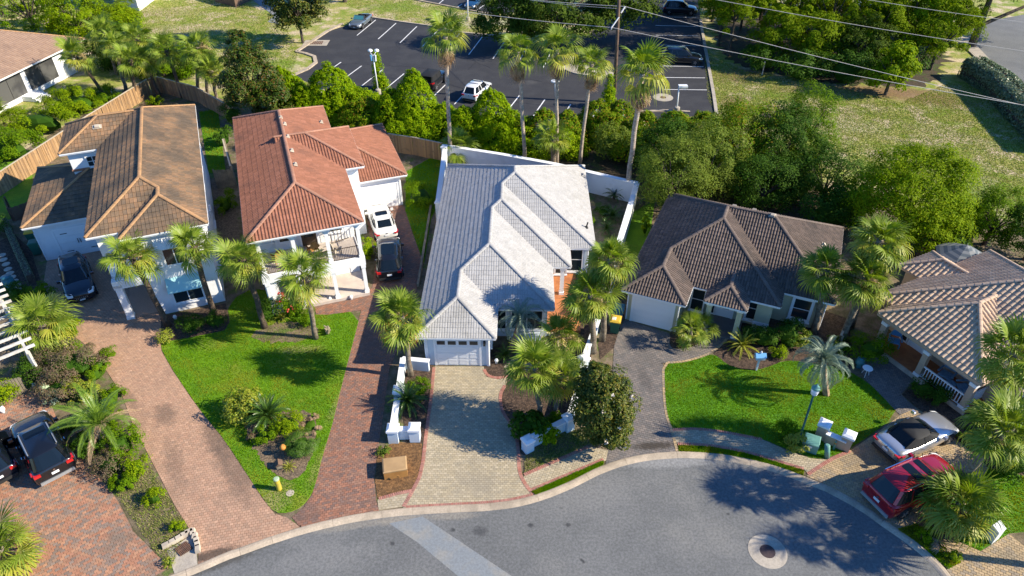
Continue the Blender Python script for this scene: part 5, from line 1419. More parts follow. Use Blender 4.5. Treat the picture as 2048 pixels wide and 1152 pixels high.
for k, (b, c, sz, lab) in enumerate([((206, 190), (150, 112), 1.3, "leftmost palm against the wall of the screened house"), ((253, 183), (230, 90), 1.2, "palm with a pale trunk left of the fence corner"),
        ((275, 206), (262, 118), 1.2, "palm with a dark trunk behind the fence corner"), ((319, 194), (289, 118), 1.2, "palm leaning over the fence corner"), ((366, 196), (332, 100), 1.35, "broad palm in the middle of the fence row"),
        ((398, 198), (396, 94), 1.35, "tall pale green palm near the right end of the fence row"), ((436, 210), (424, 140), 1.15, "palm with criss cross boots at the right end of the fence"), ((418, 198), (408, 120), 1.05, "slim palm tucked behind the right end of the fence"),
        ((235, 150), (207, 66), 1.3, "palm crown behind the leftmost palms"), ((300, 150), (272, 74), 1.3, "palm crown standing behind the fence row")]):
    palm(lab, b, c, sz * .98, 34, 40 + k, BP, rad=.17, dark=k in (0, 2, 3, 4), yellow=.12, bloom=2 if k in (0, 5) else 0)
palm("low palm at the left edge beside the screened porch", (-14, 262), (-6, 226), 1.0, 30, 55, BP, yellow=.3)
palm("short sabal palm inside the corner of the white garden wall", (922, 326), (918, 290), 1.1, 30, 56, 'short sabal palms behind the white house')
palm("short sabal palm with thick boots behind the white roof ridge", (1106, 340), (1106, 272), 1.15, 34, 57, 'short sabal palms behind the white house', rad=.24)
palm("low dark fan palm beside the cream garage", (1378, 692), (1382, 655), .72, 26, 58, 'low palms of the round bed', rad=.1, boots=False)
palm("second fan palm of the round mulch bed", (1404, 674), (1408, 652), .62, 22, 59, 'low palms of the round bed', rad=.1, boots=False)
palm("wild palmetto in the trees behind the dark roof", (1612, 370), (1612, 335), 1.3, 26, 60, 'wild palmettos', rad=.12, boots=False)
palm("pale palmetto at the back of the trees", (1900, 470), (1908, 430), 1.1, 24, 61, 'wild palmettos', rad=.12, boots=False)
palm("small palmetto before the white building", (248, 42), (247, 12), 1.2, 24, 62, 'wild palmettos', rad=.12)
WP = 'tall fan palms behind the white wall'
for k, (b, c, lab) in enumerate([((902, 327), (891, 72), "tall thin fan palm at the left corner of the white wall"), ((1048, 333), (1036, 104), "tall thin fan palm with curled dead fronds, second from the left"), ((1113, 333), (1114, 98), "tall thin fan palm with the lowest skirt, in the middle of the row"), ((1160, 330), (1184, 128), "shorter tall fan palm beside the utility pole"), ((1252, 400), (1284, 148), "largest tall fan palm at the right end of the wall")]):
    r = palm(lab, b, c, (1.35, 1.25, 1.25, 1.15, 1.55)[k], 30, 70 + k, WP, rad=(.17, .16, .15, .15, .2)[k], name="tall_fan_palm", boots=False, meshes=WAS, el0=80, el1=-12, yellow=.22, M_Y=WAS_Y, dead=(24, 28, 22, 28, 28)[k])
def feather_palm(label, base, crown_px, n, size, meshes, seed, name, group=None, el0=85, el1=-15, dead=0, rad=.2):
    B = P(*base); B.z = .05
    top = above(B, *crown_px) - B
    r = thing(name, label, 'palm tree', B, 0, group); q = random.Random(seed)
    MB().tube([(0, 0, 0), tuple(top * .5), tuple(top)], [rad * 1.2, rad, rad * 1.1], 9).build("trunk", MAT['boot'], r)
    for i in range(n):
        t = (i + .5) / n
        me = meshes[min(len(meshes) - 1, int(t * len(meshes)))]
        if i >= n - dead: me = DAT_D[0]
        put("frond", me, r, tuple(top), (q.gauss(0, .15), -R(el0 + (el1 - el0) * t - 35 + q.gauss(0, 5)), i * 2.39996 + q.gauss(0, .1)), size * q.uniform(.88, 1.08))
feather_palm("blue green feather palm in the middle of the right lawn", (1652, 790), (1646, 725), 34, .95, PIN, 1, "pindo_palm", "blue green feather palms", rad=.17)
feather_palm("blue green feather palm beside the white garage", (1022, 700), (1040, 640), 26, .85, PIN, 2, "pindo_palm", "blue green feather palms", rad=.14)
feather_palm("young bright green date palm between the two brick driveways", (212, 890), (200, 848), 26, .92, DAT, 3, "date_palm", None, 88, 18, dead=4, rad=.25)
CY = 'cycads and spiky plants'
rosette("round dark green cycad in the left lawn island", (541, 848), 44, 1.45, SAG, 1, group=CY, z=.55)
rosette("cycad against the low white wall beside the tan driveway", (818, 818), 34, 1.35, SAG, 2, group=CY, z=.5)
rosette("yellow edged spiky plant in front of the cream porch", (1482, 700), 34, 1.4, SAG_Y, 3, name="spiky_plant", cat='spiky plant', group=CY)
rosette("cycad beside the path along the white side wall", (1224, 440), 30, 1.15, SAG, 4, group=CY)
rosette("small cycad lower along the white side wall", (1213, 466), 26, .95, SAG, 5, group=CY)
rosette("dark cycad in the corner of the white side wall", (1228, 398), 28, 1.1, SAG, 6, group=CY)
rosette("small bright cycad beside the white garage", (1011, 716), 26, .85, SAG, 7, group=CY, z=.15)
rosette("spiky plant at the foot of the yellow green palm", (565, 640), 20, .7, SAG_Y, 8, name="spiky_plant", cat='spiky plant', group=CY, z=.1)
rosette("low tuft beside the birdhouse in the lawn island", (580, 938), 26, .5, SAG_Y, 9, name="spiky_plant", cat='spiky plant', group=CY, z=.05)

# ------------------------------------------------------------------ vine mounds behind the houses
VM = 'vine covered mounds along the car park'
def mound(label, base, lobes, m, seed, size=.17, per=1.25, group=VM, name="vine_mound"):
    """lobes: (dx, dy, rx, ry, height)"""
    q = np.random.default_rng(seed); B = P(*base)
    r = thing(name, label, 'vine mound', (B.x, B.y, .02), 0, group); parts, cores = [], []
    for dx, dy, rx, ry, h in lobes:
        c = (dx, dy, 0); n = int(per * 620 * (rx * ry + .5 * (rx + ry) * h))
        p, nn = clump_cloud(q, (rx, ry, h), int(40 + 16 * rx * h), n, .42, -.02, .2, (0, 0, 0), .88, .45 if h > 3.4 else .25)
        p = p + np.array(c); parts.append((p, nn)); cores.append(((rx * .72, ry * .72, h * .9), c))
        k = n // 9                                            # hanging strands
        a = q.uniform(0, 6.283, k // 14 + 1)
        for ai in a:
            t = q.uniform(.1, 1, 14); zz = h * (.92 - .75 * t); rr = np.sqrt(np.clip(1 - (zz / h) ** 2, 0, 1)) * 1.04 * (1.12 - (.45 if h > 3.4 else .25) * np.clip(zz / h, 0, 1))
            pp = np.stack([dx + rx * rr * np.cos(ai) + q.normal(0, .08, 14), dy + ry * rr * np.sin(ai) + q.normal(0, .08, 14), zz], 1)
            parts.append((pp, np.stack([np.cos(ai) * np.ones(14), np.sin(ai) * np.ones(14), .5 * np.ones(14)], 1) + q.normal(0, .3, (14, 3))))
    foliage("foliage", parts, m, q, r, size, .7, cores, MAT['bark'])
    return r
mound("tall vine draped peak left of the lamp pole", (672, 235), [(0, 0, 3.4, 2.6, 5.6), (-2.4, -.6, 2.6, 2.2, 3.6), (3.0, -.5, 3.0, 2.2, 3.2), (1.2, -1.8, 2.8, 1.8, 2.4)], MAT['vine'], 1)
mound("tallest vine draped mound before the parked black car", (834, 266), [(0, 0, 2.6, 2.2, 6.4), (-2.2, -.2, 2.2, 2, 4.6), (2.6, -.8, 2.4, 1.8, 3.4), (.5, -1.8, 2.6, 1.6, 3.0)], MAT['vine'], 2)
mound("rounded vine mound before the parked white car", (985, 285), [(0, 0, 2.6, 2.2, 5.4), (-2.6, -.4, 2.2, 1.8, 3.8), (1.9, -.8, 2.0, 1.6, 3.6), (.2, -1.6, 2.2, 1.4, 2.4)], MAT['vine'], 3)
mound("low vine mound right behind the red roof", (735, 262), [(0, 0, 3.2, 2, 3.2), (2.2, -.6, 2, 1.6, 2.4)], MAT['vine_y'], 4)
mound("small vine mound beside the magnolia", (590, 225), [(0, 0, 2.6, 2.2, 4.2), (-1.2, 1.2, 2.2, 2, 4.4), (1.6, -.6, 2, 1.6, 2.6)], MAT['vine'], 5)
mound("vine mound below the second lamp pole", (1085, 300), [(0, 0, 2.4, 1.8, 4.0), (-1.8, .3, 1.6, 1.4, 3.2), (2.2, .4, 2, 1.6, 3.8)], MAT['vine_y'], 6)
mound("vine thicket at the foot of the utility pole", (1190, 275), [(0, 0, 2.4, 2, 3.8), (2.4, .4, 2.2, 2, 3.6), (1.0, -1.5, 2.4, 1.6, 3.2)], MAT['vine_y'], 7)
mound("vine thicket with rusty leaves below the last lamp pole", (1340, 300), [(0, 0, 2.8, 2.2, 3.8), (2.8, .4, 2.4, 2, 3.6), (-2.6, .4, 2.2, 2, 3.6), (.4, -2, 3, 2, 4.0)], MAT['vine_y'], 8)
mound("low leafy band of vines before the parked cars", (905, 285), [(0, 0, 3.4, 1.6, 3.0), (-3.6, .2, 2.4, 1.5, 2.8), (3.6, -.2, 2.6, 1.5, 3.0)], MAT['vine'], 21)
mound("low leafy band of vines below the lamp pole", (700, 245), [(0, 0, 3.2, 1.6, 3.4), (3.4, -.2, 2.8, 1.5, 2.8)], MAT['vine'], 22)
mound("low dark band of vines behind the tall fan palms", (1050, 310), [(0, 0, 3, 1.4, 2.6), (3.2, -.3, 2.4, 1.3, 2.6), (-2.8, .3, 2.2, 1.3, 3.0)], MAT['vine'], 23)
mound("vine column climbing the lamp pole", (760, 178), [(0, 0, .55, .55, 4.6), (.3, -.2, .7, .6, 1.6)], MAT['vine'], 9, .16, 1.6)
mound("vine clump at the back plank fence", (800, 290), [(0, 0, 2.0, 1.0, 2.2), (2.2, -.3, 1.6, .9, 1.8)], MAT['vine'], 10)
mound("vine column on the utility pole foot", (1215, 215), [(0, 0, .6, .6, 3.6)], MAT['vine'], 11, .16, 1.6)

# ------------------------------------------------------------------ broadleaf trees
MG = 'magnolia trees'
tree("magnolia", "rusty tipped magnolia behind the brown roofed house", (520, 242), (2.9, 2.6, 3.6), 4.3, MAT['magnolia_r'], 1, 13000, 90, .8, .26, .5, group=MG, extra=[((2.2, 2.0, 2.2), (1.8, -1.0, 2.4), 5000), ((1.3, 1.3, 1.8), (-.4, .3, 7.2), 2600)], low=-.7)
tree("magnolia", "glossy magnolia at the corner of the car park kerb", (606, 86), (3.9, 3.6, 5.4), 6.0, MAT['magnolia'], 2, 21000, 120, .95, .33, .5, group=MG, low=-.8)
mg = tree("magnolia", "dark glossy magnolia with white flowers beside the grey driveway", (1196, 892), (1.55, 1.5, 2.2), 3.0, MAT['magnolia'], 3, 17000, 90, .5, .17, .5, group=MG, low=-.8, extra=[((1.1, 1.0, 1.2), (.45, -.4, 1.7), 7000), ((.9, .9, 1.1), (-.25, .3, 4.6), 4500)])
q_ = np.random.default_rng(4); fp = np.array([(-.2, -1.3, 4.1), (1.55, -.7, 3.6), (.7, -1.5, 3.1), (.1, -1.6, 2.2), (1.1, -1.3, 1.4), (.2, -1.2, 5.1), (1.3, -.5, 4.4), (-.9, -1.3, 2.6), (.6, -1.5, 1.2), (-.5, -1.1, 4.8)])
fp = fp[:7]; pp = np.repeat(fp, 8, 0) + q_.normal(0, .05, (56, 3))
put("flowers", leaf_mesh("flowers", pp, q_.normal(0, 1, pp.shape) + np.array((0, -.6, .8)), .13, MAT['flower_w'], q_, .7), mg)
OT = 'trees beyond the car park'
tree("oak_tree", "big shaded oak in the middle of the car park", (1120, 96), (8.0, 5.2, 4.8), 5.4, MAT['oak'], 10, 34000, 170, 1.25, .32, .5, group=OT, trunk=.3, extra=[((4.6, 3.8, 3.4), (8.0, 1.5, 5.2), 11000), ((4.2, 3.4, 3.0), (-7.0, -.3, 3.6), 10000)], low=-.8)
tree("oak_tree", "oak canopy beyond the left end of the car park", (690, 4), (7.0, 5.0, 5.2), 6.0, MAT['oak'], 11, 20000, 110, 1.1, .34, .5, group=OT, trunk=.28, extra=[((3, 3, 2.6), (-5, 0, 4.6), 4000)])
tree("oak_tree", "spreading live oak over the side street", (1943, 92), (7.5, 5.5, 3.6), 8.4, MAT['olive'], 12, 19000, 120, 1.15, .32, .5, group=OT, trunk=.42, extra=[((4.5, 4, 2.8), (9, 1.5, 7.2), 6000), ((4, 3, 2.4), (-5.0, 1.5, 8.0), 4000)], low=-.3)
tree("oak_tree", "shaded oak behind the two black parked cars", (1290, 12), (6.5, 4.5, 4.4), 6.5, MAT['oak'], 13, 11000, 80, 1.2, .34, .5, group=OT, trunk=.3, extra=[((3.5, 3, 3), (-6.5, .5, 5.5), 4000)])
PT = 'pines beyond the field'
for k, (b, R3, zc, n, lab) in enumerate([((1456, 112), (3.4, 3.0, 4.0), 6.0, 6000, "pine with bare grey limbs beside the car park"), ((1560, 100), (4.2, 3.4, 4.0), 5.2, 7500, "leftmost bushy pine of the wood"), ((1645, 110), (4.6, 3.6, 4.6), 5.6, 8000, "dense pine in the middle of the wood"), ((1730, 128), (4.4, 3.4, 4.0), 4.8, 7500, "pine behind the pine straw clearing"),
        ((1800, 120), (4.4, 3.6, 4.2), 5.0, 7500, "bright pine before the side street"), ((1860, 140), (3.6, 3.0, 3.2), 3.6, 6000, "low pine next to the clipped hedge"), ((1520, 40), (5.0, 4, 4.6), 6.2, 7500, "pine before the white picket fence"), ((1690, 30), (5.2, 4, 4.8), 6.4, 7500, "pine at the top of the wood"), ((1850, 50), (5, 4, 4.6), 7.2, 7500, "tall pine beside the live oak"), ((1420, 30), (4.4, 3.6, 4.2), 6.0, 6500, "pine at the far end of the car park kerb"), ((1770, 190), (2.2, 1.6, 2.2), 2.2, 3200, "young pine at the edge of the clearing"), ((1600, 20), (4.4, 4, 4.4), 6.8, 6500, "pine behind the picket fence")]):
    tree("pine_tree", lab, b, tuple(1.15 * v for v in R3), zc + .6, MAT['pine'] if k % 3 != 1 else MAT['bright'], 20 + k, int(n * 1.6), 60, .85, .36, .28 if k % 3 != 1 else .5, group=PT, trunk=.17, low=-.8, inner=.45)
for k, (b, R3, lab) in enumerate([((1600, 160), (3.6, 2.0, 2.2), "dark undergrowth bush under the leftmost pines"), ((1690, 168), (3.6, 2.0, 2.4), "dark undergrowth bush in the middle of the wood"), ((1520, 140), (3.0, 1.8, 1.8), "dark undergrowth bush near the car park"), ((1790, 150), (3.2, 2.0, 2.2), "dark undergrowth bush near the hedge"), ((1640, 60), (4, 3, 3), "dark bush deep in the wood"), ((1760, 70), (4, 3, 3), "dark bush before the blue tarpaulin")]):
    bush(lab, b, R3, MAT['dark'], 300 + k, 3000, .26, group='undergrowth of the wood', nclump=30)
for k, (b, R3, zc) in enumerate([((1480, 62), (4.2, 3.4, 4.6), 5.2), ((1590, 70), (4.6, 3.4, 4.4), 5.0), ((1680, 75), (4.6, 3.4, 4.6), 5.4), ((1770, 85), (4.4, 3.4, 4.4), 5.0), ((1835, 100), (4.2, 3.2, 4.4), 5.2), ((1880, 100), (3.6, 3.0, 3.6), 4.4), ((1440, 60), (3.2, 2.8, 4.6), 6.0), ((1620, 140), (3.6, 2.4, 3.2), 3.6), ((1540, 130), (3.4, 2.4, 3.2), 3.6), ((1710, 148), (3.4, 2.2, 3.0), 3.2)]):
    pass
for k, (b, lab) in enumerate((((1436, 92), "dense shading pine at the kerb of the right hand bays"), ((1424, 44), "dense shading pine at the top of the right hand kerb"))):
    tree("pine_tree", lab, b, (3.6, 3.6, 4.6), 6.4, MAT['pine'], 260 + k, 15000, 90, .95, .32, .34, group=PT, trunk=.18, low=-.7, inner=.5)
for k, (b, R3, zc) in enumerate([((1480, 62), (4.2, 3.4, 4.6), 5.2), ((1590, 70), (4.6, 3.4, 4.4), 5.0), ((1680, 75), (4.6, 3.4, 4.6), 5.4), ((1770, 85), (4.4, 3.4, 4.4), 5.0), ((1835, 100), (4.2, 3.2, 4.4), 5.2), ((1880, 100), (3.6, 3.0, 3.6), 4.4), ((1440, 60), (3.2, 2.8, 4.6), 6.0), ((1620, 140), (3.6, 2.4, 3.2), 3.6), ((1540, 130), (3.4, 2.4, 3.2), 3.6), ((1710, 148), (3.4, 2.2, 3.0), 3.2)]):
    tree("pine_tree", ("pine left of the dense middle pine", "pine between the leftmost and the dense pine", "pine behind the dense middle pine", "pine before the dark blue container", "pine right of the dark blue container", "pine leaning towards the live oak", "tall pine shading the right hand bays", "low pine at the front of the wood", "low bright pine near the marker stake", "low pine above the straw clearing")[k], b, R3, zc, MAT['pine'] if k % 3 else MAT['oak'], 220 + k, 9500, 70, .85, .34, .34, group=PT, trunk=.16, low=-.9, inner=.5)
TR = 'trees behind the dark roofed house'
for k, (b, R3, zc, m, n, lab, sz) in enumerate([
        ((1334, 425), (2.6, 2.2, 3.2), 3.4, 'olive', 13000, "pale olive tree at the right end of the white wall", .15),
        ((1400, 395), (2.8, 2.4, 3.2), 3.4, 'olive', 11000, "pale tree behind the dark roof ridge", .16),
        ((1470, 345), (3.0, 2.6, 3.2), 3.4, 'vine_y', 9000, "golden green tree above the dark roof", .18),
        ((1545, 350), (3.2, 2.6, 3.0), 3.2, 'dark', 11000, "dark tree in the middle of the thicket", .18),
        ((1592, 330), (2.4, 2.2, 3.4), 3.8, 'shrub', 9000, "blue green conical tree at the edge of the field", .16),
        ((1520, 410), (3.4, 2.2, 2.2), 2.0, 'dark', 8000, "dark low tree right behind the dark roof", .18),
        ((1640, 410), (3.2, 2.4, 2.4), 2.4, 'dark', 9000, "shaded tree beside the big bright one", .18),
        ((1330, 360), (2.6, 2.0, 2.6), 2.8, 'dark', 7000, "shaded tree behind the pale olive one", .18)]):
    tree("broadleaf_tree", lab, b, tuple(1.10 * v for v in R3), zc, MAT[m], 40 + k, int(n * 1.5), 90, .8, sz, .5, group=TR, trunk=.14, low=-.8)
tree("broadleaf_tree", "big round bright green tree at the edge of the field", (1790, 478), (4.3, 3.4, 3.9), 3.7, MAT['bright'], 60, 30000, 170, .85, .19, .5, group=TR, trunk=.22, extra=[((2.6, 2, 2.2), (-1.8, -1.6, 2.2), 6000), ((2.4, 2, 1.8), (2.4, -1.4, 2.0), 5000)], low=-.6)
tree("broadleaf_tree", "dark pointed evergreen right of the big bright tree", (1968, 490), (2.1, 1.8, 2.5), 2.3, MAT['shrub'], 61, 9000, 70, .6, .17, .5, group=TR, low=-.6)
tree("broadleaf_tree", "dark bushy tree at the right edge", (2050, 520), (2.6, 2.0, 2.3), 2.1, MAT['dark'], 62, 9000, 70, .65, .17, .5, group=TR, low=-.6)
tree("broadleaf_tree", "bright bush against the tan roof peak", (1835, 515), (1.6, 1.3, 1.8), 1.7, MAT['bright'], 63, 6000, 50, .5, .16, .5, group=TR, low=-.6)
for k, (b, R3, m, lab) in enumerate([((1275, 330), (2.2, 1.6, 2.2), 'vine_y', "golden bush at the back of the white wall"), ((1380, 330), (2.6, 1.8, 2.4), 'vine_y', "golden green bush below the last lamp pole"), ((1440, 380), (2.4, 1.8, 2.2), 'dark', "dark bush in the shade behind the dark roof"), ((1500, 385), (2.6, 1.8, 2.0), 'shrub', "green bush in the shade behind the dark roof"), ((1580, 395), (2.6, 2.0, 2.2), 'dark', "dark bush left of the big bright tree"), ((1650, 455), (2.4, 1.8, 2.0), 'dark', "dark bush at the corner of the dark roof"), ((1690, 440), (2.2, 1.8, 2.4), 'shrub', "green bush under the big bright tree"), ((1450, 300), (2.4, 1.8, 2.4), 'vine_y', "golden bush at the corner of the car park"), ((1230, 318), (2.2, 1.5, 2.2), 'olive', "pale bush beside the largest fan palm"), ((1880, 500), (2.0, 1.4, 1.6), 'dark', "dark bush behind the red loungers"), ((1930, 470), (2.0, 1.5, 1.6), 'shrub', "green bush behind the striped umbrella")]):
    bush(lab, b, R3, MAT[m], 330 + k, 3600, .19, group='undergrowth of the thicket', nclump=34)
TL = 'bushy trees left of the field'
for k, (b, R3, zc, lab, m) in enumerate([((70, 62), (7.0, 4.6, 4.6), 3.8, "broad leafy tree behind the screened house", 'shrub'), ((160, 72), (4.4, 3.4, 3.4), 2.6, "leafy tree at the corner of the tan roof", 'bright'), ((5, 30), (6.0, 4.4, 5.0), 4.0, "bright leafy tree in the top left corner", 'bright'), ((245, 68), (3.0, 2.4, 1.9), 1.5, "low bright bush at the edge of the field", 'bright'), ((250, 132), (4.6, 2.4, 2.8), 2.0, "shaded leafy bush among the fence palms", 'dark'), ((330, 152), (4.6, 2.2, 2.3), 1.6, "leafy bush behind the plank fence", 'shrub')]):
    tree("broadleaf_tree", lab, b, R3, zc, MAT[m], 80 + k, 16000, 110, .85, .25, .5, group=TL, trunk=.18, low=-.9)
# clipped hedge by the side street
def hedge(label, path, w, h, m, seed, n, size=.2):
    q = np.random.default_rng(seed); pts = [P(*p) for p in path]; o = pts[0]
    r = thing("hedge", label, 'hedge', o); Ls = [(b - a).length for a, b in zip(pts, pts[1:])]
    seg = q.choice(len(Ls), n, p=np.array(Ls) / sum(Ls)); t = q.uniform(0, 1, n)
    A = np.array([p[:] for p in pts]); base = A[seg] * (1 - t[:, None]) + A[seg + 1] * t[:, None] - np.array(o[:])
    d = (A[1:] - A[:-1]) / np.array(Ls)[:, None]; nn = np.stack([-d[:, 1], d[:, 0], 0 * d[:, 0]], 1)[seg]
    a = q.uniform(-.35, math.pi + .35, n); ca, sa = np.cos(a), np.sin(a)
    sq = lambda x: np.sign(x) * np.abs(x) ** .55
    pos = base + nn * (sq(ca) * w / 2 * q.uniform(.9, 1.03, n))[:, None]; pos[:, 2] = np.clip(h * (.35 + .65 * sq(sa)) * q.uniform(.93, 1.03, n), .05, None)
    nrm = nn * ca[:, None] + np.array((0, 0, 1)) * sa[:, None] + q.normal(0, .4, (n, 3))
    put("foliage", leaf_mesh("foliage", pos, nrm, size, m, q, .6), r)
    mb = MB()
    for a_, b_ in zip(pts, pts[1:]): mb.bar(a_ - o + Vector((0, 0, h * .45)), b_ - o + Vector((0, 0, h * .45)), w * .84, h * .88)
    mb.build("branches", MAT['bark'], r)
hedge("tall pale flecked clipped hedge along the side street", [(1938, 152), (1990, 185), (2050, 248), (2110, 310)], 3.0, 2.3, MAT['hedge'], 5, 16000, .26)
hedge("clipped ivy hedge left of the white corner house driveway", [(14, 452), (40, 510), (66, 566)], .5, .8, MAT['hedge'], 6, 2200, .10)

# ------------------------------------------------------------------ shrubs
SH_ = 'shrubs of the garden beds'
S = [
 ("long green shrub along the plank fence, nearest the left edge", (12, 320), (4.4, 2.2, 1.9), 'shrub', 7500, .17), ("green shrub in the middle of the fence bed", (85, 266), (4.2, 2.0, 1.7), 'bright', 7000, .17),
 ("green shrub at the far end of the fence bed", (158, 224), (3.6, 1.9, 1.5), 'bright', 6000, .17), ("round clipped bush against the screened house", (141, 200), (1.1, 1.0, 1.0), 'dark', 1600, .14), ("green bush near the end of the fence bed", (205, 208), (2.2, 1.4, 1.2), 'shrub', 3000, .15),
 ("sprawling bush in the grass beside the red roofed house", (842, 408), (1.6, 1.8, 1.1), 'shrub', 3200, .12), ("leafy bush at the porch of the red roofed house", (738, 512), (.7, 1.6, .9), 'bright', 1900, .11),
 ("bright yellow croton shrub in the lawn island", (497, 830), (1.15, 1.0, 1.0), 'shrub_y', 2200, .17), ("bright green bush in the middle of the lawn island", (582, 862), (.95, .8, .7), 'bright', 2400, .09), ("dark green bush behind the cycad of the lawn island", (530, 880), (.8, .6, .5), 'shrub', 1500, .10), ("small rusty bush at the edge of the lawn island", (508, 882), (.35, .3, .3), 'purple', 450, .09),
 ("purple bronze shrub beside the brown driveway", (150, 750), (2.2, 1.6, 1.3), 'purple', 7500, .10), ("lower purple shrub next to the date palm", (128, 795), (1.4, 1.0, .9), 'purple', 3400, .09), ("clipped green edge bush along the brown driveway", (203, 752), (.6, 1.9, .8), 'shrub', 2800, .09), ("yellow green bush beneath the date palm", (170, 800), (1.2, .9, .8), 'shrub_y', 2100, .11),
 ("clipped dark bush below the date palm", (250, 905), (1.1, 1.2, 1.0), 'shrub', 3600, .10), ("bronze bush at the foot of the date palm", (230, 942), (1.1, .9, .8), 'purple', 2400, .09), ("bright green bush beside the bronze one", (278, 946), (.7, .7, .8), 'bright', 1200, .10), ("bright weedy bush further down the strip", (312, 1005), (.55, .5, .5), 'bright', 1000, .10), ("dark fern clump beside the black car", (182, 900), (1.0, .8, .6), 'dark', 2200, .12),
 ("low green ground cover round the short palm", (135, 700), (1.4, 1.0, .8), 'shrub', 3000, .10), ("green bush beside the pergola post", (72, 762), (1.1, .9, .9), 'dark', 2600, .10), ("dark bush beside the hedge and driveway", (84, 598), (1.1, .9, .7), 'shrub', 1900, .10), ("bush below the pergola beam", (38, 602), (.8, .8, .9), 'dark', 1500, .10), ("bright bush in the left corner by the gate", (8, 800), (.9, .9, .8), 'bright', 1600, .10),
 ("dark clipped bush in front of the white corner house", (385, 660), (.9, .7, .7), 'dark', 1700, .10), ("second dark bush in front of the white corner house", (428, 650), (.8, .7, .65), 'dark', 1500, .10), ("yellow edged bush at the corner of the brown driveway", (332, 684), (.55, .5, .5), 'shrub_y', 900, .09),
 ("dark bush beneath the yellow green palm", (535, 640), (.9, .9, .9), 'dark', 1800, .10), ("small bush at the foot of the drooping palm", (618, 652), (.5, .5, .6), 'shrub', 900, .09),
 ("green bush behind the wall cycad", (838, 788), (.85, .7, .6), 'shrub', 1600, .09), ("white flowering tuft behind the brown box", (768, 908), (.4, .35, .3), 'olive', 500, .08),
 ("big leaved dark plant at the foot of the round palm", (1058, 868), (1.0, .8, .9), 'dark', 1300, .24), ("bright leafy plant beside the low white wall", (1082, 880), (.9, .6, .6), 'bright', 900, .20), ("ferny plant under the golden palm", (1112, 850), (.6, .5, .5), 'shrub', 900, .12),
 ("dark hedge bush under the cream house window", (1530, 690), (1.5, .9, .9), 'dark', 2600, .11), ("tall dark bush before the cream house corner", (1572, 690), (1.2, .9, 1.3), 'dark', 2400, .11), ("bright bush at the foot of the boot palm", (1592, 692), (.7, .6, .9), 'shrub_y', 1300, .11), ("round bright bush in the dark mulch", (1552, 715), (.6, .5, .5), 'bright', 1100, .09),
 ("dark leafy bush between the cream and tan houses", (1735, 715), (1.4, 1.1, 1.1), 'shrub', 2800, .11), ("olive ground cover by the side fence", (1680, 700), (1.2, .9, .5), 'olive', 1300, .10),
 ("yellow leaved bush at the foot of the street lamp", (1588, 905), (.55, .55, .95), 'shrub_y', 1300, .11), ("dark bush above the yellow leaved one", (1572, 878), (.8, .7, .7), 'shrub', 1600, .11),
 ("flowering bush before the porch railing", (1845, 790), (.9, .7, .7), 'dark', 1700, .10), ("dark bush before the porch railing", (1875, 805), (.8, .6, .6), 'dark', 1400, .10), ("big dark bush at the right edge beside the mulch", (2010, 945), (1.7, 1.2, 1.4), 'dark', 3000, .13), ("low bush in the dark mulch", (1935, 880), (.7, .6, .4), 'dark', 900, .10),
 ("small bush beside the yellow lidded bin", (1262, 560), (.4, .3, .3), 'shrub', 400, .09), ("shrub in the shade of the white side wall", (1206, 430), (.7, .6, .5), 'dark', 900, .11), ("spreading green shrub along the white side wall", (1180, 445), (.35, .9, .35), 'shrub', 700, .10),
 ("low hedge beside the gravel strip", (455, 420), (.7, 1.8, .9), 'shrub', 2200, .12), ("leafy bush in the shade behind the narrow lawn", (452, 290), (.8, 1.6, 1.3), 'dark', 2000, .13), ("ivy clump before the fence palms", (312, 212), (.9, .6, .7), 'bright', 900, .14),
 ("dark bush at the left edge beside the plank fence", (-10, 470), (1.2, 1.2, 1.3), 'dark', 2200, .12), ("bush at the foot of the magnolia behind the red roof", (470, 250), (1.2, 1.2, 1.6), 'dark', 2200, .14),
 ("bright bush on the verge by the red car", (1850, 1075), (.5, .4, .35), 'bright', 700, .09), ("small weed tuft at the corner verge", (1903, 1118), (.4, .35, .3), 'bright', 500, .08), ("yellow weed tuft beside the storm drain", (340, 1130), (.3, .25, .25), 'shrub_y', 350, .07), ("grassy tuft above the storm drain", (356, 1060), (.4, .35, .3), 'bright', 600, .08),
 ("green tuft on the wall of the dark house side yard", (1288, 470), (.3, .3, 1.2), 'bright', 600, .12)]
for k, (lab, b, R3, m, n, sz) in enumerate(S):
    bush(lab, b, R3, MAT[m], 400 + k, n, sz, group=SH_)
for k, (lab, b, R3, m) in enumerate([("dark leafy bush between the pergola and the short palm", (88, 735), (1.2, 1.0, .9), 'dark'), ("green bush behind the short palm", (105, 660), (1.3, 1.0, .8), 'shrub'), ("leafy bush right of the short palm", (146, 672), (.8, .9, .7), 'bright'), ("dark ground cover beside the gate", (100, 772), (1.0, .7, .5), 'dark'), ("green cover under the date palm crown", (205, 850), (1.3, 1.0, .6), 'shrub'), ("dark cover between the date palm and the black car", (160, 860), (.9, .8, .5), 'dark'), ("low green cover at the narrow end of the strip", (250, 970), (.7, .6, .4), 'shrub'), ("green edging bush along the upper brown driveway", (228, 810), (.5, 1.2, .6), 'shrub')]):
    bush(lab, b, R3, MAT[m], 640 + k, 2200, .11, group='shrubs of the planted strip')
bush("flowering bush with red blossoms beside the drooping palm", (590, 632), (1.2, .8, 1.25), MAT['shrub'], 500, 2600, .10, flowers=(MAT['flower_r'], 26, .16), group=SH_)
bush("fine mounded grass tussock in the lawn island", (606, 900), (.95, .8, .7), MAT['fine_grass'], 501, 5200, .16, name="grass_tussock", cat='ornamental grass', group=SH_, aspect=.12)
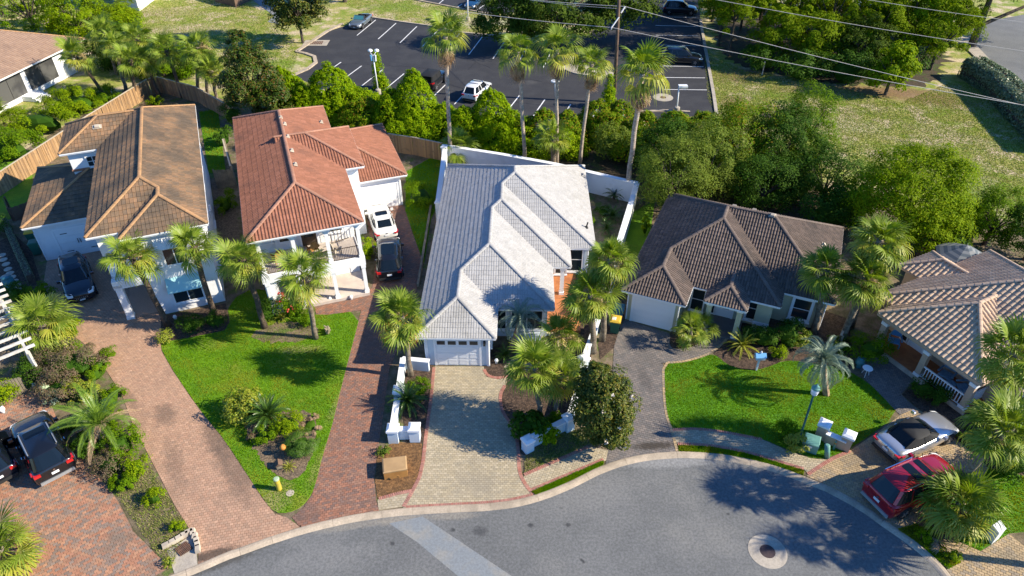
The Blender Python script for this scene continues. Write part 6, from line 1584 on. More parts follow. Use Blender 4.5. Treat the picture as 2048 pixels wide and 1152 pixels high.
bush("dry grey tussock at the edge of the lawn island", (622, 856), (.6, .8, .28), MAT['frond_d'], 502, 2000, .12, name="grass_tussock", cat='ornamental grass', group=SH_, aspect=.15)
for k, (b, s_) in enumerate((((1150, 905), .0), ((1100, 925), .2))): pass
# ================================================================== VEHICLES
def paint(name, c, metal=.35, rough=.28): return M(name, c, rough=rough, metal=metal, coat=1.0, spec=.5)
PAINT = dict(black=paint("black_paint", (.008, .009, .012), .2), navy=paint("blue_black_paint", (.008, .012, .022), .3), white=paint("white_paint", (.74, .75, .76), 0, .35), pearl=paint("pearl_paint", (.70, .69, .66), .1, .35),
             silver=paint("silver_paint", (.50, .52, .56), .7), red=paint("red_paint", (.36, .006, .018), .35), grey=paint("grey_paint", (.20, .24, .27), .5), blue=paint("blue_paint_car", (.02, .09, .19), .4))
def ring(x0, x1, w, z, n=28, e=4.5, crownf=0.0):
    out = []; cx, hx = (x0 + x1) / 2, (x1 - x0) / 2
    for i in range(n):
        a = 2 * math.pi * (i + .5) / n; c, s = math.cos(a), math.sin(a)
        out.append((cx + hx * math.copysign(abs(c) ** (2 / e), c), w * math.copysign(abs(s) ** (2 / e), s), z))
    return out
def band(r0, r1): # faces between two rings, grouped by the side they look to
    n = len(r0); g = dict(front=[], rear=[], left=[], right=[])
    for i in range(n):
        j = (i + 1) % n; a, b = Vector(r0[i]), Vector(r0[j]); d = b - a
        nx, ny = d.y, -d.x
        k = ('front' if nx > 0 else 'rear') if abs(nx) > abs(ny) else ('left' if ny > 0 else 'right')
        g[k].append((r0[i], r0[j], r1[j], r1[i]))
    return g
CARS = {  # stations: x/L from the rear (0) to the nose (1), half width factor, top height
 'sedan': dict(L=4.85, W=1.85, H=1.44, st=[(0, .80, .80), (.03, .93, .97), (.12, .98, .99), (.30, 1, .97), (.5, 1, .95), (.66, .99, .93), (.80, .97, .86), (.93, .92, .74), (.985, .82, .62), (1, .70, .52)], gh=(.115, .665, .25, .50), wh=.33, e=4.2),
 'suv': dict(L=4.65, W=1.88, H=1.70, st=[(0, .86, .88), (.02, .95, 1.04), (.10, .99, 1.06), (.30, 1, 1.06), (.5, 1, 1.05), (.68, .99, 1.04), (.80, .98, .99), (.93, .93, .90), (.985, .84, .76), (1, .74, .60)], gh=(.015, .735, .10, .57), wh=.37, e=5.5),
 'jeep': dict(L=4.3, W=1.85, H=1.82, st=[(0, .92, 1.05), (.02, .96, 1.12), (.3, .97, 1.14), (.55, .97, 1.14), (.66, .92, 1.14), (.8, .80, 1.10), (.95, .78, 1.06), (1, .76, .9)], gh=(.01, .62, .03, .54), wh=.40, e=9),
 'open': dict(L=4.7, W=1.85, H=1.38, st=[(0, .80, .78), (.03, .93, .93), (.12, .98, .95), (.30, 1, .93), (.5, 1, .92), (.66, .99, .90), (.80, .97, .84), (.93, .92, .74), (.985, .82, .60), (1, .70, .5)], gh=(.30, .655, .34, .53), wh=.33, e=4.2),
}
def car(kind, label, front, rear, colour, group='parked cars', scale=1.0, roof=None, rails=False, sunroof=False, seen='rear', soft=False, bars=False):
    """front, rear: ((px, py), height) of the middle of the nose and of the tail"""
    S = CARS[kind]; L, Wd, H = S['L'] * scale, S['W'] * scale, S['H'] * scale
    a, b = P(*front[0], front[1]), P(*rear[0], rear[1]); d = (a - b); hd = math.atan2(d.y, d.x); c = (a + b) / 2
    r = thing("parked_car", label, 'car', (c.x, c.y, front[2] if len(front) > 2 else .07), hd, group)
    pm = PAINT[colour]; hw = Wd / 2
    X = lambda t: -L / 2 + L * t
    zb = .20
    mb = MB(); V, F = [], []
    sec = None
    for t, w, zt in S['st']:
        zt *= scale; w *= hw; nose = t > .95 or t < .02
        half = [(.0, zb), (w * .80, zb), (w * .97, zb + .10), (w * 1.0, zb + .45 * (zt - zb)), (w * .985, zb + .80 * (zt - zb)), (w * .90, zt), (w * .45, zt + .035), (0, zt + .045)]
        s_ = half + [(-y, z) for y, z in half[-2:0:-1]]
        sec = len(s_); V += [(X(t), y, z) for y, z in s_]
    n = len(S['st'])
    for i in range(n - 1):
        for j in range(sec): F.append((i * sec + j, (i + 1) * sec + j, (i + 1) * sec + (j + 1) % sec, i * sec + (j + 1) % sec))
    F.append(tuple(range(sec))); F.append(tuple((n - 1) * sec + j for j in range(sec - 1, -1, -1)))
    mb.add(V, F); bo = mb.build("body", pm, r, smooth=True); sb = bo.modifiers.new("smooth", 'SUBSURF'); sb.levels = 2; sb.render_levels = 2
    def top_at(t):
        for (t0, w0, z0), (t1, w1, z1) in zip(S['st'], S['st'][1:]):
            if t <= t1: k = (t - t0) / (t1 - t0); return (w0 + (w1 - w0) * k) * hw, (z0 + (z1 - z0) * k) * scale
        return S['st'][-1][1] * hw, S['st'][-1][2] * scale
    g0, g1, g2, g3 = S['gh']; wb = hw * .90; wr = hw * (.84 if kind == 'jeep' else .70)
    zbelt = top_at(.4)[1] - .005
    if kind == 'open':
        R0, R1 = ring(X(.60), X(.665), wb * .96, zbelt, 16, 4), ring(X(.52), X(.565), wr * 1.05, H - .04, 16, 4)
        gl = MB()
        gl.add([(X(.66), -wb * .92, zbelt + .03), (X(.66), wb * .92, zbelt + .03), (X(.565), wr * 1.05, H - .03), (X(.565), -wr * 1.05, H - .03), (X(.65), -wb * .92, zbelt + .03), (X(.65), wb * .92, zbelt + .03), (X(.555), wr * 1.05, H - .03), (X(.555), -wr * 1.05, H - .03)], [(0, 1, 2, 3), (7, 6, 5, 4), (2, 6, 7, 3), (0, 3, 7, 4), (1, 5, 6, 2)])
        gl.build("windscreen", MAT['teal_pot'], r)
        fr = MB(); fr.bar((X(.66), wb * .94, zbelt + .02), (X(.56), wr * 1.08, H), .05); fr.bar((X(.66), -wb * .94, zbelt + .02), (X(.56), -wr * 1.08, H), .05); fr.bar((X(.56), -wr * 1.08, H), (X(.56), wr * 1.08, H), .05)
        fr.build("windscreen_frame", pm, r)
        MB().prism([(p[0], p[1]) for p in ring(X(.25), X(.62), wb * .88, 0, 16, 5)], zbelt - .02, zbelt + .055).build("cockpit", MAT['soft_top'], r)
        for tx in (.34, .48):
            for sy in (-.38, .38):
                s2 = MB(); s2.box(X(tx) - .10, X(tx) + .08, sy - .24, sy + .24, zbelt + .03, zbelt + .32); s2.box(X(tx) + .08, X(tx) + .5, sy - .25, sy + .25, zbelt + .03, zbelt + .10); s2.build("seat", MAT['shoe'], r)
        MB().box(X(.13), X(.25), -wb * .85, wb * .85, zbelt - .01, zbelt + .08).build("folded_top", MAT['soft_top'], r)
    else:
        R0 = ring(X(g0), X(g1), wb, zbelt, e=S['e']); R1 = ring(X(g2) - .02, X(g3) + .03, wr * 1.03, H - .075, e=S['e']); R2 = ring(X(g2) + .06, X(g3) - .06, wr * .90, H - .012, e=S['e'])
        gname = dict(front="windscreen", rear="rear_window", left="side_window", right="side_window")
        gm = MAT['car_glass']
        bd = band(R0, R1)
        for k, fs in bd.items():
            m2 = MB()
            for f in fs: m2.add(f, [(0, 1, 2, 3)])
            m2.build(gname[k], gm if not (soft and k in ('left', 'right')) else MAT['soft_top'], r, smooth=True)
        rm = MB(); nn = len(R1)
        V = R1 + R2 + [((X(g2) + X(g3)) / 2, 0, H)]
        rm.add(V, [(i, (i + 1) % nn, nn + (i + 1) % nn, nn + i) for i in range(nn)] + [(nn + i, nn + (i + 1) % nn, 2 * nn) for i in range(nn)])
        rm.build("roof", MAT['soft_top'] if soft else (roof or pm), r, smooth=True)
        def corner(Rr, sx, sy): return max(Rr, key=lambda p: p[0] * sx + p[1] * sy)
        for sx in (1, -1):
            for sy in (1, -1):
                p0, p1 = Vector(corner(R0, sx, sy)), Vector(corner(R1, sx, sy)); MB().bar(p0, p1, .09 if sx > 0 else .16, .09, up=(sx, sy, 0)).build('pillar', MAT['soft_top'] if soft else pm, r)
        for sy in (1, -1):
            tB = (g1 + g0) / 2 * 1.02
            MB().bar((X(tB), sy * wb * 1.0, zbelt), (X((g2 + g3) / 2), sy * wr * 1.03, H - .07), .07, .03, up=(0, sy, 0)).build('pillar', MAT['soft_top'] if soft else pm, r)
            if kind == 'suv': MB().bar((X(.22), sy * wb * 1.0, zbelt), (X(.23), sy * wr * 1.03, H - .07), .07, .03, up=(0, sy, 0)).build('pillar', pm, r)
        if rails:
            for sy in (1, -1):
                rb = MB(); rb.bar((X(g2 + .05), sy * wr * .93, H + .03), (X(g3 - .06), sy * wr * .93, H + .03), .045); rb.bar((X(g2 + .07), sy * wr * .93, H - .06), (X(g2 + .07), sy * wr * .93, H + .02), .05); rb.bar((X(g3 - .08), sy * wr * .93, H - .06), (X(g3 - .08), sy * wr * .93, H + .02), .05)
                rb.build("roof_rail", MAT['chrome'] if colour != 'black' else MAT['grey_metal'], r)
        if bars:
            for t in (.30, .47): MB().bar((X(t), -wr * .95, H + .05), (X(t), wr * .95, H + .05), .07, .035).build("roof_bar", MAT['shoe'], r)
        if sunroof:
            for t0, t1 in ((sunroof if sunroof is not True else ((.36, .52),))):
                MB().prism([(p[0], p[1]) for p in ring(X(t0), X(t1), wr * .72, 0, 20, 8)], H - .03, H + .006).build("sunroof", MAT['car_glass'], r)
    wr_ = S['wh']; xs = (X(.185), X(.815))
    for x in xs:
        for sy in (1, -1):
            w = MB(); prof = [(wr_ * .62, -.115), (wr_ * .95, -.115), (wr_, -.08), (wr_, .08), (wr_ * .95, .115), (wr_ * .62, .115)]
            w.lathe(prof, 18)
            o = w.build("wheel", MAT['tyre'], r, (x, sy * (hw - .10), wr_), (R(90), 0, 0), smooth=False)
            rm = MB(); rm.lathe([(wr_ * .60, -.10), (wr_ * .60, .10)], 14)
            for k in range(5):
                aa = 2 * math.pi * k / 5
                for zz in (-.118, .118): rm.bar((.05 * math.cos(aa), .05 * math.sin(aa), zz), (wr_ * .58 * math.cos(aa), wr_ * .58 * math.sin(aa), zz), .07, .02)
            rm.build("rim", MAT['rim'], o)
            am = MB(); am.lathe([(wr_ + .08, -.02), (wr_ + .08, .02)], 20)
            V2 = [v for v in am.v]
            am.build("wheel_arch", MAT['shoe'], r, (x, sy * (top_at(.185)[0] * .985 - .010), wr_ + .02), (R(90), 0, 0))
    w0, z0 = top_at(.965); w1, z1 = top_at(.012)
    for sy in (1, -1):
        hl = MB(); hl.add([(X(.90), sy * hw * .93, z0 + .05), (X(.97), sy * hw * .83, z0 - .03), (X(.985), sy * hw * .48, z0 - .04), (X(.955), sy * hw * .55, z0 + .055), (X(.90), sy * hw * .945, z0 - .10), (X(.985), sy * hw * .84, z0 - .14), (X(1.0), sy * hw * .50, z0 - .15)], [(0, 1, 2, 3), (0, 4, 5, 1), (1, 5, 6, 2)])
        hl.build("headlight", MAT['lamp'], r)
        tl = MB(); h2 = .20 if kind in ('suv', 'jeep') else .13
        tl.box(X(-.006), X(.035), min(sy * hw * .60, sy * hw * .90), max(sy * hw * .60, sy * hw * .90), z1 - h2 * .9, z1 - .03)
        tl.box(X(.036), X(.085), min(sy * hw * .90, sy * hw * .975), max(sy * hw * .90, sy * hw * .975), z1 - h2 * .8, z1 - .02)
        tl.build("tail_light", MAT['red_lamp'], r)
        mr = MB(); mr.box(X(.645) - .10, X(.645) + .08, min(sy * hw * .97, sy * (hw + .20)), max(sy * hw * .97, sy * (hw + .20)), zbelt + .02, zbelt + .17, None, .02)
        mr.build("wing_mirror", pm, r)
        for t in ((.36, .56) if kind != 'open' else (.52,)):
            MB().box(X(t) - .10, X(t) + .08, min(sy * hw * .985, sy * hw * 1.02), max(sy * hw * .985, sy * hw * 1.02), zbelt - .16, zbelt - .125).build("door_handle", MAT['chrome'] if colour in ('black', 'navy') else pm, r)
        for t0, t1 in ((.28, .46), (.465, .645)):
            pass
    MB().box(X(-.004) - .012, X(-.004), -.17, .17, .62 * scale, .76 * scale).build("number_plate", MAT['plate'], r)
    bp = MB(); bp.box(X(-.012), X(.03), -hw * .80, hw * .80, .30, .46, None, .02); bp.build("rear_bumper", MAT['grey_metal'] if rails else MAT['shoe'], r)
    gr = MB(); gr.box(X(.985), X(1.004), -hw * .42, hw * .42, .42, .62 * scale); gr.build("grille", MAT['shoe'], r)
    for k in range(-3, 4): MB().box(X(1.003), X(1.008), k * hw * .115 - .025, k * hw * .115 + .025, .45, .60 * scale).build("grille_bar", MAT['chrome'], r)
    MB().box(X(1.004), X(1.010), -.17, .17, .33, .42).build("number_plate", MAT['plate'], r)
    MB().lathe([(.055, 0), (.055, .012)], 10).build("badge", MAT['chrome'], r, (X(-.001), 0, .86 * scale), (0, R(-90), 0))
    return r
C1 = car('suv', "black suv parked nose out before the white garage with strap hinges", ((165, 597), .45), ((143, 519), 1.0), 'navy', rails=False, sunroof=((.25, .46),), scale=1.02)
car('sedan', "pearl white sedan parked by the garage of the red roofed house", ((752, 412), .6), ((775, 474), .6), 'pearl', sunroof=((.37, .50),))
car('suv', "black suv parked close behind the white sedan", ((777, 482), .7), ((780, 553), .45), 'black', sunroof=((.22, .52),), scale=1.02)
C4 = car('suv', "large black suv with its driver door open in the near left corner", ((57, 838), .75), ((114, 948), .55), 'black', rails=True, scale=1.08, sunroof=((.40, .50),))
dm = MB(); dm.box(0, .04, -.02, 1.05, .35, 1.1); dm.box(.005, .035, .05, .95, 1.1, 1.55)
dd = MB().box(-.02, .03, 0, 1.08, .32, 1.12); dd.build("open_door", PAINT['black'], C4, (1.15, 1.0, 0), (0, 0, R(-28)))
MB().box(-.01, .02, .1, 1.0, 1.125, 1.6).build("door_window", MAT['car_glass'], C4, (1.15, 1.0, 0), (0, 0, R(-28)))
car('suv', "dark car cut off by the left edge of the frame", ((-66, 850), .75), ((10, 972), .55), 'navy', scale=1.0)
car('sedan', "silver convertible with a black soft top beside the tan porch", ((1886, 848), .5), ((1777, 898), .55), 'silver', soft=True)
car('suv', "red suv with chrome roof rails at the kerb", ((1890, 938), .75), ((1762, 1000), .55), 'red', rails=True, scale=1.1, sunroof=((.33, .43), (.48, .55)))
car('suv', "white crossover with roof bars in the car park", ((972, 166), .6, .02), ((937, 196), .6, .02), 'white', bars=True, scale=.98)
car('jeep', "black off roader with a boxy soft top in the car park", ((884, 141), .9, .02), ((850, 170), .9, .02), 'black', soft=True)
car('open', "grey open convertible under the oak at the far bays", ((704, 56), .5, .02), ((739, 30), .5, .02), 'grey')
car('sedan', "dark blue hatchback in the second car park", ((938, 14), .5, .02), ((956, -4), .6, .02), 'blue', scale=.92)
car('suv', "black suv in the shade of the right hand bays", ((1403, 117), .6, .02), ((1324, 114), .6, .02), 'black', scale=1.05)
car('suv', "black suv in the shade at the top of the right hand bays", ((1398, 20), .6, .02), ((1322, 17), .6, .02), 'navy', scale=1.05)
# ================================================================== FENCES, WALLS, STREET FURNITURE
def plank_fence(label, pts, h=1.8, m=MAT['wood'], pw=.145, name="plank_fence", cap=True, lean=0.0, side=1, group='plank fences'):
    """pts: ground points; one plank after the other"""
    o = pts[0]; r = thing(name, label, 'fence', (o.x, o.y, .03), 0, group)
    pm = MB().box(-pw / 2 + .004, pw / 2 - .004, -.011, .011, .02, h - .02)
    pm.v[5] = (pm.v[5][0] - .02, pm.v[5][1], pm.v[5][2]) if False else pm.v[5]
    me = pm.mesh("plank", m)
    count = 0; extra = MB()
    for a, b in zip(pts, pts[1:]):
        L = (b - a).length; d = (b - a).normalized(); az = math.atan2(d.y, d.x); n = max(1, round(L / pw))
        nrm = Vector((d.y, -d.x, 0)) * side
        for i in range(n):
            p = a - o + d * (L * (i + .5) / n) + nrm * .035; p.z = rnd.uniform(-.03, .02)
            count += 1
            if count <= 300: put("plank", me, r, p, (rnd.gauss(0, .012), rnd.gauss(0, .006), az))
            else:
                Mx = Matrix.Translation(p) @ Matrix.Rotation(az, 4, 'Z'); extra.box(-pw / 2 + .004, pw / 2 - .004, -.011, .011, .02, h - .02, Mx)
        rl = MB()
        for z in (.35, h - .35): rl.bar(a - o + Vector((0, 0, z)) - nrm * .02, b - o + Vector((0, 0, z)) - nrm * .02, .04, .09)
        rl.build("rail", m, r)
        k = max(1, round(L / 2.4))
        for i in range(k + 1):
            p = a - o + d * (L * i / k) - nrm * .10; MB().box(p.x - .05, p.x + .05, p.y - .05, p.y + .05, 0, h + .03).build("post", m, r)
        if cap: MB().bar(a - o + Vector((0, 0, h + .02)), b - o + Vector((0, 0, h + .02)), .14, .04).build("cap_rail", MAT['wood_rail'], r)
    if extra.f: tag(extra.build("planks", m, r), kind='stuff')
    return r
def down(px, z):  # ground point below a fence top seen at px
    p = P(*px, z); p.z = 0; return p
plank_fence("long plank fence with a pale cap rail at the left edge", [down(q, 1.85) for q in ((-30, 362), (150, 246), (293, 158))], side=1)
plank_fence("shaded plank fence behind the row of palms", [down(q, 1.85) for q in ((297, 157), (312, 153), (390, 173), (448, 206))])
plank_fence("vine topped plank fence behind the red garage", [down(q, 1.8) for q in ((776, 268), (830, 276), (884, 287))])
plank_fence("short grey plank gate between the white corner house and the red one", [down(q, 1.75) for q in ((426, 342), (463, 339))], m=MAT['timber'], cap=False, name="plank_gate")
plank_fence("weathered side fence beside the narrow lawn", [down(q, 1.75) for q in ((446, 280), (461, 334))], m=MAT['timber'])
plank_fence("low dark fence behind the lower garage roof", [down(q, 1.2) for q in ((6, 395), (16, 418), (58, 402))], h=1.2, m=MAT['pole'], cap=False)
plank_fence("low weathered fence between the cream and tan houses", [down(q, .9) for q in ((1698, 634), (1682, 672))], h=.9, m=MAT['timber'])

def wall(label, runs, name="garden_wall", m=MAT['white'], th=.22, group='white garden walls', pillars=(), pw=.5):
    """runs: lists of (top px, top height); pillars: (px, height)"""
    o = P(*runs[0][0][0], runs[0][0][1]); r = thing(name, label, 'wall', (o.x, o.y, .03), 0, group); o = Vector((o.x, o.y, 0)); e = 0
    for run in runs:
        for (a, ha), (b, hb) in zip(run, run[1:]):
            p, q = P(*a, ha), P(*b, hb); p.z = q.z = 0; p -= o; q -= o; d = (q - p).normalized(); e += .003
            h = (ha + hb) / 2
            MB().bar(p + Vector((0, 0, h / 2 - .03)), q + Vector((0, 0, h / 2 - .03)), th - e, h - .06 - e).build("wall_panel", m, r)
            MB().bar(p + Vector((0, 0, h - .03 + e)) - d * .05, q + Vector((0, 0, h - .03 + e)) + d * .05, th + .12, .06).build("coping", MAT['trim'], r)
    for a, h in pillars:
        p = P(*a, h); p.z = 0; p -= o; k = pw / 2
        ang = math.atan2(d.y, d.x); Mx = Matrix.Translation(p) @ Matrix.Rotation(ang, 4, 'Z')
        c = MB().box(-k, k, -k, k, 0, h - .16, Mx).build("pillar", m, r)
        t = MB(); t.box(-k - .05, k + .05, -k - .05, k + .05, h - .158, h - .03, Mx); t.box(-k - .05, k + .05, -k - .05, k + .05, h - .029, h + .06, Mx, k * .55); t.build("pillar_cap", MAT['trim'], c)
    return r
wall("tall white wall enclosing the back yard of the white roofed house", [[((876, 405), 1.9), ((891, 291), 1.9)], [((891, 291), 1.9), ((1000, 308), 1.9), ((1110, 328), 1.9), ((1274, 366), 1.9)], [((1274, 366), 1.9), ((1238, 486), 1.9), ((1222, 560), 1.9)]], th=.3, pillars=[((878, 402), 2.0), ((889, 292), 2.0)], pw=.5)
wall("low white wall with three square piers left of the tan driveway", [[((857, 722), .85), ((806, 717), .85)], [((806, 717), .85), ((797, 781), .85), ((785, 855), .85)], [((785, 858), .8), ((828, 858), .8)]], m=MAT['bluewhite'], pillars=[((797, 778), 1.05), ((785, 855), 1.05), ((828, 853), 1.05)], pw=.55)
wall("low white wall with its blue shade tinted in that turns beside the magnolia", [[((1196, 640), .9), ((1168, 716), .9), ((1152, 790), .9), ((1139, 832), .9)], [((1139, 836), .85), ((1056, 878), .85)]], m=MAT['bluewhite'], pillars=[((1168, 714), 1.1), ((1138, 832), 1.1), ((1056, 878), .95)], pw=.5)  # white paint; the blue of its shade sits in the material colour
wall("pair of tan piers joined by a low wall on the right lawn", [[((1655, 866), .75), ((1692, 882), .75)]], name="pier_wall", m=MAT['tan'], group='tan entrance piers', pillars=[((1651, 846), 1.15), ((1700, 868), 1.15)], pw=.55)
# timber edging
te = thing("timber_edging", "weathered timber edging between the red driveway and the white house", 'edging', P(862, 415))
o = P(862, 415); pts = [P(x, y) - o for x, y in ((862, 415), (850, 490), (836, 575))]
for a, b in zip(pts, pts[1:]):
    for i in range(3): MB().bar(a.lerp(b, i / 3 + .003) + Vector((0, 0, .15)), a.lerp(b, (i + 1) / 3 - .003) + Vector((0, 0, .15)), .16, .28).build("beam", MAT['timber'], te)

# ---- iron picket fence before the screened porch
ir = thing("iron_fence", "black iron picket fence before the screened porch", 'fence', P(0, 272)); o = P(0, 272)
ip = [P(x, y) - o for x, y in ((0, 272), (60, 245), (100, 225), (128, 212))]
pk = MB().box(-.012, .012, -.012, .012, .05, 1.1).mesh("picket", MAT['dark_metal'])
for a, b in zip(ip, ip[1:]):
    MB().bar(a + Vector((0, 0, .95)), b + Vector((0, 0, .95)), .03, .03).build("rail", MAT['dark_metal'], ir); MB().bar(a + Vector((0, 0, .15)), b + Vector((0, 0, .15)), .03, .03).build("rail", MAT['dark_metal'], ir)
    n = round((b - a).length / .35)
    for i in range(n): put("picket", pk, ir, a.lerp(b, (i + .5) / n))
pf = thing("picket_fence", "white picket fence at the top of the wood", 'fence', P(1560, 14)); o = P(1560, 14)
a, b = Vector((0, 0, 0)), P(1690, 12) - o
for z in (.4, 1.2): MB().bar(a + Vector((0, .05, z)), b + Vector((0, .05, z)), .05, .08).build("rail", MAT['trim'], pf)
pk = MB().box(-.06, .06, -.012, .012, .05, 1.5).mesh("picket", MAT['trim'])
n = round((b - a).length / .22)
for i in range(n): put("picket", pk, pf, a.lerp(b, (i + .5) / n))

# ---- pergola and gate
pg0, pg1 = P(0, 598, 2.5), P(52, 700, 2.5); o = Vector((pg1.x, pg1.y, 0))
pe = thing("pergola", "weathered white pergola at the left edge", 'pergola', o)
a, b = pg0 - o, pg1 - o; d = (b - a).normalized(); s = Vector((-d.y, d.x, 0)); s = s if s.x < 0 else -s
MB().bar(a - d * 1.5, b + d * .3, .14, .22).build("beam", MAT['pergola'], pe)
MB().bar(a - d * 1.5 + s * 3.2, b + d * .3 + s * 3.2, .14, .22).build("beam", MAT['pergola'], pe)
L = (b - a).length + 1.5
rm_ = MB().bar((-.5, 0, 0), (3.8, 0, 0), .10, .16).mesh("rafter", MAT['pergola'])
for i in range(11): put("rafter", rm_, pe, b - d * (L * i / 10 - .1) + Vector((0, 0, .19)), (0, 0, math.atan2(s.y, s.x)))
for q in (b, b + s * 3.2, a, a + s * 3.2): MB().box(q.x - .09, q.x + .09, q.y - .09, q.y + .09, 0, q.z - .11).build("post", MAT['pergola'], pe)
gt = thing("garden_gate", "grey slatted timber gate below the pergola", 'gate', P(58, 786)); o = P(58, 786)
ga, gb = P(2, 800) - o, Vector((0, 0, 0))
for z in (.2, 1.15): MB().bar(ga + Vector((0, .04, z)), gb + Vector((0, .04, z)), .06, .09).build("rail", MAT['timber'], gt)
n = round((gb - ga).length / .16); dd_ = (gb - ga).normalized()
pk = MB().box(-.06, .06, -.015, .015, .08, 1.3).mesh("slat", MAT['timber'])
for i in range(n): put("slat", pk, gt, ga.lerp(gb, (i + .5) / n), (0, 0, math.atan2(dd_.y, dd_.x)))

# ---- utility pole and wires
ub = P(1228, 206)
up_ = thing("utility_pole", "tall brown wooden utility pole behind the fan palms", 'utility pole', ub)
topv = above(ub, 1238, 0) - ub; tdir = topv.normalized()
MB().tube([(0, 0, -.1), tuple(tdir * 6), tuple(tdir * 13.5)], [.21, .18, .14], 12).build("pole", MAT['pole'], up_, smooth=True)
def at_y(px, py, y):
    d = _ray(px, py); t = y / d[1]; return Vector((d[0] * t, y, CAM_H + d[2] * t))
ya = ub.y
arms = []
for i, (pp, qq, dy) in enumerate((((1238, 34), (1223, 55), -.6), ((1242, 26), (1250, 13), .6))):
    a = at_y(*pp, ya + dy * .2) - ub; b = at_y(*qq, ya + dy) - ub
    am = MB().bar(a, b, .09, .12).build("insulator_arm", MAT['insul'], up_)
    ib = MB()
    for k in range(3): ib.lathe([(.03, 0), (.09, .03), (.03, .06)], 8, b + Vector((0, 0, -.2 + .07 * k)))
    ib.build("insulator", MAT['insul'], am); arms.append(b + ub)
def wire(label, pts, r=.022):
    a = pts[0]; mb = MB(); P_ = []
    for u, v in zip(pts, pts[1:]):
        for i in range(9):
            t = i / 8; q = u.lerp(v, t) - a; q.z -= .25 * math.sin(math.pi * t) * min(1, (v - u).length / 40); P_.append(q)
    P_ = [p for i, p in enumerate(P_) if i == 0 or (p - P_[i - 1]).length > 1e-3]
    mb.tube(P_, r, 5); o = mb.build("power_line", MAT['wire'], None, a); tag(o, label, 'power line', 'overhead power lines'); return o
wire("lowest power line crossing the field from the pole", [at_y(930, 24, 79), arms[0], at_y(2140, 226, 58)], .028)
wire("middle power line crossing the wood from the upper arm", [at_y(1050, -2, 79), arms[1], at_y(2140, 232, 60)], .028)
wire("upper power line over the pines", [at_y(1430, -1, 78), at_y(2140, 116, 66)], .026)
wire("topmost power line at the top right corner", [at_y(1720, -3, 80), at_y(2140, 56, 74)], .024)
wire("short power line at the very top edge of the pines", [at_y(1060, 0, 84), at_y(1232, 17, ya + .5)], .02)

# ---- car park lights
def lamp_pole(label, base, head, kind):
    B = P(*base); t = above(B, *head) - B
    r = thing("parking_light", label, 'lamp post', (B.x, B.y, .02), 0, 'car park lights')
    MB().tube([(0, 0, 0), tuple(t)], [.085, .065], 8).build("pole", MAT['white_metal'], r, smooth=True); MB().lathe([(.3, 0), (.3, .5), (.25, .55)], 12).build("footing", MAT['concrete'], r)
    if kind == 'twin':
        for s_ in (-1, 1):
            a = MB().tube([t, t + Vector((s_ * .25, .15, .25)), t + Vector((s_ * .35, .5, .35))], .03, 6).build("arm", MAT['white_metal'], r)
            MB().lathe([(.12, -.1), (.27, -.05), (.24, .08), (.1, .16)], 12, t + Vector((s_ * .35, .55, .38))).build("lamp_head", MAT['white_metal'], a)
        MB().tube([t + Vector((-.2, -.05, -.5)), t + Vector((-.24, -.05, .1))], .1, 8).build("floodlight", MAT['blue_paint'], r); MB().tube([t + Vector((.22, -.05, -.55)), t + Vector((.26, -.05, .1))], .1, 8).build("floodlight", MAT['white_metal'], r)
    elif kind == 'disc':
        MB().lathe([(.08, -.06), (.42, -.02), (.40, .06), (.1, .12)], 16, t).build("lamp_head", MAT['white_metal'], r)
    else:
        MB().box(-.05, .85, -.28, .28, -.05, .16, Matrix.Translation(t)).build("lamp_head", MAT['white_metal'], r); MB().box(.05, .8, -.24, .24, -.075, -.052, Matrix.Translation(t)).build("lens", MAT['lamp'], r)
lamp_pole("twin headed lamp pole rising from the vines", (757, 188), (746, 112), 'twin')
lamp_pole("lamp pole with a round head behind the fan palms", (1113, 238), (1110, 163), 'disc')
lamp_pole("lamp pole with a square head at the last bay", (1353, 224), (1358, 174), 'box')
lamp_pole("lamp pole beside the blue hatchback", (936, 42), (935, -14), 'disc')
# grates, covers
def flat(name, label, cat, px, r, m, z=.012, n=20, h=.012, extra=None, group=None, sx=1, rz=0.0):
    p = P(*px); t = thing(name, label, cat, (p.x, p.y, z), rz, group); return t
g = flat("drain_grate", "rusty square drain grate in the car park corner", 'drain', (632, 86), 1, None)
MB().box(-1.6, 1.6, -1.1, 1.1, 0, .015).build("surround", MAT['concrete'], g)
for i in range(8): MB().box(-.9 + i * .23, -.9 + i * .23 + .15, -.6, .6, .017, .04).build("bar", MAT['rust'], g)
m_ = flat("manhole", "round iron manhole in a pale concrete ring in the road", 'manhole', (1535, 1103), 1, None, .006)
MB().lathe([(.90, 0), (.90, .012), (.36, .012), (.36, .0)], 40).build("concrete_ring", MAT['concrete'], m_); MB().lathe([(.35, 0), (.35, .020), (.31, .024), (.05, .026)], 28).build("cover", MAT['manhole'], m_)
m_ = flat("manhole", "pale manhole with a painted ring at the last bay", 'manhole', (1326, 195), 1, None, .012)
MB().lathe([(1.1, 0), (1.1, .008), (.35, .008), (.35, 0)], 28).build("concrete_ring", MAT['concrete'], m_); MB().lathe([(.34, 0), (.34, .014), (.05, .016)], 20).build("cover", MAT['rust'], m_)
m_ = flat("valve_cover", "small round pale cover in the tip of the left lawn", 'cover', (581, 988), 1, None, .07)
MB().lathe([(.20, 0), (.20, .02), (.13, .02), (.13, 0)], 20).build("ring", MAT['stone'], m_); MB().lathe([(.12, 0), (.12, .03), (.03, .035)], 16).build("cover", MAT['concrete'], m_)
m_ = flat("round_cover", "dark round cover in the field", 'cover', (1532, 232), 1, None, .01)
MB().lathe([(.55, 0), (.55, .10), (.5, .12), (.05, .13)], 18).build("cover", MAT['manhole'], m_)
b_ = flat("yard_bollard", "pale lidded yellow bollard in the tip of the left lawn", 'bollard', (559.5, 980), 1, None, .06)
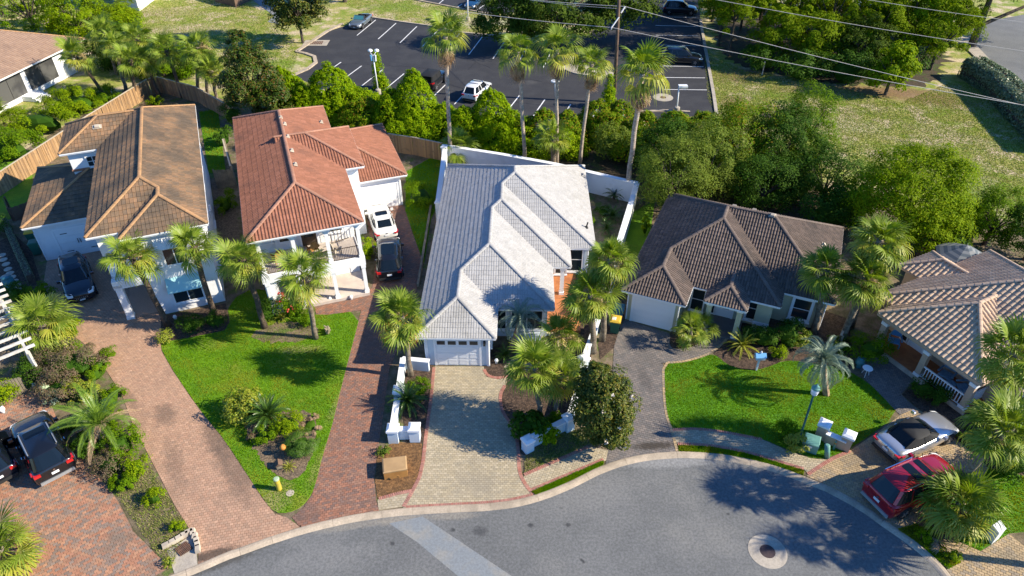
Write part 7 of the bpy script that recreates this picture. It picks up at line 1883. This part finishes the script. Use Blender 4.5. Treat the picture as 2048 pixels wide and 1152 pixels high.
MB().tube([(0, 0, 0), (0, 0, .80)], .135, 16).build("post", MAT['yellow_post'], b_, smooth=False); MB().lathe([(.15, .80), (.15, .86), (.12, .89), (.02, .90)], 16).build("cap", MAT['green_cap'], b_)
# storm drain
sd = thing("storm_drain", "storm drain with a rusty grate framed by pale stones", 'drain', P(375, 1095)); o = P(375, 1095)
Q = lambda x, y, z=0: (P(x, y) - o + Vector((0, 0, z)))
gp = [Q(350, 1100), Q(374, 1084), Q(388, 1098), Q(362, 1114)]
MB().prism([p.xy[:] for p in (Q(335, 1102), Q(384, 1072), Q(394, 1110), Q(396, 1136), Q(350, 1150))], .052, .058).build("basin", MAT['concrete'], sd)
for i in range(9):
    a, b = gp[0].lerp(gp[1], (i + .25) / 9), gp[3].lerp(gp[2], (i + .25) / 9); MB().bar(a + Vector((0, 0, .09)), b + Vector((0, 0, .09)), .05, .05).build("bar", MAT['rust'], sd)
MB().bar(gp[0].lerp(gp[3], .5) + Vector((0, 0, .095)), gp[1].lerp(gp[2], .5) + Vector((0, 0, .095)), .05, .062).build("bar", MAT['rust'], sd)
MB().prism([p.xy[:] for p in gp], .059, .062).build("pit", MAT['dark_metal'], sd)
for i, (x, y) in enumerate(((334, 1094), (347, 1087), (359, 1080), (371, 1073), (380, 1067), (387, 1068), (391, 1076), (394, 1084), (396, 1092), (397, 1101))):
    p = Q(x, y); Mx = Matrix.Translation(p) @ Matrix.Rotation(R(35 if i < 5 else 110) + rnd.gauss(0, .08), 4, 'Z'); MB().box(-.19, .19, -.12, .12, .05, .27, Mx, .025).build("stone", MAT['stone'], sd)
# cabinets and posts
def box_from_top(name, label, cat, q, h, top_m, side_m, group=None, lip=.03):
    t = [P(*p, h) for p in q]; c = sum(t, Vector()) / 4; r = thing(name, label, cat, (c.x, c.y, .05), 0, group)
    pts = [(p.x - c.x, p.y - c.y) for p in t]
    MB().prism([(x * .97, y * .97) for x, y in pts], 0, h - .13).build("cabinet", side_m, r)
    ld = MB(); n = 4; pts = ccw(pts)
    V = [(x * 1.01, y * 1.01, h - .128) for x, y in pts] + [(x * 1.01, y * 1.01, h - .06) for x, y in pts] + [(x * .9, y * .9, h - .03) for x, y in pts]
    ld.add(V, [(0, 1, 5, 4), (1, 2, 6, 5), (2, 3, 7, 6), (3, 0, 4, 7), (4, 5, 9, 8), (5, 6, 10, 9), (6, 7, 11, 10), (7, 4, 8, 11), (8, 9, 10, 11), (3, 2, 1, 0)])
    ld.build("lid", top_m, r); return r, pts
br_, bp_ = box_from_top("utility_cabinet", "large brown utility box on pine straw", 'utility box', ((764, 917), (812.5, 911), (814.5, 938), (766, 946)), .66, MAT['brown_box'], MAT['brown_side'])
e = min(bp_, key=lambda p: p[1]); 
MB().box(.18, .28, bp_[0][1] - .05, bp_[0][1] - .0, .3, .45).build("lock", MAT['brown_side'], br_)
gr_, gp_ = box_from_top("utility_cabinet", "green transformer box with a white label beside the street lamp", 'utility box', ((1611.6, 863.7), (1643, 873.5), (1638.5, 895), (1605.6, 884)), .72, MAT['green_metal'], MAT['green_metal'])
gq = sorted(gp_, key=lambda p: p[1])[:2]; ga_, gb_ = [Vector((x * .98, y * .98, .48)) for x, y in sorted(gq)]
MB().bar(ga_.lerp(gb_, .35), ga_.lerp(gb_, .62), .03, .12).build("sticker", MAT['plate'], gr_)
cb, _ = box_from_top("utility_cabinet", "pale grey cabinet beside the low bushy palm", 'utility box', ((1984, 1050), (2000, 1039), (2013, 1057), (1998, 1068)), .95, MAT['white_metal'], MAT['white_metal'])
p = P(1653.5, 916); lp = thing("marker_pipe", "leaning green marker pipe beside the transformer box", 'pipe', (p.x, p.y, .06)); MB().tube([(0, 0, 0), (-.16, .12, .82)], .14, 14).build("pipe", MAT['green_metal'], lp, smooth=True); MB().lathe([(.15, 0), (.1, .05), (.02, .06)], 12, (-.16, .12, .82)).build("cap", MAT['green_metal'], lp)
p = P(1666, 900); lp = thing("marker_post", "small green marker post with an orange band before the pier wall", 'post', (p.x, p.y, .06)); MB().tube([(0, 0, 0), (.0, .03, .62)], .055, 10).build("post", MAT['green_metal'], lp); MB().tube([(.0, .02, .42), (0, .023, .50)], .06, 10).build("band", MAT['pot'], lp)
# street lamp
B = P(1592, 898); t = above(B, 1627, 790) - B
sl = thing("street_lamp", "green street lamp with a glass lantern on the right lawn", 'street lamp', (B.x, B.y, .06))
MB().tube([(0, 0, 0), (t.x * .02, 0, .25), (t.x * .05, 0, .4), tuple(t)], [.13, .12, .06, .05], 10).build("pole", MAT['bin_green'], sl, smooth=True)
MB().lathe([(.06, -.02), (.17, .04), (.20, .25), (.16, .40)], 14, t).build("lantern", MAT['lamp'], sl); MB().lathe([(.22, .40), (.20, .48), (.10, .58), (.03, .70), (.01, .75)], 14, t).build("lantern_cap", MAT['green_metal'], sl)
MB().lathe([(.05, -.14), (.10, -.06), (.10, -.02)], 12, t).build("lantern_base", MAT['green_metal'], sl)
# mail post
p = P(1512, 742); mp = thing("mailbox", "pale blue house shaped mailbox on a white post in the dark mulch", 'mailbox', (p.x, p.y, .06))
MB().box(-.05, .05, -.05, .05, 0, 1.0).build("post", MAT['bluewhite'], mp); hb = MB(); hb.box(-.28, .28, -.18, .18, 1.0, 1.22); hb.build("box", MAT['bluewhite'], mp)
MB().add([(-.32, -.24, 1.22), (.32, -.24, 1.22), (.32, .24, 1.22), (-.32, .24, 1.22), (-.32, 0, 1.42), (.32, 0, 1.42)], [(0, 1, 5, 4), (2, 3, 4, 5), (0, 4, 3), (1, 2, 5), (3, 2, 1, 0)]).build("roof", MAT['blue_paint'], mp)
MB().lathe([(.03, 1.42), (.07, 1.48), (.04, 1.56), (.01, 1.6)], 8).build("finial", MAT['trim'], mp)
# bins
def bin_(label, px, lid, rz, group='wheelie bins', body=MAT['bin_green']):
    p = P(*px); r = thing("wheelie_bin", label, 'bin', (p.x, p.y, .06), rz, group)
    b = MB(); b.add([(-.25, -.28, .06), (.25, -.28, .06), (.25, .25, .06), (-.25, .25, .06), (-.31, -.36, 1.0), (.31, -.36, 1.0), (.31, .34, 1.0), (-.31, .34, 1.0)], [(3, 2, 1, 0), (4, 5, 6, 7), (0, 1, 5, 4), (1, 2, 6, 5), (2, 3, 7, 6), (3, 0, 4, 7)]); b.build("bin_body", body, r)
    l = MB(); l.box(-.34, .34, -.40, .38, 1.003, 1.07); l.box(-.30, .30, -.36, .30, 1.072, 1.12, None, .05); l.build("lid", lid, r)
    for x in (-.27, .27): MB().tube([(x - .03, .30, .11), (x + .03, .30, .11)], .11, 10).build("wheel", MAT['tyre'], r)
    MB().bar((-.26, .43, .98), (.26, .43, .98), .035).build("handle", body, r)
    return r
bin_("green wheelie bin with a bright yellow lid beside the grey driveway", (1229, 664), MAT['yellow'], R(-15))
MB().box(-.22, .02, -.2, .08, 1.122, 1.128).build("sticker", MAT['plate'], bpy.data.objects["wheelie_bin"])
bin_("blue green wheelie bin behind the yellow lidded one", (1236, 640), MAT['teal_pot'], R(-15), body=MAT['teal_pot'])
bin_("dark green wheelie bin beside the white corner garage", (78, 508), MAT['bin_green'], R(20))
bin_("green wheelie bin with a yellow lid half hidden behind the garage corner", (70, 486), MAT['yellow'], R(20))
# garden things
p = P(571, 912); po = thing("pot_ornament", "orange pot on a stick in the lawn island", 'ornament', (p.x, p.y, .08)); MB().tube([(0, 0, 0), (0, 0, .5)], .02, 6).build("stick", MAT['pole'], po); MB().lathe([(.03, .48), (.15, .55), (.17, .68), (.10, .78), (.03, .84)], 14).build("pot", MAT['pot'], po, smooth=True)
p = P(560, 936); po = thing("birdhouse", "small weathered birdhouse in the lawn island", 'birdhouse', (p.x, p.y, .08), R(20)); MB().box(-.14, .14, -.16, .16, 0, .28).build("box", MAT['timber'], po); MB().add([(-.2, -.2, .28), (.2, -.2, .28), (.2, .2, .28), (-.2, .2, .28), (0, -.2, .46), (0, .2, .46)], [(0, 4, 5, 3), (1, 2, 5, 4), (0, 1, 4), (2, 3, 5), (3, 2, 1, 0)]).build("roof", MAT['pole'], po)
p = P(656, 668); st_ = thing("driftwood", "grey driftwood stump on the grass", 'stump', (p.x, p.y, .07)); mb = MB()
for k in range(5): mb.tube([(.0, .0, .02), (.12 * math.cos(k * 1.3), .3 * math.sin(k), .25), (.25 * math.cos(k * 1.3 + .4), .35 * math.sin(k * 1.2), .3 + .08 * k)], [.12, .09, .03], 6)
mb.build("wood", MAT['timber'], st_)
def globe(label, px, r_=.13, m=MAT['trim'], z=.07):
    p = P(*px); g_ = thing("garden_globe", label, 'garden light', (p.x, p.y, z)); MB().lathe([(.08, 0), (.05, .06), (r_ * .8, .10), (r_, .10 + r_ * .8), (r_ * .7, .10 + r_ * 1.6), (.01, .10 + r_ * 1.95)], 12).build("globe", m, g_, smooth=True)
globe("white globe light before the white porch floor", (703, 600)); globe("white globe light in the mulch before the white corner house", (352, 640)); globe("white stone ball at the corner of the porch floor", (661, 603), .12); globe("white round stone in the mulch beside the white garage", (993, 727), .12)
for k, (x, y) in enumerate(((5, 512), (8, 521), (13, 530), (17, 540), (21, 548), (25, 556), (30, 564), (35, 573), (37, 582))):
    p = P(x, y); s_ = thing("stepping_stone", ("farthest", "second", "third", "fourth", "middle", "sixth", "seventh", "eighth", "nearest")[k] + " round stepping stone of the row in the left mulch, counted from the far end", 'stepping stone', (p.x, p.y, .06), k * .5, 'stepping stones'); MB().lathe([(.27, 0), (.28, .03), (.25, .05), (.02, .055)], 12).build("stone", MAT['stone'], s_)
def urn(label, px, m, s=1.0, cat='urn'):
    p = P(*px); u = thing("garden_urn", label, cat, (p.x, p.y, .05)); MB().lathe([(.14 * s, 0), (.10 * s, .08 * s), (.24 * s, .30 * s), (.22 * s, .48 * s), (.15 * s, .55 * s), (.20 * s, .60 * s)], 14).build("urn", m, u, smooth=True); MB().lathe([(.15 * s, .555 * s), (.02, .57 * s)], 12).build("soil", MAT['mulch'], u)
urn("pale green urn on the paving beside the gate", (95, 790), MAT['green_cap'], 1.3); urn("small grey urn beside the gate post", (74, 778), MAT['grey_metal'], .8); urn("white bucket at the left edge", (8, 826), MAT['white_metal'], .7, 'bucket'); urn("teal glazed planter on the shaded path", (1716, 735), MAT['teal_pot'], 1.15); urn("teal glazed fountain pot at the left edge", (24, 578), MAT['teal_pot'], 1.7)
bush("grey green potted plant beside the urns", (112, 806), (.5, .5, .5), MAT['frond_b'], 700, 700, .12, name="potted_plant", cat='potted plant')
p = P(1729, 752); tb = thing("side_table", "small round white metal table on the shaded path", 'table', (p.x, p.y, .06)); MB().lathe([(.28, .58), (.30, .60), (.28, .62), (.02, .62)], 18).build("tabletop", MAT['white_metal'], tb)
for k in range(3): a = k * 2.1; MB().bar((.24 * math.cos(a), .24 * math.sin(a), 0), (.08 * math.cos(a), .08 * math.sin(a), .58), .03).build("leg", MAT['white_metal'], tb)
def chair(label, hs, x, y, z, rz, m, cat='chair', name="garden_chair", s=1.0, group=None):
    w = hs.Mw @ Vector((x, y, z)) if hs else Vector((x, y, z)); az = rz + (math.atan2(hs.Mw[1][0], hs.Mw[0][0]) if hs else 0)
    c = thing(name, label, cat, w, az, group)
    q = MB(); q.box(-.30 * s, .30 * s, -.28 * s, .28 * s, .34 * s, .44 * s, None, .02); q.build("seat", m, c)
    q = MB(); V = []
    for i in range(9):
        a = math.pi * i / 8; V.append((.33 * s * math.cos(a), .30 * s, (.44 + .12 + .50 * math.sin(a)) * s))
    V2 = [(x_, y_ + .06 * s, z_) for x_, y_, z_ in V]; n = 9
    q.add(V + V2, [tuple(range(n)), tuple(range(2 * n - 1, n - 1, -1))] + [(i, n + i, n + (i + 1) % n, (i + 1) % n) for i in range(n)]); q.build("backrest", m, c)
    for sx in (-1, 1):
        MB().box(sx * .34 * s - .05, sx * .34 * s + .05, -.28 * s, .30 * s, .56 * s, .62 * s).build("armrest", m, c)
        for sy in (-.24, .24): MB().box(sx * .30 * s - .03, sx * .30 * s + .03, sy * s - .03, sy * s + .03, 0, .34 * s).build("leg", m, c)
    return c
chair("blue grey wicker chair nearest the middle porch column", Tn, 4.55, 1.25, .31, R(10), MAT['wicker'], group='porch chairs', s=1.15); chair("blue grey wicker chair nearest the end porch column", Tn, 5.75, 1.2, .31, R(-25), MAT['wicker'], group='porch chairs', s=1.15)
chair("blue adirondack chair at the left end of the tan porch", Tn, 1.05, 1.15, .31, R(40), MAT['blue_paint'], s=1.0)
w = Tn.Mw @ Vector((5.15, .85, .31)); tb = thing("side_table", "small round table between the wicker chairs", 'table', w); MB().lathe([(.26, .46), (.28, .5), (.02, .51)], 14).build("tabletop", MAT['wicker'], tb); MB().lathe([(.2, 0), (.04, .05), (.04, .46)], 10).build("leg", MAT['wicker'], tb)
w = Tn.Mw @ Vector((3.1, 1.2, .31)); tb = thing("plant_stand", "dark metal plant stand against the tan porch wall", 'plant stand', w); MB().lathe([(.2, .5), (.24, .62), (.2, .64)], 12).build("pot", MAT['dark_metal'], tb)
for k in range(3): a = k * 2.1; MB().bar((.22 * math.cos(a), .22 * math.sin(a), 0), (.12 * math.cos(a), .12 * math.sin(a), .5), .025).build("leg", MAT['dark_metal'], tb)
chair("brown wooden chair at the left of the balcony", Rd, 1.6, 1.7, 3.13, R(-160), MAT['brown_side'], group='balcony chairs'); chair("brown wooden chair in the middle of the balcony", Rd, 3.9, 1.9, 3.13, R(200), MAT['brown_side'], group='balcony chairs'); chair("pale cushioned chair at the right of the balcony", Rd, 5.3, 1.3, 3.13, R(120), MAT['stone'], group='balcony chairs')
MAT['grey_cloth'] = M('grey_cloth', (.20, .215, .225), rough=.85)
# patio umbrella and red loungers
c = P(1930, 500, 2.3); um = thing("patio_umbrella", "grey striped patio umbrella behind the tan house", 'umbrella', (c.x, c.y, .05))
for k in range(4):
    r0, r1 = 1.8 * (4 - k) / 4, 1.8 * (3 - k) / 4; z0_, z1_ = 1.75 + .22 * k, 1.75 + .22 * (k + 1); V = []
    for rr, zz in ((r0, z0_), (max(r1, .02), z1_)):
        for i in range(8): V.append((rr * math.cos(i * math.pi / 4), rr * math.sin(i * math.pi / 4), zz))
    for b2, (f0, f1, mm) in enumerate(((0, .5, MAT['stripe_cloth']), (.5, 1, MAT['grey_cloth']))):
        V3 = []
        for f in (f0, f1): V3 += [tuple(Vector(V[i]).lerp(Vector(V[8 + i]), f)) for i in range(8)]
        MB().add(V3, [(i, (i + 1) % 8, 8 + (i + 1) % 8, 8 + i) for i in range(8)]).build("canopy_panel", mm, um)
MB().tube([(0, 0, 0), (0, 0, 2.75)], .03, 8).build("pole", MAT['grey_metal'], um); MB().lathe([(.35, 0), (.3, .1), (.05, .12)], 14).build("base", MAT['concrete'], um)
for k, (q, a) in enumerate((((1888, 492), R(110)), ((1864, 502), R(115)))):
    p = P(*q, .4); lg = thing("sun_lounger", ("red sun lounger beside the striped umbrella", "red sun lounger peeping over the tan roof")[k], 'sun lounger', (p.x, p.y, .05), a, 'red loungers')
    MB().box(-.65, .55, -.33, .33, .30, .40).build("seat", MAT['red_cloth'], lg); MB().add([(.55, -.33, .32), (1.15, -.33, .85), (1.15, .33, .85), (.55, .33, .32), (.55, -.33, .41), (1.10, -.33, .93), (1.10, .33, .93), (.55, .33, .41)], [(3, 2, 1, 0), (4, 5, 6, 7), (0, 1, 5, 4), (1, 2, 6, 5), (2, 3, 7, 6), (3, 0, 4, 7)]).build("backrest", MAT['red_cloth'], lg)
    for x in (-.55, .5):
        for y in (-.28, .28): MB().box(x - .025, x + .025, y - .025, y + .025, 0, .30).build("leg", MAT['grey_metal'], lg)
# small things in the field and on the verges
p = P(1524, 150); sp = thing("marker_stake", "thin pale marker stake at the edge of the wood", 'stake', (p.x, p.y, 0)); MB().box(-.05, .05, -.05, .05, 0, 1.6).build("stake", MAT['pergola'], sp)
p = P(1735, 60); sp = thing("marker_stake", "pale stake before the dark blue container", 'stake', (p.x, p.y, 0)); MB().box(-.06, .06, -.06, .06, 0, 2.6).build("stake", MAT['white_metal'], sp)
p = P(1752, 42); ct = thing("container", "dark blue container with a pale rim among the pines", 'container', (p.x, p.y, 0)); MB().box(-2.6, 3.0, 0, 2.4, 0, 2.0).build("box", M("container_blue", (.02, .06, .12), rough=.5), ct); MB().box(-2.7, -.2, -.1, 2.5, 2.003, 2.1).build("rim", MAT['white_metal'], ct)
for k in range(7): MB().box(-2.4 + k * .8, -2.3 + k * .8, -.06, -.003, .1, 1.95).build("rib", MAT['blue_paint'], ct)
sheet("park_lawn", poly([(1808, 28), (1836, -8), (1890, -8), (1866, 30)]), .02, MAT['lawn'], "bright lawn beyond the wood")
q_ = random.Random(9)
fd = thing("fallen_fronds", "pile of dry fallen palm fronds on the verge by the red car", 'palm debris', (*P(1884, 1100).xy, .08))
for k in range(9): put("frond", q_.choice(FAN_D), fd, (q_.uniform(-.3, .3), q_.uniform(-.4, .4), .05 + .02 * k), (q_.gauss(0, .2), R(q_.uniform(-4, 8)), R(q_.uniform(95, 150))), q_.uniform(.55, .8))
# leaf litter along the side street hedge
lq = np.random.default_rng(12); n = 260; t = lq.uniform(0, 1, n); a, b = np.array(P(1990, 138)[:]), np.array(P(2050, 200)[:])
pp = a + (b - a) * t[:, None] + lq.normal(0, .35, (n, 3)) * np.array((1, 1, 0)); pp[:, 2] = .08 + lq.uniform(0, .1, n)
tag(put("fallen_leaves", leaf_mesh("fallen_leaves", pp, np.array((0, 0, 1)) + lq.normal(0, .4, (n, 3)), .5, MAT['frond_o'], lq, .4)), "orange fallen leaves along the side street", kind='stuff')
# driveway stains, road specks
